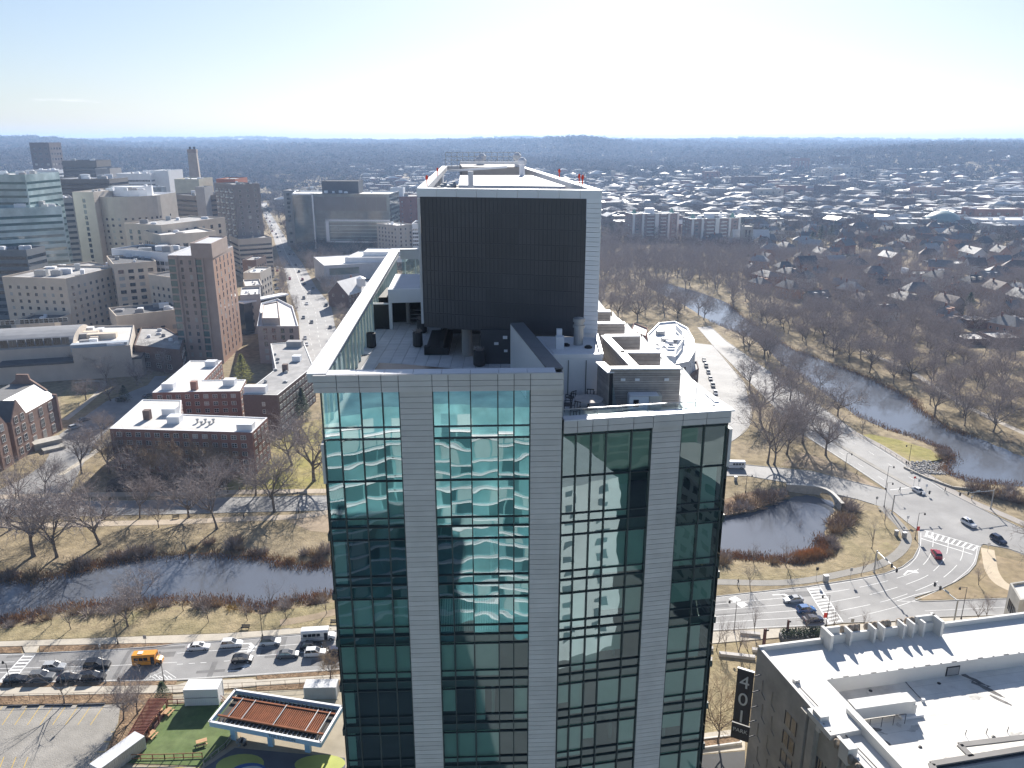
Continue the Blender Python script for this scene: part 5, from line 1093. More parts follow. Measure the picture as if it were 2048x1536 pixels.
b = blk('banded_podium', 'pale banded parking deck at the foot of the balcony tower', (476, 478), (543, 474), 640, 40, beige2, greyroof, [('band', 1.5, 3.6, 'band')], zref=476)
for k, (l_, r_, Y_, wl, rf, lb) in enumerate(((
 (486, 545), (520, 545), 500, beige2, whiteroof, 'low pale block nearest the residence tower side of the avenue'), ((480, 590), (520, 588), 440, greyconc, whiteroof, 'low grey block with white roof just behind the residence annex'),
 ((484, 520), (512, 520), 560, brick_d, greyroof, 'low brick block below the parking deck beside the avenue'), ((490, 572), (524, 570), 465, beige2, paleroof, 'low tan block with gravel roof below the parked cars'))):
 blk('low_block', lb, l_, r_, Y_, 24, wl, rf, [PUN(6, 4, 2.4, 1.8)], clut=4)
# ---------------------------------------------------------------- right of the avenue
zg = zat(388, 782); gl0 = at(584, 387, zg); gl1 = at(776, 396, zg); gl1 = at(778, 388, zg); sd_ = at(566, 380, zg)
b = Bld('glass_office', 'big dark glass office right of the avenue with white frame on its front', [gl0, gl1, gl1 + Vector((3, 48, 0)), gl0 + (Vector((gl0.x - 9, gl0.y + 48, zg)) - gl0)], zg, glazed, whiteroof, parapet=1.2, capm=white)
fi = [i for i in b.near_faces() if abs((b.face(i)[1] - b.face(i)[0]).normalized().x) > .8][0]; p, q = b.face(fi); d = (q - p).normalized(); o_ = Vector((d.y, -d.x)); Lg = (q - p).length
officeg = M('office_panel', (.075, .085, .10), .2, .2, .1, .8); officeg2 = M('office_glass', (.06, .085, .10), .08, .35, .12, .9, c2=(.12, .16, .17), cscale=.05)
def fq(t0, t1, z0_, z1_, off, mat, name, th=.0):
 a_ = p + d * (Lg * t0) + o_ * off; c_ = p + d * (Lg * t1) + o_ * off
 MB().prism([a_, c_, c_ - o_ * .3, a_ - o_ * .3], z0_, z1_, bottom=True).build(name, mat, b.o)
for k in range(7): fq(.22 + .108 * k, .22 + .108 * (k + 1) - .006, zg - 16, zg - 3, .3, officeg, 'facade_panel')
for r in range(9):
 for k in range(10): fq(.235 + .0755 * k, .235 + .0755 * (k + 1) - .004, zg - 48 + r * 3.4, zg - 48 + r * 3.4 + (2.1 if r < 5 else 3.1), .3, officeg2, 'facade_pane')
for r in range(13): fq(.01, .2, zg - 54 + r * 4.1, zg - 54 + r * 4.1 + 3.6, .35, officeg2, 'facade_pane')
for (t0, t1, z0_, z1_) in ((.33, 1.0, 9.5, 11), (.33, 1.0, zg - 26, zg - 24.2), (.33, .365, 9.5, zg - 24.2), (.205, .22, 3, zg), (.0, .22, zg - 1.2, zg + .2)): fq(t0, t1, z0_, z1_, 1.2, white, 'white_frame')
for r in range(6): fq(.37, .995, 12 + r * 3.4, 12.5 + r * 3.4, .8, silverg, 'sun_shelf')
b.tier([gl0 + Vector((26, 14, 0)), gl0 + Vector((62, 14, 0)), gl0 + Vector((62, 40, 0)), gl0 + Vector((26, 40, 0))], zg - 1, zg + 11, M('plant_screen_dark', (.07, .075, .085), .6), darkroof); clutter(b, 8, zg, white, 1.5)
for i in b.near_faces():
 if i != fi: bands(b, i, 12, 2.4, 4, 4.4, 'bandb')
b = blk('office_annex', 'grey office tower edge behind the big glass office', (566, 381), (600, 381), 835, 30, greyconc, whiteroof, [PUN(6, 4.4, 3, 2.4)], clut=6)
b = blk('white_pavilion', 'white pavilion roof block behind the big glass office', (600, 377), (650, 377), 900, 30, greyconc, greyroof, [('band', 2, 4, 'bandw')], clut=6)
b = blk('brick_residence', 'broad red brick residence between the glass office and the dark screen', (774, 394), (850, 392), 920, 40, M('far_brick', (.22, .10, .08), .9), greyroof, [PUN(9, 4.4, 1.4, 1.6)], clut=2, zref=393)
b = blk('white_tank_house', 'small white rooftop house with blue panel over the brick residence', (780, 376), (806, 376), 930, 18, white, whiteroof, [None], clut=2)
b = blk('apartment_house', 'beige apartment house close behind the tower terrace', (795, 451), (826, 448), 725, 30, beige2, whiteroof, [PUN(5, 3.6, 1.6, 1.8)], zref=450)
b = blk('apartment_house', 'pale apartment house with bay windows and hipped roof beside the dark screen', (824, 447), (850, 447), 730, 30, white, darkroof, [('band', 1.8, 3.4, 'bandw')])
b = blk('school', 'low white school with glass corner and stepped roof left of the tower', (648, 531), (790, 523), 600, 50, M('school_white', (.50, .50, .51), .7), whiteroof, [None], zref=527, par=.5, clut=0)
i = b.near_faces()[0]; windows(b, b.near_faces()[-1], 1, 1, 22, 5, 9, 5, 'bandt', .05, .5)
p_ = at(690, 524, b.z); b.tier([p_, p_ + Vector((46, 2, 0)), p_ + Vector((46, 36, 0)), p_ + Vector((4, 36, 0))], b.z - .5, b.z + 3.5, white, whiteroof); b.tier([p_ + Vector((12, 12, 0)), p_ + Vector((46, 13, 0)), p_ + Vector((46, 34, 0)), p_ + Vector((12, 34, 0))], b.z + 3, b.z + 6, white, whiteroof)
def gable_house(name, label, c, L_, W_, eh, rh, rz, wall, roof, cat='house', group=None, chim=True, wins=2, dormer=False, hip=False, wing=0):
 """detached house: walls with gable ends, two roof slopes with eaves, chimney, windows"""
 z0_ = ground_z(c[0], c[1]) if c[1] > 1400 else 0.0
 t = thing(name, label, cat, (c[0], c[1], z0_), rz, group); x, y = L_ / 2, W_ / 2
 m = MB(); m.quads([(-x, -y, -2), (x, -y, -2), (x, y, -2), (-x, y, -2), (-x, -y, eh), (x, -y, eh), (x, y, eh), (-x, y, eh), (-x, 0, eh + .1 if hip else rh), (x, 0, eh + .1 if hip else rh)], [(0, 1, 5, 4), (2, 3, 7, 6), (1, 2, 6, 9, 5), (3, 0, 4, 8, 7)]); m.build('wall', wall, t, local=True)
 e = .5; s_ = (rh - eh) / y
 if hip:
  k = x * .45; C = [(-x - e, -y - e, eh - .2), (x + e, -y - e, eh - .2), (x + e, y + e, eh - .2), (-x - e, y + e, eh - .2)]; T1, T2 = (-k, 0, rh), (k, 0, rh)
  for f in ((C[0], C[1], T2, T1), (C[2], C[3], T1, T2), (C[1], C[2], T2), (C[3], C[0], T1)): MB().poly(f).build('roof_slope', roof, t, local=True)
 for sg in (() if hip else (1, -1)):
  yo = (y + e) * sg; ze = eh - e * s_
  m = MB(); m.quads([(-x - e, 0, rh + .05), (x + e, 0, rh + .05), (x + e, yo, ze + .05), (-x - e, yo, ze + .05), (-x - e, 0, rh + .3), (x + e, 0, rh + .3), (x + e, yo, ze + .3), (-x - e, yo, ze + .3)], [(0, 1, 2, 3), (7, 6, 5, 4), (0, 4, 5, 1), (2, 6, 7, 3), (1, 5, 6, 2), (3, 7, 4, 0)])
  m.build('roof_slope', roof, t, local=True)
 if chim: MB().box((x * .4, y * .25, rh + .2), (.9, .9, 2.6)).build('chimney', brick, t, local=True)
 if wins:
  n = max(2, int(L_ / 3.5)); fl = max(1, int(eh / 2.9))
  for sg in (1, -1):
   for k in range(n):
    for f in range(fl): inst('window', win_mesh(1.1, 1.5, 'white1'), t, (-x + L_ * (k + .5) / n * 1.0, sg * y, 1.0 + f * 2.9), 0 if sg < 0 else pi)
  for sg in (1, -1):
   for k in (-.25, .25): inst('window', win_mesh(1.1, 1.5, 'white1'), t, (sg * x, k * W_, eh - 1.9), pi / 2 if sg > 0 else -pi / 2)
 if wing: MB().box((x * .3, -y - 2.2, eh * .4 - 1), (L_ * .4, 4.6, eh * .8 + 2)).build('wing', wall, t, local=True); MB().box((x * .3, -y - 2.2, eh * .8 + .7), (L_ * .4 + .8, 5.2, 1.4), 0, taper=.35).build('wing_roof', roof, t, local=True)
 if dormer:
  for k in (-.5, .3): MB().box((x * k, -y * .55, eh + (rh - eh) * .45 + .5), (2.2, 2.6, 2.0)).build('dormer', wall, t, local=True)
 return t
c = at(700, 590, 6); gable_house('chapel_house', 'brick house with steep grey gable roof below the white school', (c.x, c.y), 26, 16, 9, 17, 1.15, brick_d, paleslope, 'house', None, True, 2)
b = blk('club_house', 'brown flat fronted block with small white roof turret beside the gabled house', (722, 572), (800, 570), 560, 30, brick_d, greyroof, [PUN(6, 4, 1.6, 2)], clut=1)
cp = at(722, 566, 14); MB().lathe([(3, 0), (3, 5), (3.4, 5.2), (.5, 6.5)], (cp.x, cp.y, 12), 8).build('cupola', white, b.o)
# ---------------------------------------------------------------- right of the tower
z = 20.5; cw = at(1352, 690, z)
pts = P([(1295, 668), (1300, 700), (1318, 722), (1350, 728), (1378, 722), (1391, 700), (1388, 678), (1375, 655), (1350, 642), (1318, 645)], z)
b = Bld('curved_block', 'white curved apartment block with oval roof screen right of the tower', pts, z, M('white_render', (.62, .61, .60), .7), whiteroof, parapet=.9, capm=white)
for i in b.near_faces(): windows(b, i, 2, 5, 1.6, 1.7, 2.2, 3.6, 'punch', .1, .1)
ring = P([(1328, 690), (1336, 700), (1352, 700), (1364, 684), (1366, 664), (1352, 650), (1338, 652)], z + 2); m = MB()
for k in range(len(ring) - 2): m.bar((ring[k].x, ring[k].y, z + 1.2), (ring[k + 1].x, ring[k + 1].y, z + 1.2), .4, 2.6)
m.build('roof_screen', white, b.o)
for k in range(9): c = at(R.uniform(1310, 1362), R.uniform(660, 700), z); b.box('roof_unit', (c.x, c.y, z), (R.uniform(1.5, 4), R.uniform(1.5, 3), R.uniform(1, 2.4)), R.choice([white, whitem, steel]), R.uniform(0, .6))
b.tier(P([(1318, 720), (1350, 724), (1352, 704), (1322, 702)], z), z - .5, z + 2.4, white, whiteroof)
b = Bld('low_brick_block', 'low dark brick block in front of the white curved block', P([(1360, 738), (1376, 752), (1398, 736), (1394, 722), (1362, 726)], 13), 13, brick_d, paleroof, parapet=.8)
for i in b.near_faces(): windows(b, i, 3, 3, 1.4, 1.6, 2, 3.6, 'punch', .1, .1)
b = Bld('low_brick_block', 'low brick roofed wing left of the white curved block', P([(1262, 660), (1292, 672), (1296, 656), (1268, 645)], 13), 13, brick, whiteroof, parapet=.8)
apt = M('apartment_brick', (.30, .235, .215), .9, .15, .3)
for (l_, r_, Y_, lb) in (((1266, 428), (1358, 426), 890, 'left one of two brick and white apartment blocks above the wooded park'), ((1384, 438), (1481, 436), 850, 'right one of two brick and white apartment blocks beside the church tower')):
 b = blk('apartment_block', lb, l_, r_, Y_, 24, apt, whiteroof, [('win', 7.2, 3.7, 3.4, 1.7, 'white3')], clut=7, par=1.2, capm=white)
 i = b.near_faces()[0] if abs((b.face(b.near_faces()[0])[1] - b.face(b.near_faces()[0])[0]).normalized().x) > .8 else b.near_faces()[-1]
 p, q = b.face(i); d = (q - p).normalized(); o_ = Vector((d.y, -d.x)); L_ = (q - p).length
 for t_ in (.02, .22, .5, .54, .78, .98):
  x = p + d * L_ * t_ + o_ * .6
  MB().box((x.x, x.y, b.z / 2), (2.2, 1.4, b.z + .6), atan2(d.y, d.x)).build('white_bay', winframe, b.o)
 for r in range(7):
  x = p + d * L_ * .38 + o_ * .9; MB().box((x.x, x.y, 4 + r * 3.7), (8, 1.6, .9), atan2(d.y, d.x)).build('balcony', winframe, b.o); x = p + d * L_ * .66 + o_ * .9; MB().box((x.x, x.y, 4 + r * 3.7), (6, 1.6, .9), atan2(d.y, d.x)).build('balcony', winframe, b.o)
 for t_ in (.08, .9): x = p + d * L_ * t_ - o_ * 8; MB().box((x.x, x.y, b.z + 2.4), (5, 5, 5), 0, taper=.25).build('copper_turret', M('copper_green', (.16, .30, .25), .7), b.o)
 x = p + d * L_ * .42 - o_ * 9; MB().box((x.x, x.y, b.z + 2.5), (10, 8, 5)).build('lift_house', white, b.o)
ct = atY(1494, 452, 800); t = thing('church', 'stone church with square tower right of the apartment blocks', 'church', (ct.x, ct.y, 0))
MB().box((ct.x, ct.y, ct.z / 2), (10, 10, ct.z)).build('tower', limestone, t)
for k in (-1, 1):
 for j in (-1, 1): MB().box((ct.x + 4.6 * k, ct.y + 4.6 * j, ct.z + .9), (1.4, 1.4, 2.2)).build('pinnacle', limestone, t)
for k in (-1.7, 1.7): MB().box((ct.x + k, ct.y - 5.05, ct.z - 7), (1.7, .2, 7)).build('belfry_opening', glass_d, t)
m = MB(); x, y = ct.x + 6, ct.y + 14; m.quads([(x - 16, y - 7, 0), (x + 20, y - 7, 0), (x + 20, y + 7, 0), (x - 16, y + 7, 0), (x - 16, y - 7, 9), (x + 20, y - 7, 9), (x + 20, y + 7, 9), (x - 16, y + 7, 9)], [(0, 1, 5, 4), (2, 3, 7, 6)]); m.build('nave_wall', limestone, t)
MB().poly([(x - 16.5, y - 8, 8.5), (x + 20.5, y - 8, 8.5), (x + 20.5, y, 19), (x - 16.5, y, 19)]).poly([(x - 16.5, y + 8, 8.5), (x - 16.5, y, 19), (x + 20.5, y, 19), (x + 20.5, y + 8, 8.5)]).build('nave_roof', paleslope, t)
MB().poly([(x - 16, y - 7, 0), (x - 16, y - 7, 9), (x - 16, y, 18.6), (x - 16, y + 7, 9), (x - 16, y + 7, 0)]).poly([(x + 20, y - 7, 0), (x + 20, y + 7, 0), (x + 20, y + 7, 9), (x + 20, y, 18.6), (x + 20, y - 7, 9)]).build('nave_gable', limestone, t)

# ---------------------------------------------------------------- trees: bare crowns grown branch by branch
def grow_tree(seed, H, limbs=6, sub=(6, 6, 5), upright=.5, wid=1.0, fork=.28, lean=0.0):
 g = random.Random(seed); tm, cm = MB(), MB()
 def rib(m, p, q, w0, w1):
  d = (q - p); x = d.cross(Vector((g.uniform(-1, 1), g.uniform(-1, 1), g.uniform(-1, 1))))
  if x.length < 1e-5: return
  x.normalize(); m.quads([p - x * w0, p + x * w0, q + x * w1, q - x * w1], [(0, 1, 2, 3)])
 def branch(p, d, L_, r, lv):
  ns = (4, 4, 3, 2, 2)[lv]; q = p.copy(); d = d.normalized(); pts = [q.copy()]
  for k in range(ns):
   d = (d + Vector((g.gauss(0, 1), g.gauss(0, 1), g.gauss(0, .6))) * (.09, .17, .22, .25, .25)[lv] + Vector((0, 0, (.1, .10, .06, .03, 0)[lv]))).normalized()
   e = q + d * (L_ / ns); f0 = 1 - .75 * k / ns; f1 = 1 - .75 * (k + 1) / ns
   if lv == 0: f0 = 1 + (.5 if k == 0 else 0) - .1 * k; f1 = 1 - .1 * (k + 1)
   m = tm if lv < 2 else cm
   if lv < 3: m.tube(q, e, r * f0, r * f1, (7, 5, 3)[lv], cap=False)
   else: rib(m, q, e, r * f0, r * f1)
   q = e; pts.append(q.copy())
  if lv < 4:
   n = limbs if lv == 0 else sub[lv - 1]
   for k in range(n):
    if lv == 0: t = g.uniform(.62, 1.0)
    else: t = g.uniform(.25, 1.0)
    i = min(int(t * ns), ns - 1); b_ = pts[i].lerp(pts[i + 1], t * ns - i); a = 2 * pi * (k + g.uniform(-.3, .3)) / n + (0 if lv == 0 else g.uniform(0, 6.28))
    ax = d.orthogonal().normalized(); ay = d.cross(ax); out_ = ax * cos(a) + ay * sin(a)
    sp = g.uniform(.45, 1.05) * (1.1 - upright * .6) if lv == 0 else g.uniform(.5, 1.1)
    nd = d * cos(sp) + out_ * sin(sp) * wid
    branch(b_, nd, L_ * (g.uniform(1.2, 1.75) if lv == 0 else g.uniform(.42, .68)), r * (.55 if lv == 0 else .5), lv + 1)
   if lv > 0: branch(q, d, L_ * .5, r * .3, lv + 1)
 branch(Vector((0, 0, -.3)), Vector((lean, 0, 1)), H * fork + .3, H * .018, 0)
 s_ = H / max(v[2] for v in cm.v)
 for m in (tm, cm): m.v = [(v[0] * s_, v[1] * s_, v[2] * s_) for v in m.v]
 return tm.mesh('trunk', bark), cm.mesh('crown', twig)
TREES = [grow_tree(s_, 10.0, l_, sb, up, wd, fk) for s_, l_, sb, up, wd, fk in ((3, 6, (7, 7, 7), .5, 1, .28), (8, 7, (7, 6, 7), .2, 1.15, .22), (14, 5, (8, 7, 7), .7, .9, .30), (21, 7, (7, 7, 6), .4, 1.1, .26), (33, 6, (8, 6, 7), .6, 1.0, .34), (47, 8, (6, 7, 6), .1, 1.2, .20))]
SMALL = [grow_tree(s_, 6.0, 5, (5, 4, 3), .8, .8, .30) for s_ in (61, 62, 63)]
THIN = [grow_tree(s_, 8.0, 6, (4, 3, 2), .95, .6, .5) for s_ in (71, 72)]
SNAG = grow_tree(90, 10.0, 5, (4, 3, 2), .2, 1.2, .42, .12)
for tm_, cm_ in TREES + SMALL + THIN:                                   # a few crown tints
 pass
TINT = {}
def tinted(me_, mat):
 k = (me_.name, mat.name)
 if k not in TINT: c = me_.copy(); c.materials[0] = mat; TINT[k] = c
 return TINT[k]
def tree(px, py, H, kind, label, group=None, rz=None, mat=None, name='bare_tree', wide=1.0, pos=None, cat='tree'):
 p = Vector(pos) if pos is not None else at(px, py)
 z = ground_z(p.x, p.y)
 t = thing(name, label, cat, (p.x, p.y, z), R.uniform(0, 6.28) if rz is None else rz, group)
 tm_, cm_ = kind; k = (1.18 if kind in TREES and pos is None else 1) * H / (10.0 if kind in TREES or kind is SNAG else 6.0 if kind in SMALL else 8.0); t.scale = (k * wide, k * wide, k)
 inst('trunk', tm_, t); inst('crown', tinted(cm_, mat) if mat else cm_, t); return t
T = TREES
def many(lst, lab, grp, **kw):
 for k, e in enumerate(sorted(lst, key=lambda e: e[0])): tree(e[0], e[1], e[2], e[3], lab.format(ordinal(k)), grp, **kw)
tree(128, 1408, 12.5, SNAG, 'pruned old tree with stub branches at the edge of the parking lot', rz=.4)
tree(247, 1440, 9, T[0], 'bare tree left of the red pergola, nearer the parking lot'); tree(276, 1428, 9.5, T[2], 'bare tree left of the red pergola, nearer the pavement')
tree(662, 1358, 6.5, T[5], 'bare many-stemmed small tree by the pavement beside the tower', mat=twig_tan)
many([(102, 1250, 7, SMALL[0]), (142, 1258, 8, SMALL[1]), (256, 1253, 10, T[3]), (367, 1222, 7, SMALL[2]), (418, 1244, 6.5, SMALL[0]), (495, 1241, 6.5, SMALL[1]), (540, 1220, 9, THIN[0]), (573, 1238, 7.5, SMALL[2]), (594, 1208, 7, THIN[1]), (654, 1227, 6.5, SMALL[0]), (-30, 1262, 8, SMALL[1])],
  'slender bare tree on the lawn by the road, {} from the left', 'young trees on the roadside lawn')
tree(280, 1206, 11, T[4], 'taller bare tree at the near water edge among shrubs')
many([(68, 1113, 22, T[1]), (114, 1115, 19, T[3]), (201, 1089, 18, T[1]), (152, 1039, 16, T[2]), (280, 1036, 14, T[0]), (378, 1034, 13, T[5]), (434, 1058, 22, T[4]), (549, 1024, 20, T[3]), (318, 1055, 9, T[2]), (-60, 1075, 20, T[0]), (20, 1060, 17, T[5])],
  'big bare tree on the far bank of the left river, {} from the left', 'trees along the far river bank')
many([(511, 991, 13, T[1]), (629, 962, 23, T[5]), (585, 930, 19, T[1]), (164, 948, 17, T[0]), (218, 948, 17, T[3]), (40, 1000, 14, T[2]), (90, 985, 13, T[0]), (455, 985, 12, T[2]), (265, 972, 13, T[5]), (335, 975, 12, T[4])],
  'bare tree above the park road and below the brick halls, {} from the left', 'trees between park road and brick halls')
many([(240, 945, 13, T[0]), (285, 955, 14, T[1]), (330, 962, 14, T[3]), (372, 958, 15, T[5]), (414, 960, 13, T[0]), (450, 955, 12, T[3])], 'bare tree against the front brick dormitory, {} from the left', 'trees in front of the dormitory', mat=twig_tan)
many([(150, 745, 13, T[0]), (185, 752, 14, T[1]), (214, 766, 12, T[2]), (245, 740, 13, T[3]), (275, 772, 12, T[5]), (300, 735, 14, T[4]), (330, 748, 12, T[0]), (172, 800, 10, T[5]), (222, 802, 11, T[1]), (60, 745, 12, T[2]), (100, 742, 13, T[3]), (200, 725, 13, T[4]), (258, 722, 13, T[1])],
  'bare tree in the court before the barrel roofed hall, {} from the left', 'trees in the court')
tree(300, 900, 12, T[5], 'bare tree over the drive at the left end of the front dormitory'); tree(203, 880, 12, T[3], 'bare tree beside the school drive with three parked cars')
many([(1535, 926, 24, T[4]), (1548, 929, 22, T[2]), (1573, 908, 20, T[0]), (1606, 886, 21, T[3]), (1652, 911, 17, T[1]), (1675, 832, 14, T[5]), (1724, 868, 9, SMALL[1]), (1600, 838, 18, T[2]), (1520, 840, 20, T[1]), (1545, 800, 18, T[0]), (1500, 780, 16, T[3]), (1580, 800, 16, T[5]), (1625, 845, 15, T[4])],
  'tall bare tree between the side street and the parkway, {} from the left', 'trees along the parkway')
many([(1507, 1123, 7, SMALL[0]), (1571, 1129, 8.5, SMALL[2]), (1500, 1173, 7.5, SMALL[1]), (1722, 1151, 8, THIN[0]), (1743, 1097, 11, THIN[1]), (1770, 1050, 7, SMALL[0]), (1600, 1050, 5, SMALL[2])], 'small bare tree around the pond, {} from the left', 'small trees round the pond')
many([(1957, 1170, 7, SMALL[1]), (1957, 1246, 8, SMALL[2]), (1974, 1238, 7.5, SMALL[0])], 'small bare tree on the island beside the beige corner block, {} from the left', 'small trees by the corner block'); tree(2075, 1120, 13, T[5], 'wide bare tree cut by the right edge above the island')
many([(1433, 1300, 9.5, THIN[0]), (1450, 1306, 8.5, THIN[1]), (1477, 1304, 9, SMALL[0]), (1509, 1268, 9, THIN[1]), (1499, 1318, 9, THIN[0])], 'thin bare tree of the pocket park, {} from the left', 'thin trees of the pocket park')
many([(1612, 1268, 7, SMALL[2]), (1667, 1258, 7, SMALL[1]), (1726, 1255, 5.5, SMALL[0])], 'small bare tree on the pavement behind the white roofed block, {} from the left', 'pavement trees behind the white roof')
tree(1436, 1486, 13, T[2], 'upright tan bare tree in the square planter', mat=twig_tan)
# small branchy shrubs
def grow_shrub(seed, n=220, H=2.4, mat=twig):
 g = random.Random(seed); m = MB()
 for k in range(n):
  a = g.uniform(0, 6.28); r0 = g.uniform(0, .5); el = g.uniform(.1, 1.3); L_ = g.uniform(.5, 1) * H; p = Vector((r0 * cos(a), r0 * sin(a), -.1))
  d = Vector((cos(a) * cos(el), sin(a) * cos(el), abs(sin(el)))); q = p + d * L_ * .55; e = q + (d + Vector((g.gauss(0, .3), g.gauss(0, .3), .3))).normalized() * L_ * .45
  for u, v in ((p, q), (q, e)):
   x = (v - u).cross(Vector((g.gauss(0, 1), g.gauss(0, 1), g.gauss(0, 1)))).normalized() * .035; m.quads([u - x, u + x, v + x * .6, v - x * .6], [(0, 1, 2, 3)])
 return m.mesh('stems', mat)
SHRUB = [grow_shrub(s_, mat=mt) for s_, mt in ((1, twig), (2, twig_red), (3, twig_tan), (4, twig_tan), (5, twig))]
GOLD = grow_shrub(6, mat=twig_gold)
def shrub(px, py, s, me_, lab, grp=None, pos=None):
 p = Vector(pos) if pos is not None else at(px, py); return tag(inst('shrub', me_, None, (p.x, p.y, ground_z(p.x, p.y)), R.uniform(0, 6.28), (s * .72, s * .72, s * R.uniform(.5, .95))), lab, 'shrub', grp)
sh = [(178, 1230, 1.9), (205, 1222, 1.6), (222, 1224, 1.9), (250, 1218, 1.6), (300, 1217, 1.8), (330, 1212, 1.5), (150, 1226, 1.4), (90, 1238, 1.4), (60, 1243, 1.2), (398, 1212, 1.7), (415, 1214, 2.0), (432, 1210, 1.5), (492, 1222, 1.3), (530, 1222, 1.3), (570, 1213, 1.6), (625, 1204, 1.7), (645, 1198, 1.3), (20, 1252, 1.3)]
for k, e in enumerate(sorted(sh)): shrub(e[0], e[1], e[2], SHRUB[k % 5], 'brown leafless shrub along the near shore of the left river, %s from the left' % ordinal(k), 'shrubs on the near shore')
shrub(465, 1218, 1.5, GOLD, 'golden twigged shrub at the near shore of the left river')
sh = [(R.uniform(-40, 665), 0, R.uniform(1.1, 2.0)) for k in range(34)]
fs = [(0, 1150), (68, 1157), (164, 1136), (212, 1122), (287, 1108), (427, 1104), (526, 1108), (581, 1122), (666, 1124)]
def shore(px):
 for (a, b), (c, d) in zip(fs, fs[1:]):
  if px <= c: return b + (d - b) * (px - a) / (c - a)
 return fs[-1][1]
for k, e in enumerate(sorted(sh)):
 off = R.uniform(1, 22) if e[0] > 300 else R.uniform(1, 9); shrub(e[0], shore(e[0]) - off, e[2], SHRUB[(k * 3) % 5], 'leafless shrub on the far shore of the left river, %s from the left' % ordinal(k), 'shrubs on the far shore')
sh = [(1440, 1025, 2.2), (1462, 1018, 2.4), (1485, 1016, 2.4), (1510, 1010, 2.6), (1535, 1000, 2.8), (1555, 990, 2.4), (1480, 1003, 1.8), (1520, 988, 1.8), (1690, 1012, 2.4), (1705, 1022, 2.2), (1680, 1034, 2.0), (1664, 1045, 2.0), (1672, 1062, 2.2), (1690, 1052, 2.4), (1700, 1040, 2.2), (1662, 1080, 1.8), (1672, 1095, 1.4), (1452, 1118, 1.6), (1440, 1126, 2.2), (1548, 1124, 1.2), (1660, 1105, 1.2)]
for k, e in enumerate(sorted(sh)): shrub(e[0], e[1], e[2], SHRUB[(k * 2) % 5], 'leafless shrub round the pond, %s from the left' % ordinal(k), 'shrubs round the pond')
sh = [(1960, 985, 2.4), (1985, 992, 2.6), (2010, 998, 2.6), (2035, 1005, 2.4), (1940, 978, 1.8), (2060, 1010, 2.4), (2020, 980, 2.0), (1890, 908, 1.8), (1880, 900, 1.5), (1880, 915, 1.4)]
for k, e in enumerate(sorted(sh)): shrub(e[0], e[1], e[2], SHRUB[(1, 3, 0, 4)[k % 4]], 'reddish leafless shrub beside the right river, %s from the left' % ordinal(k), 'shrubs by the right river')
# reeds and dead grass hugging the banks, too fine to count
def reeds(name, label, lines, n, h, spread, mat):
 m = MB()
 for k in range(n):
  ln = R.choice(lines); i = R.randrange(len(ln) - 1); p = Vector(ln[i]).lerp(Vector(ln[i + 1]), R.random()); p = p + Vector((R.gauss(0, spread), R.gauss(0, spread), 0))
  z = max(WL, -.9 + .12 * abs(R.gauss(0, 2))); hh = h * R.uniform(.5, 1.2); x = Vector((R.gauss(0, 1), R.gauss(0, 1), 0)).normalized() * .10; l_ = Vector((R.gauss(0, .25), R.gauss(0, .25), 1)) * hh
  m.quads([(p.x - x.x, p.y - x.y, z), (p.x + x.x, p.y + x.y, z), (p.x + l_.x, p.y + l_.y, z + l_.z)], [(0, 1, 2)])
 return tag(m.build(name, mat), label, 'grass', kind='stuff')
reeds('bank_grass', 'dry tan grass along the river banks', [P(river_left_px[1:12], WL), P(river_left_px[28:37], WL), P(river_right_px[2:20], WL), P(river_right_px[26:36], WL), P(river_left_px[20:26], WL)], 22000, .9, 1.5, reed)
reeds('reeds', 'tall rust coloured reeds at the near end of the pond', [P([(1585, 1122), (1640, 1112)], WL)], 2600, 2.2, .7, M('rust_reeds', (.42, .24, .11), .9, .3, .6, .1))
# ivy-dark ground cover beds under the trees
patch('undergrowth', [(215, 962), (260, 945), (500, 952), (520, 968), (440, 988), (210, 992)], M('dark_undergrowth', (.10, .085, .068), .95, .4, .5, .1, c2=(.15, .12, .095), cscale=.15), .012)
patch('undergrowth', [(1445, 1000), (1490, 985), (1575, 975), (1580, 992), (1500, 1022), (1440, 1032)], litter, .012)
# ---------------------------------------------------------------- evergreens
def conifer(px, py, H, rad, lab, mat=everg, open_=0.0, pos=None, grp=None):
 p = Vector(pos) if pos is not None else at(px, py); g = random.Random(int(px * 7 + py)); t = thing('evergreen_tree', lab, 'tree', (p.x, p.y, ground_z(p.x, p.y)), 0, grp)
 MB().tube((0, 0, -.3), (0, 0, H * .96), H * .018, .04, 6).build('trunk', bark, t, local=True); m = MB(); n = int(900 + 500 * (1 - open_))
 for k in range(n):
  h = g.random() ** .8; tier = (h * 9) % 1; r = rad * (1 - h) ** .8 * (.55 + .45 * (1 - tier if open_ else 1)) * sqrt(g.random()) + .2; a = g.uniform(0, 6.28)
  if open_: a = round(a / .9) * .9 + g.gauss(0, .16)
  c = Vector((r * cos(a), r * sin(a), H * (.08 + .92 * h) - r * (.05 if open_ else .25))); s_ = g.uniform(.2, .5) * (H / 12)
  d = Vector((cos(a), sin(a), g.uniform(-.3, .4))) * s_ * 1.3; w_ = Vector((-sin(a), cos(a), g.uniform(-.3, .3))) * s_ * .5
  m.quads([c - d - w_, c - d + w_, c + d], [(0, 1, 2)])
 m.build('crown', mat, t, local=True); return t
conifer(487, 768, 14, 6.5, 'bright yellow green open pine behind the brick dormitories', M('golden_needles', (.22, .22, .045), .9, .3, .5, .1), .6)
conifer(606, 838, 13, 4, 'dark evergreen at the end of the grey roofed dormitory'); conifer(250, 802, 7, 3.4, 'small dark evergreen by the school drive'); conifer(452, 935, 5, 2.4, 'low dark evergreen at the corner of the front dormitory')
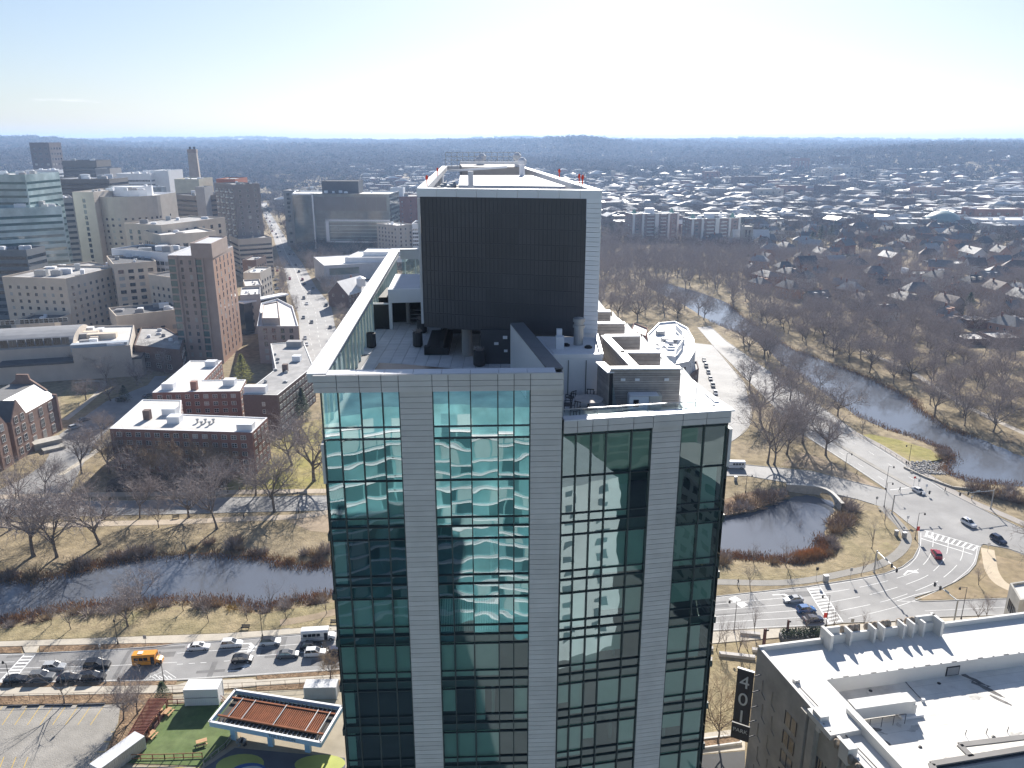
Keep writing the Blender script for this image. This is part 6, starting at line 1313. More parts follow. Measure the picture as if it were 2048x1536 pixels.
for k, (x, y, h, r_) in enumerate(((1622, 498, 18, 7), (1640, 492, 22, 8), (1660, 488, 20, 8), (1668, 470, 17, 6), (1555, 470, 14, 6), (1520, 418, 14, 7), (1490, 418, 14, 7))): conifer(x, y, h, r_, 'dark evergreen among the houses above the wooded park, %s from the left' % ORD[sorted([1622, 1640, 1660, 1668, 1555, 1520, 1490]).index(x)], grp='evergreens above the park')
conifer(1935, 632, 15, 7, 'large evergreen by the brick houses at the right edge'); conifer(1960, 520, 10, 10, 'broad dark evergreen left of the flat brick blocks'); conifer(326, 1392, 3.4, 1.6, 'rounded evergreen bush at the top of the red pergola')

# ---------------------------------------------------------------- helpers for scattering
def inside(x, y, poly):
 r = False; n = len(poly); j = n - 1
 for i in range(n):
  if (poly[i][1] > y) != (poly[j][1] > y) and x < (poly[j][0] - poly[i][0]) * (y - poly[i][1]) / (poly[j][1] - poly[i][1]) + poly[i][0]: r = not r
  j = i
 return r
BB = [(min(p[0] for p in g), max(p[0] for p in g), min(p[1] for p in g), max(p[1] for p in g), g) for g in NOGO]
BB.append((-25, 25, 30, 125, [(-25, 30), (25, 30), (25, 125), (-25, 125)]))
def free(x, y, m=2.0):
 for a, b, c, d, g in BB:
  if a - m < x < b + m and c - m < y < d + m:
   if inside(x, y, g) or inside(x + m, y, g) or inside(x - m, y, g) or inside(x, y + m, g) or inside(x, y - m, g): return False
 return True
houses = []
# landmarks among the houses
hw = [M('house_cream', (.45, .41, .34), .8), M('house_grey', (.30, .30, .31), .8), M('house_brown', (.22, .17, .14), .8), M('house_white', (.58, .58, .57), .8), brick, brick_o]
hr = [M('shingle_grey', (.19, .185, .18), .7, .2, .5, .4), M('shingle_pale', (.33, .32, .31), .6, .15, .5, .5), M('shingle_dark', (.09, .088, .088), .7, .2, .5, .4), M('shingle_brown', (.16, .125, .105), .75, .2, .5, .3), slate]
def fixed(l_, r_, Y, dep, wall, roof, label, spec=None, name='apartment_block', clut=3):
 b = blk(name, label, l_, r_, Y, dep, wall, roof, spec, clut=clut, par=.8); BB.append((min(p.x for p in b.pts), max(p.x for p in b.pts), min(p.y for p in b.pts), max(p.y for p in b.pts), [(p.x, p.y) for p in b.pts])); return b
fixed((1805, 548), (1918, 548), 620, 18, brick, whiteroof, 'long brick block with white roof and tall windows among the right houses', [PUN(7, 9, 3.0, 4.5, 'white2')])
fixed((1868, 527), (1960, 527), 680, 20, greyconc, whiteroof, 'pale flat roofed block behind the long brick one', [PUN(6, 4, 1.6, 1.8)])
fixed((1620, 518), (1700, 518), 700, 14, brick_d, greyroof, 'dark terraced row with many chimneys above the wooded park', [PUN(5, 4, 1.4, 1.8)], 'terrace')
fixed((1935, 640), (1990, 640), 455, 14, brick_d, greyroof, 'dark brick row house at the right edge, left of two', [PUN(5, 3.6, 1.4, 1.8)], 'terrace'); fixed((1995, 642), (2080, 642), 452, 14, brick_d, paleroof, 'dark brick row house at the right edge, right of two', [PUN(5, 3.6, 1.4, 1.8)], 'terrace')
fixed((1930, 678), (1985, 678), 415, 16, brick_d, paleroof, 'flat tan roof showing through trees at the right, left of two', None, 'low_house'); fixed((1990, 676), (2050, 676), 412, 16, brick_d, paleroof, 'flat tan roof showing through trees at the right, right of two', None, 'low_house')
fixed((1950, 418), (2048, 418), 1020, 30, brick, whiteroof, 'broad brick block with glazed hall at the right edge', [PUN(12, 6, 4, 3)]); fixed((1965, 440), (2090, 440), 960, 40, white, whiteroof, 'low building with very bright white roof at the right edge')
fixed((1836, 374), (1890, 374), 1500, 30, brick_o, whiteroof, 'square orange brick block left of the round dome', [PUN(9, 5, 3, 3)]); fixed((1785, 396), (1832, 396), 1250, 24, brick_d, greyroof, 'dark brick apartment block left of the orange one', [PUN(8, 5, 3, 2.5)])
fixed((1940, 338), (1990, 338), 2200, 40, beige2, paleroof, 'long pale slab on the right slope, left half', [PUN(9, 6, 4, 3)]); fixed((1988, 342), (2040, 342), 2150, 40, greyconc, paleroof, 'long grey slab on the right slope, right half', [PUN(9, 6, 4, 3)])
fixed((2008, 377), (2060, 377), 1500, 30, white, whiteroof, 'white office with rounded top at the right edge', [('band', 2, 5, 'bandb')])
for k, (x0, x1, y, Y) in enumerate(((1590, 1620, 316, 2300), (1668, 1702, 313, 2300), (1640, 1685, 336, 2000), (1655, 1700, 330, 2100), (1560, 1612, 371, 1500), (1640, 1680, 371, 1500), (1515, 1568, 378, 1450), (1690, 1720, 336, 2000), (1410, 1440, 343, 1900), (1470, 1536, 353, 1750))):
 fixed((x0, y), (x1, y), Y, 30, [brick, brick_d, beige2, greyconc][k % 4], [greyroof, paleroof, whiteroof][k % 3], 'mid-rise apartment block in the far town, %s from the left' % ordinal(sorted([1590, 1668, 1640, 1655, 1560, 1640.5, 1515, 1690, 1410, 1470]).index(x0 if k != 5 else 1640.5)), [PUN(10, 6, 4, 3)], clut=2)
dz_ = atY(1885, 440, 1000); t = thing('domed_hall', 'round hall with green copper dome in the right town', 'building', (dz_.x, dz_.y, 0)); MB().lathe([(22, 0), (22, 9), (23, 9.5)], (dz_.x, dz_.y, 0), 20).build('drum', greyconc, t)
MB().lathe([(21, 9.5), (19, 14), (14, 18.5), (8, 21), (2, 22)], (dz_.x, dz_.y, 0), 20).build('dome', M('copper_dome', (.20, .28, .27), .4, .1, .3, .6), t, smooth=True)
wb_ = atY(1645, 298, 4200); tag(MB().box((wb_.x, wb_.y, wb_.z - 6), (125, 40, 14)).build('white_hall', white), 'long bright white hall gleaming on the far right slope', 'building')
# detached houses between the river wood and the dome
TRY = 0; hp = []
while len(hp) < 150 and TRY < 9000:
 TRY += 1; y = R.uniform(400, 980); px_ = R.uniform(1400, 2130)
 x = (px_ - 1024) / FPX * (y * cos(PITCH) + 106 * sin(PITCH)); pp = topx((x, y, 0))
 edge = 560 + (pp[0] - 1400) * .22                                    # below this line is the wood
 if pp[1] > min(edge, 700) or pp[1] < 432 + 0 * pp[0]: continue
 if pp[0] < 1500 and pp[1] > 500: continue
 if not free(x, y, 12) or any((x - q[0]) ** 2 + (y - q[1]) ** 2 < 26 ** 2 for q in hp): continue
 hp.append((x, y, pp[0], pp[1]))
hp.sort(key=lambda q: (round(-q[1] / 90), q[2])); rows_ = {}
for q in hp: rows_.setdefault(round(-q[1] / 90), []).append(q)
rn = {k: i for i, k in enumerate(sorted(rows_))}
for k, l_ in rows_.items():
 for i, q in enumerate(sorted(l_, key=lambda e: e[2])):
  g = R; w_ = g.choice(hw); r_ = g.choice(hr); big = g.uniform(.85, 1.3)
  gable_house('house', 'gabled house among trees, %s from left in the %s row below the hills' % (ordinal(i), ordinal(rn[k])), (q[0], q[1]), g.uniform(11, 18) * big, g.uniform(9, 11) * big, 6.5 * big, g.uniform(9.5, 11.5) * big, g.choice([.15, 1.7, .5, 2.0, 2.6, 3.4]) + g.uniform(-.3, .3), w_, r_, 'house', 'houses right of the river wood', True, 2 if q[1] < 700 else 0, q[1] < 640 and R.random() < .4, R.random() < .45, R.random() < .6)
  BB.append((q[0] - 8, q[0] + 8, q[1] - 8, q[1] + 8, [(q[0] - 8, q[1] - 8), (q[0] + 8, q[1] - 8), (q[0] + 8, q[1] + 8), (q[0] - 8, q[1] + 8)]))
# the far town: the largest as houses of their own, the rest as one mass
far = []; TRY = 0
while len(far) < 1300 and TRY < 30000:
 TRY += 1; y = 900 * (2700 / 900) ** R.random(); px_ = R.uniform(560, 2150); x = (px_ - 1024) / FPX * (y * cos(PITCH) + 106 * sin(PITCH))
 if px_ < 830 and y < 1250: continue
 if px_ < 700 and y > 1500: continue
 dens = .75 + .5 * math.sin(x / 170 + 1) * math.cos(y / 260)
 if y > 2000: dens -= (y - 2000) / 900
 if R.random() > dens or not free(x, y, 14): continue
 if not (830 < px_ < 1200 and y < 1200): far.append((x, y, px_))
far.sort(key=lambda q: q[1])
white_far = M('bright_flat_roof', (.40, .40, .40), .5, .1, .1, .5)
FM = [M('town_wall_%d' % k, c, .85) for k, c in enumerate(((.26, .14, .11), (.30, .26, .22), (.22, .18, .16), (.42, .40, .37)))]
FR_ = [white_far, paleroof, greyroof, hr[1]]
def town_mesh(k):
 m = MB(); g = random.Random(k); L_, W_, h = g.uniform(12, 30), g.uniform(10, 16), g.uniform(8, 15)
 m.box((0, 0, h / 2 - 2), (L_, W_, h + 4), 0, 0); me1 = m.mesh('wall', FM[k % 4]); m = MB()
 if k % 3: m.box((0, 0, h + .3), (L_ + .4, W_ + .4, .5)); m.box((L_ * .2, 0, h + 1.6), (3, 3, 2.4))
 else: m.quads([(-L_ / 2, -W_ / 2, h), (L_ / 2, -W_ / 2, h), (L_ / 2, W_ / 2, h), (-L_ / 2, W_ / 2, h), (-L_ / 2, 0, h + 4), (L_ / 2, 0, h + 4)], [(0, 1, 5, 4), (2, 3, 4, 5), (1, 2, 5), (3, 0, 4)])
 return me1, m.mesh('roof', FR_[(k * 7 + k // 3) % 4])
TM = [town_mesh(k) for k in range(12)]
ind = far[:130]; ind.sort(key=lambda q: topx((q[0], q[1], 0))[0])
for i, (x, y, _) in enumerate(ind):
 t = thing('town_house', 'town block before the far roofs, %s from the left' % (ordinal(i) if i < 99 else 'hundred and ' + ordinal(i - 100) if i > 99 else 'hundredth'), 'house', (x, y, 0), R.choice([.2, .3, 1.8]) + R.uniform(-.1, .1), 'town blocks before the far roofs'); a_, b_ = TM[R.randrange(12)]; inst('wall', a_, t); inst('roof', b_, t)
m = MB(); gset = []
for (x, y, _) in far[130:]:
 k = R.randrange(12); L_, W_, h = R.uniform(12, 34), R.uniform(10, 18), R.uniform(7, 15); z = ground_z(x, y); rz = R.choice([.2, .3, 1.8]) + R.uniform(-.15, .15); mi = R.randrange(4)
 m.box((x, y, z + h / 2 - 2), (L_, W_, h + 4), rz, mi)
 if R.random() < .55: m.box((x, y, z + h + .3), (L_ + .4, W_ + .4, .5), rz, 4 + R.choice([0, 1, 2, 2]))
 else: m.box((x, y, z + h + 1.8), (L_ + .6, W_ + .6, 3.4), rz, 4 + R.choice([1, 2, 3]), taper=.25)
tag(m.build('far_roofs', FM + FR_), 'mass of small houses and flat roofs in the far town', 'houses', kind='stuff')

# ---------------------------------------------------------------- the river wood: nearest trees singly, the rest as one wood
def scatter(n, fn, dmin, tries=20000):
 cell = {}; o = []; k = 0
 while len(o) < n and k < tries:
  k += 1; p = fn()
  if p is None: continue
  c = (int(p[0] // dmin), int(p[1] // dmin))
  if any((q[0] - p[0]) ** 2 + (q[1] - p[1]) ** 2 < dmin * dmin for i in (-1, 0, 1) for j in (-1, 0, 1) for q in cell.get((c[0] + i, c[1] + j), ())): continue
  cell.setdefault(c, []).append(p); o.append(p)
 return o
def wood_pt():
 y = R.uniform(255, 900); px_ = R.uniform(1190, 2200); x = (px_ - 1024) / FPX * (y * cos(PITCH) + 106 * sin(PITCH)); pp = topx((x, y, 0))
 if pp[1] < 470 + (pp[0] - 1200) * .12: return None
 if pp[1] > 905 or (1240 < pp[0] < 1500 and y > 815): return None
 if pp[0] < 1480 and pp[1] > 640: return None
 if 1480 <= pp[0] < 1720 and pp[1] > 770 + (pp[0] - 1480) * .25: return None
 if pp[0] > 1690 and 845 < pp[1] < 960 and pp[0] < 1900: return None
 return (x, y)
cand = scatter(720, wood_pt, 9.6, 34000)
W_sd = water_sd(np.array([c[0] for c in cand]), np.array([c[1] for c in cand]))
cand = [c for c, s_ in zip(cand, W_sd) if s_ > 1.5 and free(c[0], c[1], 3.0)]
cand.sort(key=lambda c: c[1])
def wood_label(c):
 pp = topx((c[0], c[1], 0)); riv = np.interp(pp[0], [1419, 1565, 1713, 1903, 2048], [641, 726, 830, 916, 950])
 if pp[0] < 1420: return 'bare tree of the wood behind the white curved block', 'wood behind the curved block'
 if pp[1] > riv: return 'bare tree of the narrow wood between parkway and right river', 'wood between parkway and river'
 return 'bare tree of the wood on the far bank of the right river', 'wood on the far bank of the right river'
for c in cand[:150]:
 lb, gp = wood_label(c); tree(0, 0, R.uniform(14, 22), T[R.randrange(6)], lb, gp, pos=(c[0], c[1], 0))
# prototypes for the masses, kept out of the scene
def fuzzy(seed, n, H, mat):
 """a distant crown: many short twigs spread through an uneven volume over a forked stem"""
 g = random.Random(seed); m = MB(); lobes = [(g.gauss(0, .22) * H, g.gauss(0, .22) * H, H * g.uniform(.5, .8), H * g.uniform(.16, .26)) for k in range(7)]
 m.tube((0, 0, -1), (0, 0, H * .5), H * .02, H * .01, 3, cap=False)
 for l_ in lobes: m.tube((0, 0, H * .25), l_[:3], H * .012, H * .004, 3, cap=False)
 for k in range(n):
  l_ = g.choice(lobes); d = Vector((g.gauss(0, 1), g.gauss(0, 1), g.gauss(0, .8))).normalized(); r = l_[3] * g.uniform(.3, 1.05); c = Vector(l_[:3]) + d * r; e = c + (d + Vector((g.gauss(0, .4), g.gauss(0, .4), .3))) * H * .09
  x = (e - c).cross(Vector((g.gauss(0, 1), g.gauss(0, 1), g.gauss(0, 1)))).normalized() * H * .009; m.quads([c - x, c + x, e + x * .5, e - x * .5], [(0, 1, 2, 3)])
 return m.mesh('far_tree', mat)
def proto(me_):
 o = bpy.data.objects.new(me_.name, me_); return o
def mass(name, label, pts, protos, cat='trees'):
 """one object: geometry nodes set a prototype on every point (x, y, z, scale, turn, kind)"""
 out_ = None
 me_ = bpy.data.meshes.new(name); me_.from_pydata([p[:3] for p in pts], [], [])
 for nm, ty, ix in (('sz', 'FLOAT', 3), ('turn', 'FLOAT', 4), ('kind_id', 'INT', 5)):
  at_ = me_.attributes.new(nm, ty, 'POINT'); at_.data.foreach_set('value', [p[ix] for p in pts])
 o = bpy.data.objects.new(name, me_); col.objects.link(o); tag(o, label, cat, kind='stuff')
 ng = bpy.data.node_groups.new(name, 'GeometryNodeTree'); ng.interface.new_socket('Geometry', in_out='INPUT', socket_type='NodeSocketGeometry'); ng.interface.new_socket('Geometry', in_out='OUTPUT', socket_type='NodeSocketGeometry')
 N = ng.nodes.new; K = ng.links.new; gi = N('NodeGroupInput'); go = N('NodeGroupOutput'); jn = N('GeometryNodeJoinGeometry')
 m2p = N('GeometryNodeMeshToPoints'); K(gi.outputs[0], m2p.inputs[0])
 def attr(nm, ty): a = N('GeometryNodeInputNamedAttribute'); a.data_type = ty; a.inputs[0].default_value = nm; return a
 sz, tu, kd = attr('sz', 'FLOAT'), attr('turn', 'FLOAT'), attr('kind_id', 'INT'); cx = N('ShaderNodeCombineXYZ'); K(tu.outputs[0], cx.inputs[2])
 for k, pr in enumerate(protos):
  oi = N('GeometryNodeObjectInfo'); oi.inputs[0].default_value = pr; oi.inputs[1].default_value = True
  cm = N('FunctionNodeCompare'); cm.data_type = 'INT'; cm.operation = 'EQUAL'; K(kd.outputs[0], cm.inputs[2]); cm.inputs[3].default_value = k
  ip = N('GeometryNodeInstanceOnPoints'); K(m2p.outputs[0], ip.inputs[0]); K(cm.outputs[0], ip.inputs[1]); K(oi.outputs['Geometry'], ip.inputs[2]); K(cx.outputs[0], ip.inputs['Rotation']); K(sz.outputs[0], ip.inputs['Scale'])
  K(ip.outputs[0], jn.inputs[0])
 K(jn.outputs[0], go.inputs[0]); md = o.modifiers.new('spread', 'NODES'); md.node_group = ng
 return o
whole = []
for tm_, cm_ in [grow_tree(200 + q, 10.0, 6, (6, 5, 4), .2 + .15 * q, 1.1, .24) for q in range(4)]:                                              # a whole tree in one mesh
 bm = bmesh.new(); bm.from_mesh(tm_); bm.from_mesh(cm_); m_ = bpy.data.meshes.new('wood_tree'); bm.to_mesh(m_); bm.free(); m_.materials.append(twig); whole.append(proto(m_))
mass('river_wood', 'bare trees filling the rest of the river wood', [(c[0], c[1], ground_z(c[0], c[1]), R.uniform(1.2, 2.1), R.uniform(0, 6.28), R.randrange(4)) for c in cand[150:]], whole)
twig_far = M('far_twigs', (.15, .122, .108), .95, .35, .05, .1, c2=(.19, .155, .135), cscale=.004)
fz = [proto(fuzzy(k, 190, 12, twig_far)) for k in range(4)] + [proto(fuzzy(9, 260, 12, everg))]
def mid_pt():
 y = 420 * (1700 / 420) ** R.random(); px_ = R.uniform(-60, 2130); x = (px_ - 1024) / FPX * (y * cos(PITCH) + 106 * sin(PITCH))
 if px_ < 560 and y < 880: return None
 if 560 < px_ < 830 and y < 560: return None
 if px_ > 1190 and y < 640:
  if topx((x, y, 0))[1] > 560 + (px_ - 1400) * .2: return None
 if 1240 < px_ < 1500 and 815 < y < 890: return None
 return (x, y) if free(x, y, 3.0) else None
mid = scatter(4200, mid_pt, 8.6, 34000); ws = water_sd(np.array([c[0] for c in mid]), np.array([c[1] for c in mid])); mid = [c for c, s_ in zip(mid, ws) if s_ > 2]
mass('town_trees', 'bare trees between the houses of the town', [(c[0], c[1], ground_z(c[0], c[1]), R.uniform(.85, 1.55), R.uniform(0, 6.28), 4 if R.random() < .04 else R.randrange(4)) for c in mid if c[1] > 760], fz)
mass('garden_trees', 'bare trees standing between the nearer houses and blocks', [(c[0], c[1], 0.0, R.uniform(1.0, 1.8), R.uniform(0, 6.28), R.randrange(4)) for c in mid if c[1] <= 760], whole)
# street trees along the avenue and between the near left buildings
st = []
for t_ in range(34):
 k = t_ / 33 * (len(AVA) - 1.001); i = int(k); a = AVA[i].lerp(AVA[i + 1], k - i); b_ = AVB[i].lerp(AVB[i + 1], k - i); st.append(a + (a - b_).normalized() * R.uniform(3, 6)); st.append(b_ + (b_ - a).normalized() * R.uniform(3, 9))
st = [p for p in st if free(p.x, p.y, 2)]
for i, p in enumerate(sorted(st, key=lambda q: q.y)[:44]): tree(0, 0, R.uniform(9, 13), T[i % 6], 'bare street tree along the avenue, %s from the near end' % ordinal(i), 'street trees of the avenue', pos=p)
# far wooded country: clumps of crowns
def clump(seed, mat, mat2):
 g = random.Random(seed); m = MB()
 for k in range(9):
  cx, cy, h = g.uniform(-24, 24), g.uniform(-24, 24), g.uniform(9, 15); mi = 1 if g.random() < .12 else 0
  for j in range(46):
   d = Vector((g.gauss(0, 1), g.gauss(0, 1), g.gauss(0, .7))).normalized() * g.uniform(.5, 1); c = Vector((cx + d.x * 6, cy + d.y * 6, h * .62 + d.z * h * .4)); s_ = g.uniform(.8, 1.8)
   a = Vector((g.gauss(0, 1), g.gauss(0, 1), g.gauss(0, 1))).normalized() * s_; b_ = a.cross(Vector((g.gauss(0, 1), g.gauss(0, 1), g.gauss(0, 1)))).normalized() * s_ * .7
   m.quads([c - a, c + b_, c + a, c - b_], [(0, 1, 2, 3)], mi)
 return m.mesh('far_clump', [mat, mat2])
ever_far = M('far_evergreens', (.05, .06, .045), .95, .3, .05, .1)
cl = [proto(clump(k, twig_far, ever_far)) for k in range(5)]
fp = []
y = 1000.0
while y < 9300:
 st_ = max(26.0, y / 46); half = .72 * y + 60; x = -half
 while x < half:
  xx, yy = x + R.uniform(-.5, .5) * st_, y + R.uniform(-.5, .5) * st_; px_ = 1024 + FPX * xx / (yy * cos(PITCH) + 31)
  town = 560 < px_ < 2200 and yy < 2100
  if not (town and R.random() < .50) and not (yy < 1200 and px_ < 560) and free(xx, yy, 20): fp.append((xx, yy, st_))
  x += st_
 y += st_ * .9
hz_ = hills(np.array([p[0] for p in fp]), np.array([p[1] for p in fp]))
mass('far_woods', 'brown wooded hills reaching to the horizon', [(p[0], p[1], float(h) - 2, min(p[2] / 34, 2.6) * R.uniform(.75, 1.15), R.uniform(0, 6.28), R.randrange(5)) for p, h in zip(fp, hz_)], cl)
# ---------------------------------------------------------------- haze over the whole country
me_ = bpy.data.meshes.new('haze'); v_ = [(sx_ * 12000, y_, z) for z in (-4.5, 168) for y_ in (-1500, 13900) for sx_ in (-1, 1)]
me_.from_pydata(v_, [], [(0, 2, 3, 1), (4, 5, 7, 6), (0, 1, 5, 4), (2, 6, 7, 3), (0, 4, 6, 2), (1, 3, 7, 5)])
hm = bpy.data.materials.new('haze_air'); hm.use_nodes = True; hn = hm.node_tree; hn.nodes.clear(); hout = hn.nodes.new('ShaderNodeOutputMaterial'); hv = hn.nodes.new('ShaderNodeVolumePrincipled')
hv.inputs['Color'].default_value = (.44, .64, 1.0, 1); hv.inputs['Density'].default_value = 1.1e-4; hv.inputs['Anisotropy'].default_value = .25
hn.links.new(hv.outputs[0], hout.inputs['Volume']); me_.materials.append(hm); tag(inst('haze', me_), 'pale blue winter haze over the city', 'haze', kind='stuff')

# ---------------------------------------------------------------- white roofed landmark block, lower right
ZR = 26.0; C0 = at(1515, 1300, ZR); uW = (at(1720, 1536, ZR) - C0); uW.z = 0; uW.normalize(); uE = (at(2048, 1232, ZR) - C0); uE.z = 0; uE.normalize()
lm = thing('landmark_block', 'limestone block with broad white roof and crenellated parapet, lower right', 'building', (C0.x, C0.y, 0))
def lp(e, w_, z=0.0): v = C0 + uE * e + uW * w_; return Vector((v.x, v.y, z))
def ep(px):                                                             # distance along the rear edge of a pixel column
 a = (px - 1024) / FPX; k = cos(PITCH); zz = (CAM_Z - ZR) * sin(PITCH); return (a * (k * C0.y + zz) - C0.x) / (uE.x - a * k * uE.y)
SW, SB, LE, LW = 6.5, 9.0, 95.0, 75.0
def quadp(e0, e1, w0, w1, z0, z1, name, mat, **k): return MB().prism(ccw([lp(e0, w0), lp(e1, w0), lp(e1, w1), lp(e0, w1)]), z0, z1).build(name, mat, lm)
ccwp = ccw([lp(0, 0), lp(LE, 0), lp(LE, LW), lp(0, LW)]); MB().prism(ccwp, -1, ZR + .5, top=False).build('wall', limestone, lm)
MB().prism(ccw([lp(SW, SB), lp(LE - SW, SB), lp(LE - SW, LW), lp(SW, LW)]), ZR - 3.5, ZR - 2.6).build('inner_roof', M('stained_membrane', (.76, .74, .69), .7, .1, .25, .3, c2=(.66, .63, .58), cscale=.16, c3=(.52, .49, .45)), lm)
quadp(.03, LE - .03, .03, SB, ZR - 3.4, ZR, 'rear_roof', whiteroof); quadp(.03, SW, SB, LW, ZR - 3.4, ZR - .004, 'side_roof', whiteroof); quadp(.04, LE - .04, .04, .5, ZR + .003, ZR + .9, 'parapet', whiteroof)
quadp(.04, .5, .503, 17.5, ZR + .003, ZR + .6, 'parapet', whiteroof)
stn = M('roof_stain', (.20, .19, .18), .9, .4, .8, .1)
stn2 = M('roof_stain_pale', (.56, .54, .50), .9, .3, .8, .1)
def stain(px, py, rx, ry, rot, z, pale=None):
 c = at(px, py, z); sheet('stain', [(c.x + rx * (1 + .35 * R.uniform(-1, 1)) * cos(t) * cos(rot) - ry * sin(t) * sin(rot), c.y + rx * cos(t) * sin(rot) + ry * (1 + .35 * R.uniform(-1, 1)) * sin(t) * cos(rot)) for t in [2 * pi * i / 18 for i in range(18)]], z + .012 + .0007 * (pale or 20), stn if pale is None else stn2, lm)
for k in range(14): quadp(SW + .3, LE - SW - .3, SB + 1.2 + k * 2.1, SB + 1.26 + k * 2.1, ZR - 2.6, ZR - 2.592, 'membrane_seam', M('seam_grey', (.55, .54, .51), .8))
for k in range(30): quadp(1 + k * 2.3, 1.05 + k * 2.3, 1.2, SB - .3, ZR, ZR + .008, 'membrane_seam', M('seam_grey', (.55, .54, .51), .8))
for k in range(16): stain(R.uniform(1700, 2040), R.uniform(1380, 1530), R.uniform(.3, 1.4), R.uniform(.15, .5), R.uniform(-1, 1), ZR - 2.6, k)
for (x, y, a, b_, r_) in ((1945, 1358, 2.6, .35, -.9), (1975, 1378, 2.6, .5, -.9), (2000, 1400, 1.6, .3, -.9), (1760, 1480, 1.5, .45, -.9), (1772, 1500, 1.2, .4, -.6), (1787, 1512, .7, .4, .2), (1752, 1460, .8, .4, 0)): stain(x, y, a, b_, r_, ZR - 2.6)
# coping cleats of the inner step, drains, lightning cable, ladder hatch, frames
for k in range(26): v = lp(SW + 1 + k * 2.4, SB - .1, ZR + .03); MB().box((v.x, v.y, v.z), (.9 if k % 2 else .25, .2, .06), atan2(uE.y, uE.x)).build('coping_cleat', darkmetal, lm)
for (x, y) in ((1741, 1382), (1878, 1367), (1987, 1474), (1840, 1494)): c = at(x, y, ZR - 2.6); MB().lathe([(.28, 0), (.3, .08), (.12, .14)], (c.x, c.y, ZR - 2.6), 10).build('roof_drain', blackpaint, lm)
cbl = [at(x, y, ZR - 2.5) for x, y in ((1797, 1348), (1822, 1376), (1846, 1402))]; m = MB()
for a, b_ in zip(cbl, cbl[1:]): m.tube(a, b_, .05, n=4)
m.build('cable', blackpaint, lm); c = cbl[-1]; MB().box((c.x, c.y, ZR - 2.35), (.5, .4, .5)).build('junction_box', white, lm)
v = lp(ep(1850) - 2, SB + .06, ZR - 1.6); MB().box((v.x, v.y, v.z), (2.4, .08, 1.7), atan2(uE.y, uE.x)).build('louvre_frame', blackpaint, lm); MB().box((v.x + .02, v.y - .06, v.z), (2.1, .06, 1.4), atan2(uE.y, uE.x)).build('louvre', steel, lm)
v = at(1742, 1372, ZR - 2.6); MB().bar(v, v + Vector((-.3, 1.2, 1.6)), .12, .12).bar(v, v + Vector((-1.9, 1.0, 1.5)), .12, .12).bar(v + Vector((-.3, 1.2, 1.6)), v + Vector((-.2, 1.0, -.0)), .12, .12).build('davit_frame', darkmetal, lm)
# raised crenellated middle of the rear parapet with urns
e0, e1 = ep(1640), ep(1862); n = 6
quadp(e0, e1, .55, .95, ZR, ZR + 1.7, 'raised_parapet', whiteroof)
for e in (e0, e1 - .5): quadp(e, e + .5, -.3, 2.6, ZR, ZR + 2.9, 'end_pier', whiteroof)
for (a, b_) in ((e0, e0 + 3.0), (e1 - 4.2, e1)): quadp(a + .5, b_, .1, .5, ZR + .95, ZR + 2.9, 'raised_parapet', whiteroof)
fins = [e0 + (e1 - e0) * t for t in (.19, .40, .48, .66, .745, .84)]
for e in fins: quadp(e, e + .35, .2, 2.0, ZR, ZR + 2.7, 'parapet_fin', whiteroof)
terra = M('terracotta_urn', (.30, .25, .20), .85, .2, 1)
def urn(v, s=1.0): MB().lathe([(.35 * s, 0), (.5 * s, .5 * s), (.62 * s, 1.2 * s), (.55 * s, 1.7 * s), (.2 * s, 2.0 * s)], v, 10).build('urn', terra, lm, smooth=True)
for px_ in (1684, 1700, 1710, 1734, 1749, 1766, 1774, 1797, 1814, 1823): urn(lp(ep(px_), -.2, ZR + .6), .95)
# left facade: window bays between pilasters, urns and stepped parapet towards the viewer
lmw = FB(); lmw.o = lm; lmw.c = Vector((C0.x, C0.y)); lmw.z0 = 0.0; lmw.face = fb.face
def fpos(w0, w1): return [Vector((lp(0, w0).x, lp(0, w0).y)), Vector((lp(0, w1).x, lp(0, w1).y))]
windows(lmw, 0, 1, 6, 3.0, 2.5, 1.2, 3.6, 'band', .1, .1, pts=fface(*fpos(9.0, 12.6)), name='window')
for w0 in (17.6, 19.6, 24.5, 26.5, 31.5, 33.5, 38.5, 40.5): windows(lmw, 0, 1, 5, 1.3, 2.4, 2.4, 3.9, 'band', .1, .1, pts=fface(*fpos(w0, w0 + 1.6)), name='window')
orn = M('limestone_relief', (.36, .325, .275), .85, .2, .5)
for k in range(5):
 for w0 in (2.5, 5.4): v = lp(-.06, w0 + (k % 2) * .6, 4 + k * 4.2); MB().box((v.x, v.y, v.z), (.14, .14, 2.4)).build('relief_rib', orn, lm); v = lp(-.06, w0 + .5 + (k % 2) * .6, 5.2 + k * 4.2); MB().bar(lp(-.07, w0 + (k % 2) * .6, 2.8 + k * 4.2), lp(-.07, w0 + 1.1 + (k % 2) * .6, 2.2 + k * 4.2), .12, .12).build('relief_rib', orn, lm)
for w0 in (13.6, 15.8): MB().prism(ccw([lp(-.7, w0), lp(.1, w0), lp(.1, w0 + 1.5), lp(-.7, w0 + 1.5)]), -1, ZR - .3).build('pilaster', limestone, lm)
for k, w0 in enumerate((17.0, 22.4, 23.4, 29.4, 30.4, 36.4, 37.4, 43.4)): MB().prism(ccw([lp(-.5, w0), lp(.1, w0), lp(.1, w0 + .45), lp(-.5, w0 + .45)]), -1, ZR - .6).build('pilaster', limestone, lm)
for k, w0 in enumerate((16.2, 22.6, 29.6, 36.6)): quadp(-.6, .8, w0, w0 + 1.9, ZR - 1.2, ZR + 1.5, 'parapet_pier', whiteroof)
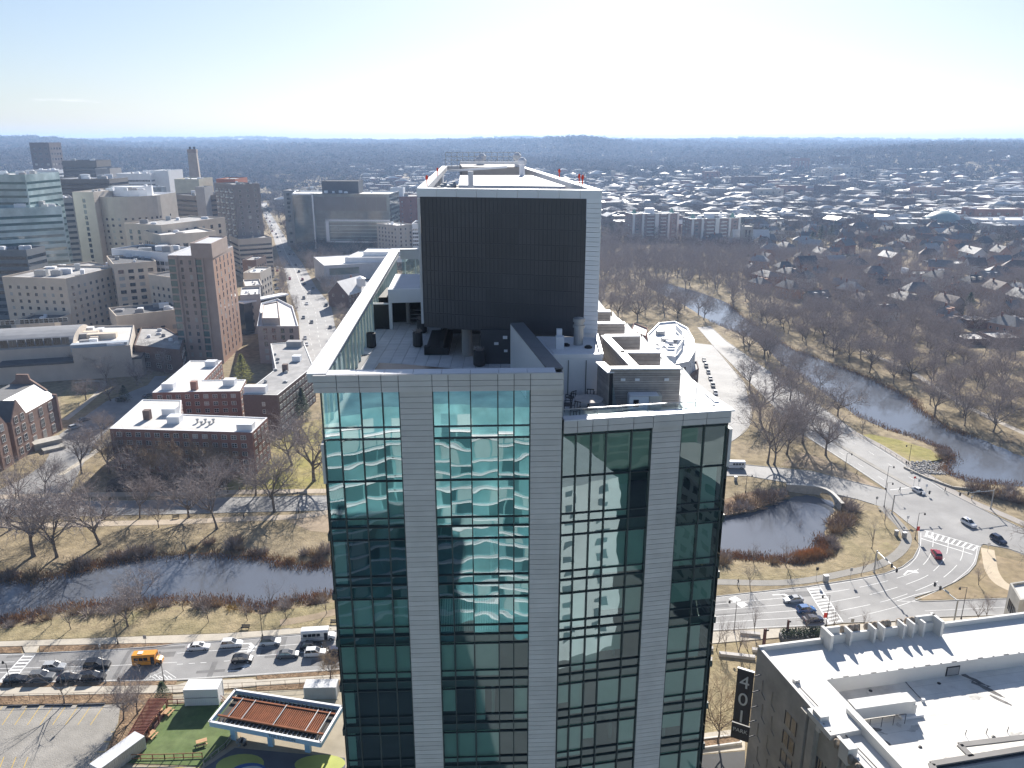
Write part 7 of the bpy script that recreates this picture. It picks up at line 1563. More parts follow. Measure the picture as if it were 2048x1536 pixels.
for k in range(16): w0 = 18.6 + k * 1.55; (urn(lp(-.35, w0, ZR - .6), .7) if not any(abs(w0 + .2 - q - .9) < 1.3 for q in (16.2, 22.6, 29.6, 36.6)) else None)
for k in range(3): quadp(.02, .5, 18.2 + 7 * k, 22.5 + 7 * k, ZR, ZR + .7, 'parapet', whiteroof)
quadp(4.2, 4.5, 17.0, LW, ZR - .1, ZR + 1.5, 'screen_wall', whiteroof); v0 = lp(1.2, 9.5, ZR + .35); MB().tube(v0, lp(2.4, 40, ZR + .35), .09, n=5).build('conduit', darkmetal, lm)
v = lp(1.6, 8.6, ZR + .3); MB().box((v.x, v.y, v.z), (.9, .7, .6), .4).build('roof_box', steel, lm)
# the big bent duct and pipe gantry
p0 = at(1702, 1420, ZR - .8); p1 = at(1808, 1405, ZR - .8); m = MB(); m.bar(p0, p1, 2.1, 2.0); dv = (p1 - p0).normalized(); q1 = p1 + dv * 1.6
m.bar(p1 - dv * .05, p1 + dv * 1.1, 2.08, 1.8); m.bar(p1 + dv * .6 + Vector((0, 0, .3)), p1 + dv * .6 + Vector((0, 0, -1.7)), 1.8, 2.06); m.build('duct', whiteroof, lm)
MB().box((q1.x - .9, q1.y - .1, ZR - 2.4), (3.6, 3.2, .5), atan2(dv.y, dv.x)).build('duct_kerb', white, lm)
m = MB()
for k in range(4): v = p0.lerp(p1, .2 + .22 * k) - Vector((-dv.y, dv.x, 0)) * 2.2; m.tube((v.x, v.y, ZR - 2.6), (v.x, v.y, ZR - .9), .05, n=5)
a = p0.lerp(p1, .2) - Vector((-dv.y, dv.x, 0)) * 2.2; b_ = p0.lerp(p1, .86) - Vector((-dv.y, dv.x, 0)) * 2.2; m.tube((a.x, a.y, ZR - .9), (b_.x, b_.y, ZR - .9), .05, n=5); m.build('pipe_rail', darkmetal, lm)
v = at(1668, 1440, ZR + .6); MB().box((v.x, v.y, ZR + .35), (5.6, 5.0, .9), atan2(uW.y, uW.x)).build('roof_plinth', whiteroof, lm)
# dark rooflight at the lower right
sk = [at(x, y, ZR - 2.0) for x, y in ((1862, 1534), (2080, 1498), (2150, 1600), (1900, 1640))]; MB().prism(ccw(sk), ZR - 2.6, ZR - 1.6, top=False).build('rooflight_kerb', darkmetal, lm); MB().poly([(p.x, p.y, ZR - 1.75) for p in ccw(sk)]).build('rooflight', glass_b, lm)
c1, c2_, c3_ = at(1918, 1496, ZR - 2), at(2120, 1472, ZR - 2), at(1942, 1520, ZR - 2)
for (a, b_) in ((sk[0], sk[1]), (sk[0], sk[3]), (c1, c2_), (c1, c3_)): MB().bar((a.x, a.y, ZR - 1.5), (b_.x, b_.y, ZR - 1.5), .9, .25).build('rooflight_coping', M('coping_grey', (.22, .21, .20), .7), lm)
for k in range(3): v = at(1930 + 42 * k, 1470 - 3 * k, ZR - 2.6); MB().tube(v, v + Vector((.1, 0, .9)), .06, n=5).build('vent_pipe', darkmetal, lm)
# hanging sign
sg = thing('blade_sign', 'tall black blade sign reading 401 PARK on the limestone block', 'sign', (37.6, 108.6, 18), -.5)
def text(body, size, loc, rot, mat, parent, ext=.03):
 cu = bpy.data.curves.new('letters', 'FONT'); cu.body = body; cu.size = size; cu.extrude = ext; cu.align_x = 'CENTER'; cu.align_y = 'CENTER'; cu.materials.append(mat)
 o = bpy.data.objects.new('letters', cu); col.objects.link(o); me_ = bpy.data.meshes.new_from_object(o.evaluated_get(bpy.context.evaluated_depsgraph_get())); bpy.data.objects.remove(o); o = inst('letters', me_); o.location = loc; o.rotation_euler = rot; o.parent = parent; return o
MB().box((0, 0, 1.4), (2.6, .3, 10.2)).build('board', blackpaint, sg, local=True); MB().box((.05, 0, -5.4), (2.9, .34, 3.0)).build('lower_board', blackpaint, sg, local=True); MB().box((0, 0, 6.56), (2.7, .4, .12)).build('top_rail', white, sg, local=True)
lw_ = M('sign_white', (.72, .74, .74), .6)
for ch, z in (('4', 4.2), ('0', .9), ('1', -2.4)): text(ch, 3.3, (0, -.19, z), (radians(90), 0, 0), lw_, sg)
text('PARK', .98, (.05, -.21, -5.1), (radians(90), 0, 0), lw_, sg)
for z in (5.6, 2.6, -.4, -3.2, -6.2): MB().tube((1.1, 0, z), (2.3, .8, z + .4), .09, n=5).build('bracket', blackpaint, sg, local=True)
cb = Bld('corner_block', 'beige corner block cut by the right edge beside the road', P([(2020, 1166), (2110, 1152), (2150, 1185), (2040, 1200)], 12) , 12, limestone, paleroof, parapet=.5)
for i in cb.near_faces(): windows(cb, i, 2, 2, 1.8, 2.6, 2, 4.5, 'band', .2, .2)

# ---------------------------------------------------------------- beer garden beside the tower, lower left
ZC = 5.0
cn = P([(470.5, 1379), (683.8, 1412), (641, 1484), (419, 1442)], ZC); cen = sum(cn, Vector()) / 4
stn_ = thing('station_canopy', 'pale blue filling station canopy with rusty deck reading THE STATION', 'canopy', (cen.x, cen.y, 0))
def cp(u, v, z): a = cn[3].lerp(cn[2], u); b = cn[0].lerp(cn[1], u); p = a.lerp(b, v); return Vector((p.x, p.y, z))
for (u0, v0, u1, v1) in ((0, 0, 1, 0), (1, 0, 1, 1), (1, 1, 0, 1), (0, 1, 0, 0)):
 a, b = cp(u0, v0, 0), cp(u1, v1, 0); d = (b - a).normalized() * .13
 MB().bar((a.x - d.x, a.y - d.y, ZC - .05), (b.x + d.x, b.y + d.y, ZC - .05), .42, .12).build('rim', white, stn_); MB().bar((a.x, a.y, ZC - .62), (b.x, b.y, ZC - .62), .22, 1.0).build('fascia', bluepaint, stn_)
MB().poly([cp(.02, .02, ZC - .98), cp(.98, .02, ZC - .98), cp(.98, .98, ZC - .98), cp(.02, .98, ZC - .98)]).build('soffit', M('canopy_dark', (.05, .045, .04), .8), stn_)
for k in range(46):
 u = .10 + .80 * k / 45; a, b = cp(u, .27, ZC - .45), cp(u, .76, ZC - .45); MB().bar(a, b, .20, .22).build('deck_rib', rust, stn_)
MB().poly([cp(.09, .26, ZC - .55), cp(.91, .26, ZC - .55), cp(.91, .77, ZC - .55), cp(.09, .77, ZC - .55)]).build('deck', rust, stn_)
for k in range(24):
 u = .04 + .92 * k / 23
 for v0, v1 in ((.02, .22), (.81, .97)): MB().bar(cp(u, v0, ZC - .75), cp(u, v1, ZC - .75), .1, .25).build('joist', steel, stn_)
for v in (.235, .79): MB().bar(cp(.02, v, ZC - .32), cp(.98, v, ZC - .32), .34, .3).build('beam', rust, stn_)
for u in (.12, .24, .53, .82, .93): MB().bar(cp(u, .22, ZC - .2), cp(u, .82, ZC - .2), .14, .14).build('tie', steel, stn_)
for px_, py_ in ((469, 1478), (543, 1491), (617, 1503)): c = at(px_, py_); MB().box((c.x, c.y, ZC / 2 - .5), (1.0, .7, ZC - 1.0), -.25).build('column', bluepaint, stn_)
a, b = cp(0, 0, 0), cp(1, 0, 0); f = (b - a).normalized(); o_ = Vector((f.y, -f.x, 0)) * .14; c = cp(.66, 0, ZC - .62) + o_; text('THE STATION', .85, c - Vector(stn_.location), (radians(90), 0, atan2(f.y, f.x)), M('letter_slate', (.12, .2, .3), .6), stn_)
# containers
def container(label, c, d, rz, mat, roofm, extra=None):
 t = thing('container', label, 'container', (c.x, c.y, 0), rz); L_, W_, H = d
 MB().box((0, 0, H / 2 + .1), (L_ - .1, W_ - .1, H)).build('body', mat, t, local=True); MB().box((0, 0, H + .13), (L_, W_, .12)).build('roof', roofm, t, local=True)
 for sg in (-1, 1):
  m = MB(); n = int(L_ / .38)
  for k in range(n): m.box((-L_ / 2 + .2 + k * .38, sg * (W_ / 2 - .03), H / 2 + .1), (.18, .06, H - .3))
  m.build('corrugation', mat, t, local=True)
  for s2 in (-1, 1): MB().box((s2 * (L_ / 2 - .08), sg * (W_ / 2 - .08), H / 2 + .05), (.18, .18, H + .1)).build('corner_post', roofm, t, local=True)
 return t
t = container('white box container with serving hatch on the turf court', at(410, 1401), (6.6, 3.2, 3.6), .04, white, white); MB().box((0, -1.66, 1.9), (6.2, .08, .1)).build('hatch_rail', steel, t, local=True)
container('grey storage container beside the tower and canopy', at(644, 1391), (6.4, 2.6, 2.7), .03, M('container_grey', (.40, .41, .42), .6), M('container_roof', (.62, .62, .62), .6))
container('long white topped container at the foot of the pergola', at(240, 1525), (9.0, 2.7, 2.6), radians(62), M('container_pale', (.55, .55, .55), .6), M('container_roof2', (.60, .61, .63), .6))
# red pergola
pg = P([(297.5, 1398), (332.5, 1398), (275.6, 1482), (249, 1481)], 2.7); cen = sum(pg, Vector()) / 4; t = thing('pergola', 'red timber pergola with close slats along the turf court', 'pergola', (cen.x, cen.y, 0))
for k in range(30): u = k / 29; a = pg[0].lerp(pg[3], u); b = pg[1].lerp(pg[2], u); MB().bar(a, b, .12, .16).build('slat', wood_r, t)
for (a, b) in ((pg[0], pg[3]), (pg[1], pg[2]), (pg[0].lerp(pg[1], .5), pg[3].lerp(pg[2], .5))): MB().bar((a.x, a.y, 2.5), (b.x, b.y, 2.5), .18, .22).build('beam', wood_r, t)
for u in (0.02, .33, .66, .98):
 for a, b in ((pg[0], pg[3]), (pg[1], pg[2])): q = a.lerp(b, u); MB().box((q.x, q.y, 1.25), (.2, .2, 2.5)).build('post', wood_r, t)
MB().poly([(p.x, p.y, .12) for p in ccw(pg)] if 0 else [(p.x, p.y, .115) for p in (pg[0], pg[3], pg[2], pg[1])]).build('deck', M('pergola_deck', (.10, .05, .04), .8), t)
def fence(name, label, line, h, mat, step=1.6, rails=(.25, .95), post=.14, cat='fence'):
 t = thing(name, label, cat, (line[0].x, line[0].y, 0))
 for a, b in zip(line, line[1:]):
  n = max(1, int((b - a).length / step))
  for k in range(n + 1): p = a.lerp(b, k / n); MB().box((p.x, p.y, h / 2), (post, post, h)).build('post', mat, t)
  for r in rails: MB().bar((a.x, a.y, h * r), (b.x, b.y, h * r), post * .6, post).build('rail', mat, t)
 return t
fence('timber_fence', 'brown timber rail fence along the front of the turf court', P([(258, 1520), (330, 1519), (405, 1516)]), 1.2, M('brown_timber', (.27, .13, .07), .8, .2, 2))
fence('timber_fence', 'red timber rail fence behind the turf court by the white container', P([(336, 1409), (375, 1408), (380, 1402), (442, 1400), (452, 1409)]), 1.2, wood_r)
fence('timber_fence', 'dark timber fence between turf court and canopy', P([(470, 1470), (452, 1496), (408, 1532)]), 1.2, wood_g)
fence('wire_fence', 'thin rusty wire fence along the top of the parking lot', P([(-200, 1406), (0, 1402), (120, 1400), (240, 1396)]), 1.6, M('rusty_wire', (.17, .10, .07), .8), 2.6, (.05, .5, .97), .06)
fence('wire_fence', 'thin rusty wire fence behind the containers and canopy', P([(318, 1388), (346, 1386), (513, 1378), (600, 1372), (690, 1366)]), 1.7, M('rusty_wire', (.17, .10, .07), .8), 2.6, (.05, .5, .97), .06)
tim = P([(10, 1413), (50, 1412), (85, 1411), (150, 1411), (215, 1409)])
for k, (a, b) in enumerate(zip(tim, tim[1:])): tag(MB().bar((a.x + .5, a.y, .15), (b.x - .5, b.y, .15), .3, .3).build('kerb_timber', darkmetal), 'dark timber wheel stop along the top of the lot, %s from the left' % ORD[k], 'wheel stop', 'timber wheel stops')
def picnic(px, py, rz, lab):
 c = at(px, py); t = thing('picnic_table', lab, 'table', (c.x, c.y, .07), rz, 'picnic tables on the turf')
 for k in range(4): MB().box((0, -.33 + .22 * k, .75), (1.9, .2, .05)).build('top_board', wood_n, t, local=True)
 for s_ in (-1, 1):
  MB().box((0, .75 * s_, .45), (1.9, .28, .05)).build('seat', wood_n, t, local=True)
  MB().bar((.7 * s_, -.7, .05), (.7 * s_, .15, .72), .08, .08).bar((.7 * s_, .7, .05), (.7 * s_, -.15, .72), .08, .08).bar((.7 * s_, -.8, .42), (.7 * s_, .8, .42), .08, .08).build('leg_frame', wood_n, t, local=True)
picnic(336, 1428, 1.35, 'picnic table near the red rail fence behind the turf court'); picnic(303, 1474, 1.3, 'picnic table beside the lower end of the pergola'); picnic(404, 1489, .45, 'picnic table alone in the middle of the turf near the canopy')
for k, (x, y) in enumerate(((322, 1427), (313, 1441), (300, 1459), (288, 1477), (277, 1497))):
 c = at(x, y); t = thing('barrel_table', 'small round barrel table along the pergola, %s from the pavement' % ORD[k], 'table', (c.x, c.y, .07), 0, 'barrel tables'); MB().lathe([(.28, 0), (.38, .4), (.3, .85)], n=10).build('barrel', M('barrel_wood', (.22, .13, .08), .8), t, local=True); MB().lathe([(.45, .85), (.47, .88), (.45, .92)], n=14).build('top', wood_n, t, local=True)
for k, (x, y, s_) in enumerate(((305, 1445, 1.0), (281, 1488, 1.0))): c = at(x, y); tag(MB().box((c.x, c.y, .35), (1.6, .6, .5), 1.2).box((c.x, c.y, .63), (1.66, .66, .06), 1.2).build('crate_bench', wood_n), 'low wooden box bench by the pergola, %s one' % ('upper', 'lower')[k], 'bench', 'box benches')
m = thing('chair_stack', 'jumble of small black and white chairs under the canopy', 'chairs', at(480, 1490))
for k in range(12): c = at(R.uniform(474, 490), R.uniform(1484, 1496)); MB().box((c.x, c.y, .5 + R.uniform(0, .5)), (.5, .5, .06), R.uniform(0, 3), ).box((c.x + .2, c.y, .8 + R.uniform(0, .5)), (.06, .5, .5), R.uniform(0, 3)).build('chair', R.choice([white, blackpaint, steel]), m)
# hedge planters, seat walls and planter of the pocket park
for k, (x, y, L_) in enumerate(((1588, 1280, 6.0), (1636, 1278, 4.5))):
 c = at(x, y); t = thing('hedge_planter', 'dark planter with clipped hedge behind the white roof, %s one' % ('left', 'right')[k], 'planter', (c.x, c.y, 0), .06); MB().box((0, 0, .6), (L_, 2.6, 1.2)).build('planter', M('planter_grey', (.13, .13, .13), .8), t, local=True); m = MB(); g = random.Random(k)
 for q in range(900): v = Vector((g.uniform(-.5, .5) * L_, g.uniform(-1.2, 1.2), 1.2 + 1.2 * g.random() ** .5)); e = Vector((g.gauss(0, 1), g.gauss(0, 1), g.gauss(0, 1))).normalized() * .2; f_ = e.cross(Vector((g.gauss(0, 1), g.gauss(0, 1), 1))).normalized() * .12; m.quads([v - e, v + f_, v + e, v - f_], [(0, 1, 2, 3)])
 m.build('hedge', boxwood, t, local=True)
for k, (x0, y0, x1, y1) in enumerate(((1438, 1310, 1510, 1318), (1405, 1298, 1426, 1300), (1403, 1318, 1424, 1322), (1504, 1302, 1540, 1306), (1480, 1268, 1520, 1272))):
 a, b = at(x0, y0), at(x1, y1); tag(MB().bar((a.x, a.y, .3), (b.x, b.y, .3), .9, .6).bar((a.x, a.y, .64), (b.x, b.y, .64), 1.0, .08).build('seat_wall', M('seat_stone', (.42, .40, .38), .8)), 'low pale stone seat wall in the pocket park, %s' % ('longest one', 'upper stub at the tower', 'lower stub at the tower', 'stub against the white roof', 'one nearest the road')[k], 'bench', 'seat walls')
a = P([(1396, 1500), (1482, 1488), (1478, 1472), (1396, 1482)]); t = thing('raised_bed', 'square white rimmed planting bed with the upright tan tree', 'planter', a[0]); MB().prism(ccw(a), -.3, .3).build('soil', litter, t)
for p, q in zip(a, a[1:] + a[:1]): MB().bar((p.x, p.y, .25), (q.x, q.y, .25), .3, .5).build('rim', M('pale_rim', (.6, .58, .55), .8), t)
walk('pocket_park_terrace', [(1380, 1470), (1490, 1456), (1490, 1500), (1380, 1510)], .04); walk('forecourt', [(1380, 1512), (1490, 1502), (1490, 1640), (1380, 1640)], .03, M('forecourt_dark', (.06, .06, .06), .8))
for k, (x, y, h) in enumerate(((1527, 1294, 4.6), (1573, 1276, 4.6))):
 c = at(x, y); t = thing('steel_pylon', 'dark red steel pylon in the pocket park, %s one' % ('left', 'right')[k], 'pylon', (c.x, c.y, 0)); MB().box((0, 0, h / 2), (.55 - .25 * k, .45, h), .3).build('shaft', M('oxide_steel', (.10, .045, .04), .7), t, local=True); MB().box((.35, 0, h - .3), (.8 - .5 * k, .4, .4), .3).build('head', blackpaint, t, local=True)

# ---------------------------------------------------------------- vehicles (x forward, origin on the ground)
cg = darkglass('car_glass', (.012, .015, .02), .04, 1.0); lampm = M('headlamp', (.8, .82, .85), .2); tailm = M('tail_lamp', (.4, .02, .015), .3)
def paint(name, c, rough=.25): return M('paint_' + name, c, rough, .03, .5, .6)
def loft(st, zb=.22):
 """car body from stations (x, half width, shoulder z, top z)"""
 m = MB(); rings = []
 for (x, w_, zs, zt) in st: rings.append([(x, -w_ * .92, zb), (x, -w_, zb + .2), (x, -w_, zs), (x, -w_ * .86, zt), (x, w_ * .86, zt), (x, w_, zs), (x, w_, zb + .2), (x, w_ * .92, zb)])
 vs_ = [p for r in rings for p in r]; n = 8; fs_ = []
 for j in range(len(rings) - 1):
  for i in range(n): fs_.append((j * n + i, j * n + (i + 1) % n, (j + 1) * n + (i + 1) % n, (j + 1) * n + i))
 fs_.append(tuple(range(n))[::-1]); fs_.append(tuple(range((len(rings) - 1) * n, len(rings) * n))); m.quads(vs_, fs_); return m
def house(xb0, xb1, xt0, xt1, wb, wt_, zb, zt, mi=0):
 m = MB(); m.quads([(xb0, -wb, zb), (xb1, -wb, zb), (xb1, wb, zb), (xb0, wb, zb), (xt0, -wt_, zt), (xt1, -wt_, zt), (xt1, wt_, zt), (xt0, wt_, zt)], [(4, 5, 6, 7), (0, 1, 5, 4), (1, 2, 6, 5), (2, 3, 7, 6), (3, 0, 4, 7)], mi); return m
SPEC = {'sedan': dict(st=[(-2.36, .70, .60, .74), (-2.25, .84, .72, .96), (-1.6, .91, .78, 1.0), (-.4, .92, .78, .97), (.9, .92, .76, .95), (1.7, .90, .70, .84), (2.2, .82, .60, .70), (2.36, .66, .5, .58)], gh=(-1.85, 1.05, -1.05, .15, .80, .60, .96, 1.42), wx=1.42, H=1.44),
  'suv': dict(st=[(-2.3, .74, .7, .85), (-2.2, .88, .82, 1.08), (-1.4, .95, .86, 1.08), (.8, .95, .86, 1.05), (1.6, .93, .80, .98), (2.15, .86, .70, .84), (2.32, .70, .6, .70)], gh=(-2.15, 1.0, -1.75, .1, .84, .66, 1.06, 1.68), wx=1.40, H=1.7),
  'hatch': dict(st=[(-2.05, .72, .62, .78), (-1.95, .86, .76, 1.0), (-1.2, .90, .78, 1.0), (.8, .90, .76, .96), (1.5, .88, .70, .86), (1.95, .8, .6, .7), (2.08, .66, .5, .6)], gh=(-1.95, 1.0, -1.4, .15, .80, .62, .98, 1.5), wx=1.25, H=1.5)}
VM = {}
def vmesh(kind):
 if kind in VM: return VM[kind]
 s_ = SPEC[kind]; g = s_['gh']; L2 = s_['st'][-1][0]; L1 = s_['st'][0][0]
 wr = MB().tube((0, -.11, 0), (0, .11, 0), .33, n=14).mesh('wheel', rubber); rim = MB().tube((0, -.125, 0), (0, .125, 0), .2, n=10).mesh('rim', chrome)
 roof = MB().box(((g[2] + g[3]) / 2, 0, g[7] + .01), (abs(g[3] - g[2]) + .12, g[5] * 2 + .08, .05))
 for sx_, xb, xt in ((0, g[0], g[2]), (1, g[1], g[3])):
  for sy_ in (-1, 1): roof.bar((xb, sy_ * g[4], g[6]), (xt, sy_ * g[5], g[7]), .09, .07)
 for sy_ in (-1, 1): roof.bar(((g[0] + g[1]) / 2, sy_ * (g[4] + .005), g[6]), ((g[2] + g[3]) / 2 - .1, sy_ * (g[5] + .005), g[7]), .1, .05)
 VM[kind] = (s_, loft(s_['st']), house(*g), roof, wr, rim, MB().box((L2 - .1, 0, .62), (.14, .34, .14)).mesh('headlight', lampm), MB().box((L1 + .09, 0, .8), (.12, .3, .16)).mesh('taillight', tailm)); return VM[kind]
CM = {}
def car(kind, pt, px, py, ang, label, group=None, sc=1.0, roofp=None, parts=True, z=.03):
 c = at(px, py); s_, bd, gh, rf, wr, rim, hl, tl = vmesh(kind); k = (kind, pt.name, (roofp or pt).name)
 if k not in CM: CM[k] = (bd.mesh('body', pt), gh.mesh('glazing', cg), rf.mesh('roof', roofp or pt))
 t = thing('car', label, 'car', (c.x, c.y, z), ang, group); t.scale = (sc, sc, sc)
 for nm, me_ in zip(('body', 'glazing', 'roof'), CM[k]): inst(nm, me_, t)
 if parts:
  for sx_ in (-1, 1):
   for sy_ in (-1, 1):
    w_ = inst('wheel', wr, t, (sx_ * s_['wx'], sy_ * .80, .33)); inst('rim', rim, w_)
  for sy_ in (-1, 1): inst('headlight', hl, t, (0, sy_ * .58, 0)); inst('taillight', tl, t, (0, sy_ * .62, 0))
 return t
Wc, Bk, Gy, Sv, Nv, Rd, Bl = paint('white', (.72, .72, .72)), paint('black', (.012, .012, .014)), paint('grey', (.13, .135, .14)), paint('silver', (.42, .43, .44), .2), paint('navy', (.02, .028, .06)), paint('red', (.30, .02, .04)), paint('blue', (.03, .12, .32))
gM = 'cars on the road by the left river'
car('sedan', Wc, 398, 1298, RA, 'white sedan nearest the park pavement ahead of the school bus', gM); car('suv', Wc, 464, 1292, RA, 'white suv with pale roof second along the park pavement', gM); car('hatch', Wc, 541, 1288, RA, 'white car with black roof beside the turn arrows', gM, 1.08, Bk)
car('hatch', Bk, 485, 1323, RA, 'black hatchback alone in the middle lane over the curved arrow', gM, 1.05); car('sedan', Gy, 576, 1313, RA, 'grey sedan in the middle lane behind the white suv near the tower', gM); car('sedan', Bk, 623, 1296, RA, 'black sedan tucked beside the white shuttle bus', gM); car('suv', Wc, 631, 1310, RA, 'white suv close to the tower below the black sedan', gM); car('suv', Nv, 676, 1308, RA, 'navy suv half hidden by the tower edge', gM)
car('suv', Bk, 195, 1335, RA, 'black pickup sized suv behind the orange school bus', gM, 1.12); car('suv', Bk, 188, 1359, RA, 'black suv in the near lane behind the school bus shadow', gM); car('sedan', Bk, 140, 1361, RA, 'black sedan second in the near lane under the pruned tree', gM, 1.02); car('suv', Gy, 84, 1359, RA, 'dark grey suv third in the near lane by the crossing', gM, 1.1); car('sedan', Bk, 34, 1363, RA, 'black sedan standing on the crossing at the left edge', gM); car('suv', Sv, 109, 1339, RA, 'silver grey car in the middle lane seen through the pruned tree', gM)
gR = 'cars round the right junction'; ra2 = RA + .05
car('sedan', Sv, 1586, 1203, ra2 + pi, 'silver white sedan waiting at the crossing right of the tower', gR); car('hatch', Bl, 1612, 1223, ra2, 'blue car second at the crossing right of the tower', gR, 1.08); car('sedan', Nv, 1626, 1242, ra2, 'dark navy car nearest the pavement at the right crossing', gR); car('suv', Rd, 1872, 1112, atan2(1, .18), 'red suv turning past the ladder crossing', gR)
pkd = (at(1990, 1035) - at(1830, 950)); pa_ = atan2(pkd.y, pkd.x); car('suv', Wc, 1937, 1050, pa_, 'white suv crossing the junction', gR); car('suv', Nv, 1996, 1083, pa_, 'navy suv right of the white one on the junction', gR); car('sedan', Wc, 1837, 985, pa_, 'white sedan under the signal mast on the parkway', gR)
for k in range(9):
 a = at(1408, 722).lerp(at(1448, 838), k / 8); car(('sedan', 'suv', 'hatch')[k % 3], (Gy, Bk, Sv, Nv, Gy, Wc, Bk, Gy, Sv)[k], *topx(a)[:2], atan2(-1, .12) if 0 else (at(1448, 838) - at(1408, 722)).to_2d().angle_signed(Vector((1, 0))), 'parked car in the row beside the side street, %s from the white curved block' % ORD[k], 'row parked beside the side street')
for k, (x, y, p_, kd, lb) in enumerate(((168, 842, Gy, 'sedan', 'dark car parked by the gabled hall, upper of two'), (150, 857, Sv, 'suv', 'pale car parked by the gabled hall, lower of two'), (183, 864, Sv, 'sedan', 'pale sedan at the bend of the school drive'), (242, 801, Gy, 'suv', 'dark car halfway up the school drive'), (297, 793, Gy, 'sedan', 'grey car at the back corner of the front dormitory'), (318, 784, Bk, 'hatch', 'black car against the rear dormitory'))): car(kd, p_, x, y, 1.0, lb, 'cars on the school drive')
avc = []
for k in range(46):
 t_ = (k / 45) ** .8 * (len(AVA) - 1.01); i = int(t_); u = R.choice([.14, .36, .64, .86]); p = AVA[i].lerp(AVA[i + 1], t_ - i).lerp(AVB[i].lerp(AVB[i + 1], t_ - i), u)
 if p.y < 385: continue
 d = (AVA[i + 1] - AVA[i]); x, y = topx(p); car(R.choice(['sedan', 'suv']), R.choice([Wc, Sv, Bk, Gy, Bk, Rd]), x, y, atan2(d.y, d.x) + (0 if u > .5 else pi), 'car on the avenue, %s counted from the near end' % ordinal(k), 'cars on the avenue', 1.05, None, False)
lotc = sorted([(R.uniform(516, 560), R.uniform(520, 612)) for k in range(14)], key=lambda e: e[1])
for k, (x, y) in enumerate(lotc): x += (y - 520) * .18 - 4; car(R.choice(['sedan', 'suv']), R.choice([Wc, Sv, Bk, Gy, Rd]), x, y, R.choice([.2, 1.77]), 'parked car in the lot left of the avenue, %s from the far end' % ordinal(k), 'cars in the lot left of the avenue', 1.05, None, False)
# buses and van
def bus(name, label, px, py, ang, L_, body, H=2.75, nose=1.1, win=(.0, 1), stripe=None, cat='bus', winm=cg):
 c = at(px, py); t = thing(name, label, cat, (c.x, c.y, .03), ang); x0 = -L_ / 2; x1 = L_ / 2 - nose; W_ = 2.2
 m = MB(); pr = [(-W_ / 2, .45), (W_ / 2, .45), (W_ / 2, H - .3), (W_ / 2 - .25, H), (-W_ / 2 + .25, H), (-W_ / 2, H - .3)]
 a = [(x0, y, z) for y, z in pr]; b = [(x1, y, z) for y, z in pr]; m.poly(a[::-1]); m.poly(b); m.quads(a + b, [(i, (i + 1) % 6, 6 + (i + 1) % 6, 6 + i) for i in range(6)]); m.build('body', body, t, local=True)
 if nose > .6: loft([(x1 - .1, .95, 1.2, 1.5), (x1 + nose * .5, .92, 1.1, 1.35), (x1 + nose * .9, .86, .9, 1.1), (x1 + nose, .7, .75, .9)], .4).build('bonnet', body, t, local=True)
 MB().poly([(x1 + .02, -.9, 1.5), (x1 + .02, .9, 1.5), (x1 + .02, .85, H - .45), (x1 + .02, -.85, H - .45)]).build('windscreen', winm, t, local=True)
 n = int((L_ - nose - 1.4) / .95)
 for sg in (-1, 1):
  for k in range(n): xx = x0 + .5 + k * .95; MB().box((xx + .4, sg * (W_ / 2 + .005), 1.85), (.82, .03, .75)).build('window', winm, t, local=True)
  MB().box(((x0 + x1) / 2, sg * (W_ / 2 + .012), 1.25), (x1 - x0 - .1, .03, .07)).build('trim', stripe or darkmetal, t, local=True)
 MB().box((x1 - .55, -(W_ / 2 + .01), 1.4), (.75, .04, 1.8)).build('door', winm, t, local=True)
 for sx_ in (x0 + 1.3, x1 + nose * .3 if nose > .6 else x1 - .9):
  for sg in (-1, 1): w_ = inst('wheel', VM['suv'][4], t, (sx_, sg * .98, .42), 0, (1.25, 1.25, 1.25)); inst('rim', VM['suv'][5], w_)
 for sg in (-1, 1): MB().box((x1 + nose - .02, sg * .62, .78), (.1, .28, .22)).build('headlight', lampm, t, local=True); MB().box((x0 - .02, sg * .85, 1.0), (.06, .25, .3)).build('taillight', tailm, t, local=True)
 for sg in (-1, 1): MB().box((x1 + .3, sg * 1.25, 1.7), (.12, .2, .32)).build('mirror', blackpaint, t, local=True)
 return t
yel = paint('school_yellow', (.72, .29, .02), .4); t = bus('school_bus', 'orange yellow short school bus on the road by the left river', 298, 1327, RA, 5.9, yel, 2.7, 1.2); MB().box((-1.4, 0, 2.76), (1.0, .9, .1)).build('roof_hatch', white, t, local=True)
bus('shuttle_bus', 'white shuttle bus at the kerb beside the tower', 638, 1279, RA, 7.3, Wc, 2.85, 1.4); bus('shuttle_van', 'white minibus on the park road right of the tower', 1469, 936, pi - .05, 6.6, Wc, 2.6, 1.0, cat='van')

# ---------------------------------------------------------------- lamps, signals, signs
pole_d = M('pole_dark', (.05, .045, .042), .5, .1, 1, .4)
def lamp(px, py, h, lab, ang=0.0, arm=1.6, mat=pole_d, banner=None, group='street lamps', post=False):
 c = at(px, py); t = thing('street_lamp', lab, 'street lamp', (c.x, c.y, 0), ang, group)
 MB().lathe([(.2, 0), (.18, .5), (.09, .6), (.06, h)], n=8).build('pole', mat, t, local=True)
 if arm: MB().tube((0, 0, h - .1), (arm, 0, h), .05, n=5).build('arm', mat, t, local=True); MB().lathe([(.06, 0), (.22, -.25), (.26, -.6), (.1, -.7)], (arm, 0, h), 8).build('lantern', mat, t, local=True)
 else: MB().lathe([(.1, 0), (.24, .15), (.2, .6), (.05, .75)], (0, 0, h), 8).build('lantern', mat, t, local=True)
 if banner: MB().box((.45, 0, banner), (.8, .05, 1.3)).build('banner', redsign, t, local=True)
 return t
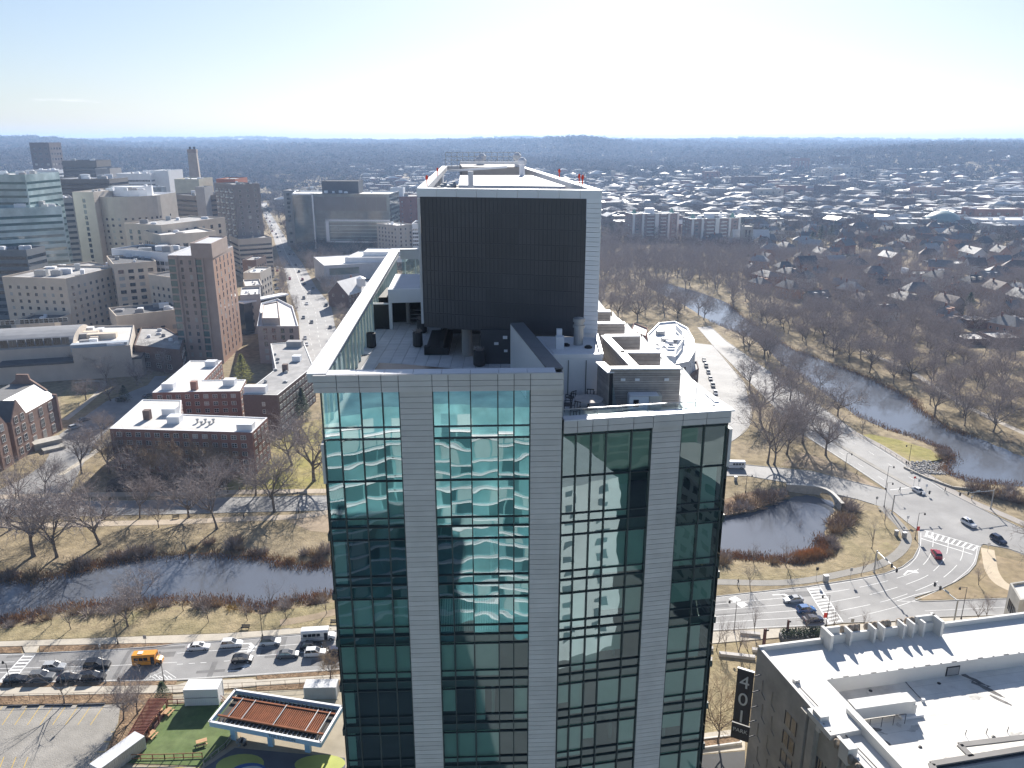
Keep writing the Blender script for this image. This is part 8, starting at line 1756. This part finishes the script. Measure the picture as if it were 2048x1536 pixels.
lamp(236, 1288, 5.5, 'short dark lamp post on the verge beside the park pavement', 0, 0, banner=None); lamp(212, 1366, 8.5, 'tall thin pole at the near kerb beside the black suv', 0, 0, steel); lamp(22, 1374, 5.5, 'dark pole with slanted panel at the left edge', 2.5, 1.6); lamp(328, 1364, 4.6, 'dark lamp post under the orange school bus', 0, 0); lamp(525, 1273, 7.0, 'wooden looking lamp pole beside the white car with black roof', pi, .8)
lamp(598, 1025, 6, 'lamp post beside the left park road near the tower', 0, 0)
for (x, y, h, a, lb, bn) in ((1771, 979, 8, 0, 'double armed lamp where the park road meets the parkway', None), (1768, 1014, 8, 0, 'lamp post by the left end of the junction island', None), (1830, 1078, 8, 0, 'lamp post with red banner at the bend of the junction', 3.2), (1652, 1252, 8, pi, 'lamp post with small red sign at the right crossing', 2.8), (1468, 1263, 8, pi, 'lamp post in front of the pocket park beside the tower', None), (1922, 1239, 8.5, pi, 'lamp post beside the beige corner block', None), (1817, 928, 7, pi, 'lamp post on the river side of the parkway by the meadow', None), (1690, 940, 6, 0, 'bare pole on the dirt strip left of the parkway', None), (1491, 985, 6, 0, 'lamp post on the grass right of the parked minibus', None)): lamp(x, y, h, lb, a, 1.6 if bn is None or 1 else 0, banner=bn)
def signal(px, py, h, ex, ey, lab):
 c = at(px, py); e = at(ex, ey, h); d = (e - c); d.z = 0; L_ = d.length; t = thing('traffic_signal', lab, 'traffic light', (c.x, c.y, 0), atan2(d.y, d.x), 'mast arm signals')
 MB().lathe([(.32, 0), (.3, .2), (.19, .3), (.16, h)], n=10).build('pole', steel, t, local=True); MB().tube((0, 0, h - .3), (L_, 0, h), .13, .07, 8).build('arm', steel, t, local=True)
 for k in (.72, .95):
  s_ = MB().box((L_ * k, 0, h - .25), (.36, .35, 1.05)).build('signal_head', blackpaint, t, local=True)
  for j, cc in enumerate((redsign, M('amber_off', (.2, .12, .02)), M('green_off', (.02, .12, .06)))): MB().tube((L_ * k, -.2, h + .07 - j * .32), (L_ * k, .2, h + .07 - j * .32), .11, n=8).build('lens', cc, s_)
 MB().box((L_ * .45, 0, h + .1), (1.3, .06, .35)).build('street_sign', M('sign_plate', (.35, .4, .42), .5), t, local=True)
signal(1783.5, 1028, 6.3, 1863, 983, 'mast arm signal left of the junction reaching over the parkway'); signal(1981, 1018, 6.3, 1917, 987, 'mast arm signal on the river side of the junction'); signal(1748, 1145, 6.3, 1796, 1141, 'mast arm signal over the curved road beside the pond'); signal(1906, 1253, 7.0, 1868, 1165, 'mast arm signal in front of the white roofed block')
def post_sign(px, py, h, mat, shape, lab):
 c = at(px, py); t = thing('road_sign', lab, 'sign', (c.x, c.y, 0), 0); MB().tube((0, 0, 0), (0, 0, h), .05, n=5).build('post', steel, t, local=True)
 if shape == 'oct': MB().tube((0, -.06, h), (0, -.02, h), .42, n=8).build('plate', mat, t, local=True)
 else: MB().box((0, -.06, h - .2), (.7 if shape == 'rect' else .45, .04, .9)).build('plate', mat, t, local=True)
post_sign(1827, 972, 3.0, redsign, 'oct', 'round red sign on the end of the parkway median'); post_sign(1851, 986, 2.8, white, 'rect', 'white plate on the parkway median'); post_sign(1836, 977, 3.0, steel, 'rect', 'grey lane sign on the parkway median'); post_sign(1975, 1104, 2.6, white, 'rect', 'white sign at the nose of the junction island'); post_sign(1752, 1010, 2.6, steel, 'rect', 'small sign at the mouth of the park road'); post_sign(1700, 1160, 3.2, steel, 'rect', 'signal post with small head left of the curved road'); post_sign(1632, 1160, 3.4, blackpaint, 'rect', 'pedestrian signal at the left end of the right crossing'); post_sign(1814, 1048, 2.4, white, 'rect', 'small white sign beside the junction cabinets'); post_sign(1702, 1262, 3, steel, 'rect', 'small signal post behind the white parapet'); post_sign(292, 1291, 2.4, steel, 'rect', 'narrow sign on the verge ahead of the school bus')
def cabinet(px, py, s, lab): c = at(px, py); t = thing('utility_cabinet', lab, 'cabinet', (c.x, c.y, 0), .1); MB().box((0, 0, s * .85), (s, s * .8, s * 1.7)).build('body', steel, t, local=True); MB().box((0, 0, s * 1.74), (s * 1.1, s * .9, .08)).build('lid', white, t, local=True); MB().box((0, -s * .41, s * .8), (s * .8, .03, s * 1.4)).build('door', M('cabinet_door', (.30, .31, .32), .5), t, local=True)
cabinet(1651, 1164, 1.1, 'grey utility cabinet on the grass by the right crossing'); cabinet(1792, 1071, .9, 'small cabinet left of two beside the junction path'); cabinet(1808, 1076, 1.0, 'small cabinet right of two beside the junction path'); cabinet(1471, 962, .9, 'grey box on the grass below the minibus')
def bench(px, py, rz, lab):
 c = at(px, py); t = thing('park_bench', lab, 'bench', (c.x, c.y, .03), rz, 'park benches')
 for k in range(3): MB().box((0, -.2 + .2 * k, .45), (1.9, .16, .05)).build('seat_slat', pole_d, t, local=True); MB().box((0, .35, .6 + .16 * k), (1.9, .05, .12)).build('back_slat', pole_d, t, local=True)
 for s_ in (-.8, .8): MB().box((s_, 0, .22), (.08, .5, .44)).build('leg', pole_d, t, local=True); MB().box((s_, .32, .65), (.07, .07, .7)).build('back_post', pole_d, t, local=True)
bench(352, 1037, .3, 'park bench beside the left park road'); bench(491, 1258, 0, 'park bench on the roadside lawn above the white cars'); bench(669, 1248, 0, 'park bench half hidden by the tower edge')
# stone footbridge at the head of the pond
br = smoothline(P([(1572, 980), (1600, 981), (1636, 985), (1662, 996), (1684, 1019)]), 6); t = thing('stone_bridge', 'low stone bridge wall with dark arch at the head of the pond', 'bridge', br[0]); m = MB(); n = len(br)
stone_b = M('bridge_stone', (.45, .41, .35), .85, .18, .8, .2)
for i in range(n - 1):
 def zb(k): f = k / (n - 1); return -2.4 if not .52 < f < .86 else -.9 + 2.0 * sqrt(max(0, 1 - ((f - .69) / .17) ** 2))
 a, b = br[i], br[i + 1]; d = (b - a).normalized(); s_ = Vector((d.y, -d.x, 0)) * .35
 z0, z1 = zb(i), zb(i + 1); m.quads([(a.x + s_.x, a.y + s_.y, z0), (b.x + s_.x, b.y + s_.y, z1), (b.x + s_.x, b.y + s_.y, 1.9), (a.x + s_.x, a.y + s_.y, 1.9), (a.x - s_.x, a.y - s_.y, z0), (b.x - s_.x, b.y - s_.y, z1), (b.x - s_.x, b.y - s_.y, 1.9), (a.x - s_.x, a.y - s_.y, 1.9)], [(0, 1, 2, 3), (7, 6, 5, 4), (3, 2, 6, 7), (4, 5, 1, 0)])
m.build('wall', stone_b, t); m = MB()
for a, b in zip(br, br[1:]): m.bar((a.x, a.y, 1.98), (b.x, b.y, 1.98), 1.0, .2)
m.build('coping', M('bridge_coping', (.55, .52, .47), .8), t)
rw = P([(1808, 936), (1850, 956), (1905, 976), (1960, 982)]); tag(MB().bar(rw[0] + Vector((0, 0, .1)), rw[1] + Vector((0, 0, .1)), .5, 1.0).bar(rw[1] + Vector((0, 0, .1)), rw[2] + Vector((0, 0, .1)), .5, 1.0).bar(rw[2] + Vector((0, 0, .1)), rw[3] + Vector((0, 0, .1)), .5, 1.0).build('retaining_wall', stone_b), 'low pale retaining wall between parkway path and right river', 'wall')
m = MB()                                                                 # boulder apron by the meadow
for k in range(420): c = at(R.uniform(1822, 1892), R.uniform(922, 948)); s_ = R.uniform(.3, .8); m.box((c.x, c.y, ground_z(c.x, c.y) + .15), (s_, s_ * .8, s_ * .7), R.uniform(0, 3), taper=.6)
tag(m.build('boulders', M('boulder', (.34, .33, .32), .85, .3, .6)), 'grey boulders heaped at the river bend beside the meadow', 'stones', kind='stuff')
fence('park_fence', 'thin dark fence between parkway path and right river', P([(1760, 895), (1815, 930), (1870, 962), (1935, 992), (2010, 1022)]), 1.1, pole_d, 3, (.1, .95), .06)
# ---------------------------------------------------------------- people
def person_mesh(seed, stride, coat, legs, hairm):
 g = random.Random(seed); me_ = bpy.data.meshes.new('person'); s_ = stride
 V = [(0, 0, .93), (0, 0, 1.15), (0, 0, 1.40), (0, 0, 1.52), (0, .02, 1.66), (0, 0, 1.76), (-.11, 0, .88), (-.11, s_, .48), (-.11, s_ * .9 - .06, .06), (-.11, s_ * .9 + .12, .03), (.11, 0, .88), (.11, -s_ * .6, .48), (.11, -s_ * 1.4, .08), (.11, -s_ * 1.4 + .14, .03), (-.19, 0, 1.38), (-.25, -s_ * .5, 1.12), (-.24, -s_ * .2 + .08, .88), (.19, 0, 1.38), (.25, s_ * .5, 1.12), (.24, s_ * .8 + .05, .90)]
 E = [(0, 1), (1, 2), (2, 3), (3, 4), (4, 5), (0, 6), (6, 7), (7, 8), (8, 9), (0, 10), (10, 11), (11, 12), (12, 13), (2, 14), (14, 15), (15, 16), (2, 17), (17, 18), (18, 19)]
 rad = [.15, .15, .17, .065, .095, .075, .10, .07, .05, .04, .10, .07, .05, .04, .075, .06, .042, .075, .06, .042]
 me_.from_pydata(V, E, []); o = bpy.data.objects.new('tmp', me_); col.objects.link(o); md = o.modifiers.new('s', 'SKIN'); sb_ = o.modifiers.new('d', 'SUBSURF'); sb_.levels = 1
 for i, r in enumerate(rad): me_.skin_vertices[0].data[i].radius = (r, r * (.75 if i in (0, 1, 2) else 1)); me_.skin_vertices[0].data[i].use_root = (i == 0)
 dg = bpy.context.evaluated_depsgraph_get(); res = bpy.data.meshes.new_from_object(o.evaluated_get(dg)); bpy.data.objects.remove(o)
 res.materials.clear(); [res.materials.append(x) for x in (coat, legs, skin, hairm)]
 for p in res.polygons: z = p.center.z; p.material_index = 1 if z < .86 else 0 if z < 1.5 else 3 if z > 1.70 or p.center.y < -.02 and z > 1.55 else 2; p.use_smooth = True
 return res
hair = M('hair_dark', (.03, .022, .018), .8)
fabs = {'black': M('cloth_black', (.02, .02, .022), .9), 'white': M('cloth_white', (.6, .6, .58), .9), 'brown': M('cloth_brown', (.14, .08, .055), .9), 'navy': M('cloth_navy', (.03, .04, .08), .9)}
PM = {(c, l): person_mesh(i, .22, fabs[c], fabs[l], hair) for i, (c, l) in enumerate((('black', 'navy'), ('white', 'black'), ('brown', 'black'), ('black', 'black')))}
for (x, y, k, a, lb) in ((1713, 951, ('black', 'black'), .8, 'person in black walking on the dirt strip beside the parkway'), (1812, 931, ('black', 'navy'), 2.5, 'person in black by the lamp post on the river path'), (1890, 984, ('brown', 'black'), 1.0, 'person in brown top stepping off the kerb at the junction'), (1799, 984, ('black', 'black'), .3, 'person in black waiting at the mouth of the park road'), (1943, 1001, ('white', 'black'), 2.2, 'person in white top on the path under the right signal'), (1476, 1170, ('black', 'navy'), 1.5, 'person in black on the path below the pond'), (480, 984, ('brown', 'black'), 1.4, 'person in brown on the far pavement of the left park road'), (494, 983, ('black', 'navy'), 1.5, 'person in black right of the one in brown on the left pavement'), (248, 981, ('white', 'black'), 1.2, 'person in white jacket on the pavement below the brick halls'), (323, 990, ('black', 'black'), -1.2, 'person in black alone on the left park pavement'), (445, 980, ('white', 'black'), .2, 'person in white at the foot of the grassy hill'), (488, 1038, ('black', 'black'), 1.6, 'person in black on the path by the left river'), (1856, 1256, ('brown', 'black'), 1.6, 'person in brown on the pavement behind the white roof'), (1940, 1250, ('brown', 'black'), 1.2, 'person in brown near the beige corner block'), (1966, 1248, ('white', 'black'), 1.2, 'person in white near the beige corner block'), (1512, 1418, ('black', 'navy'), .4, 'person in black on the pocket park lawn'), (239, 1369, ('black', 'black'), .4, 'person in black on the verge behind the school bus shadow')):
 c = at(x, y); tag(inst('person', PM[k], None, (c.x, c.y, .06), a), lb, 'person', 'pedestrians')
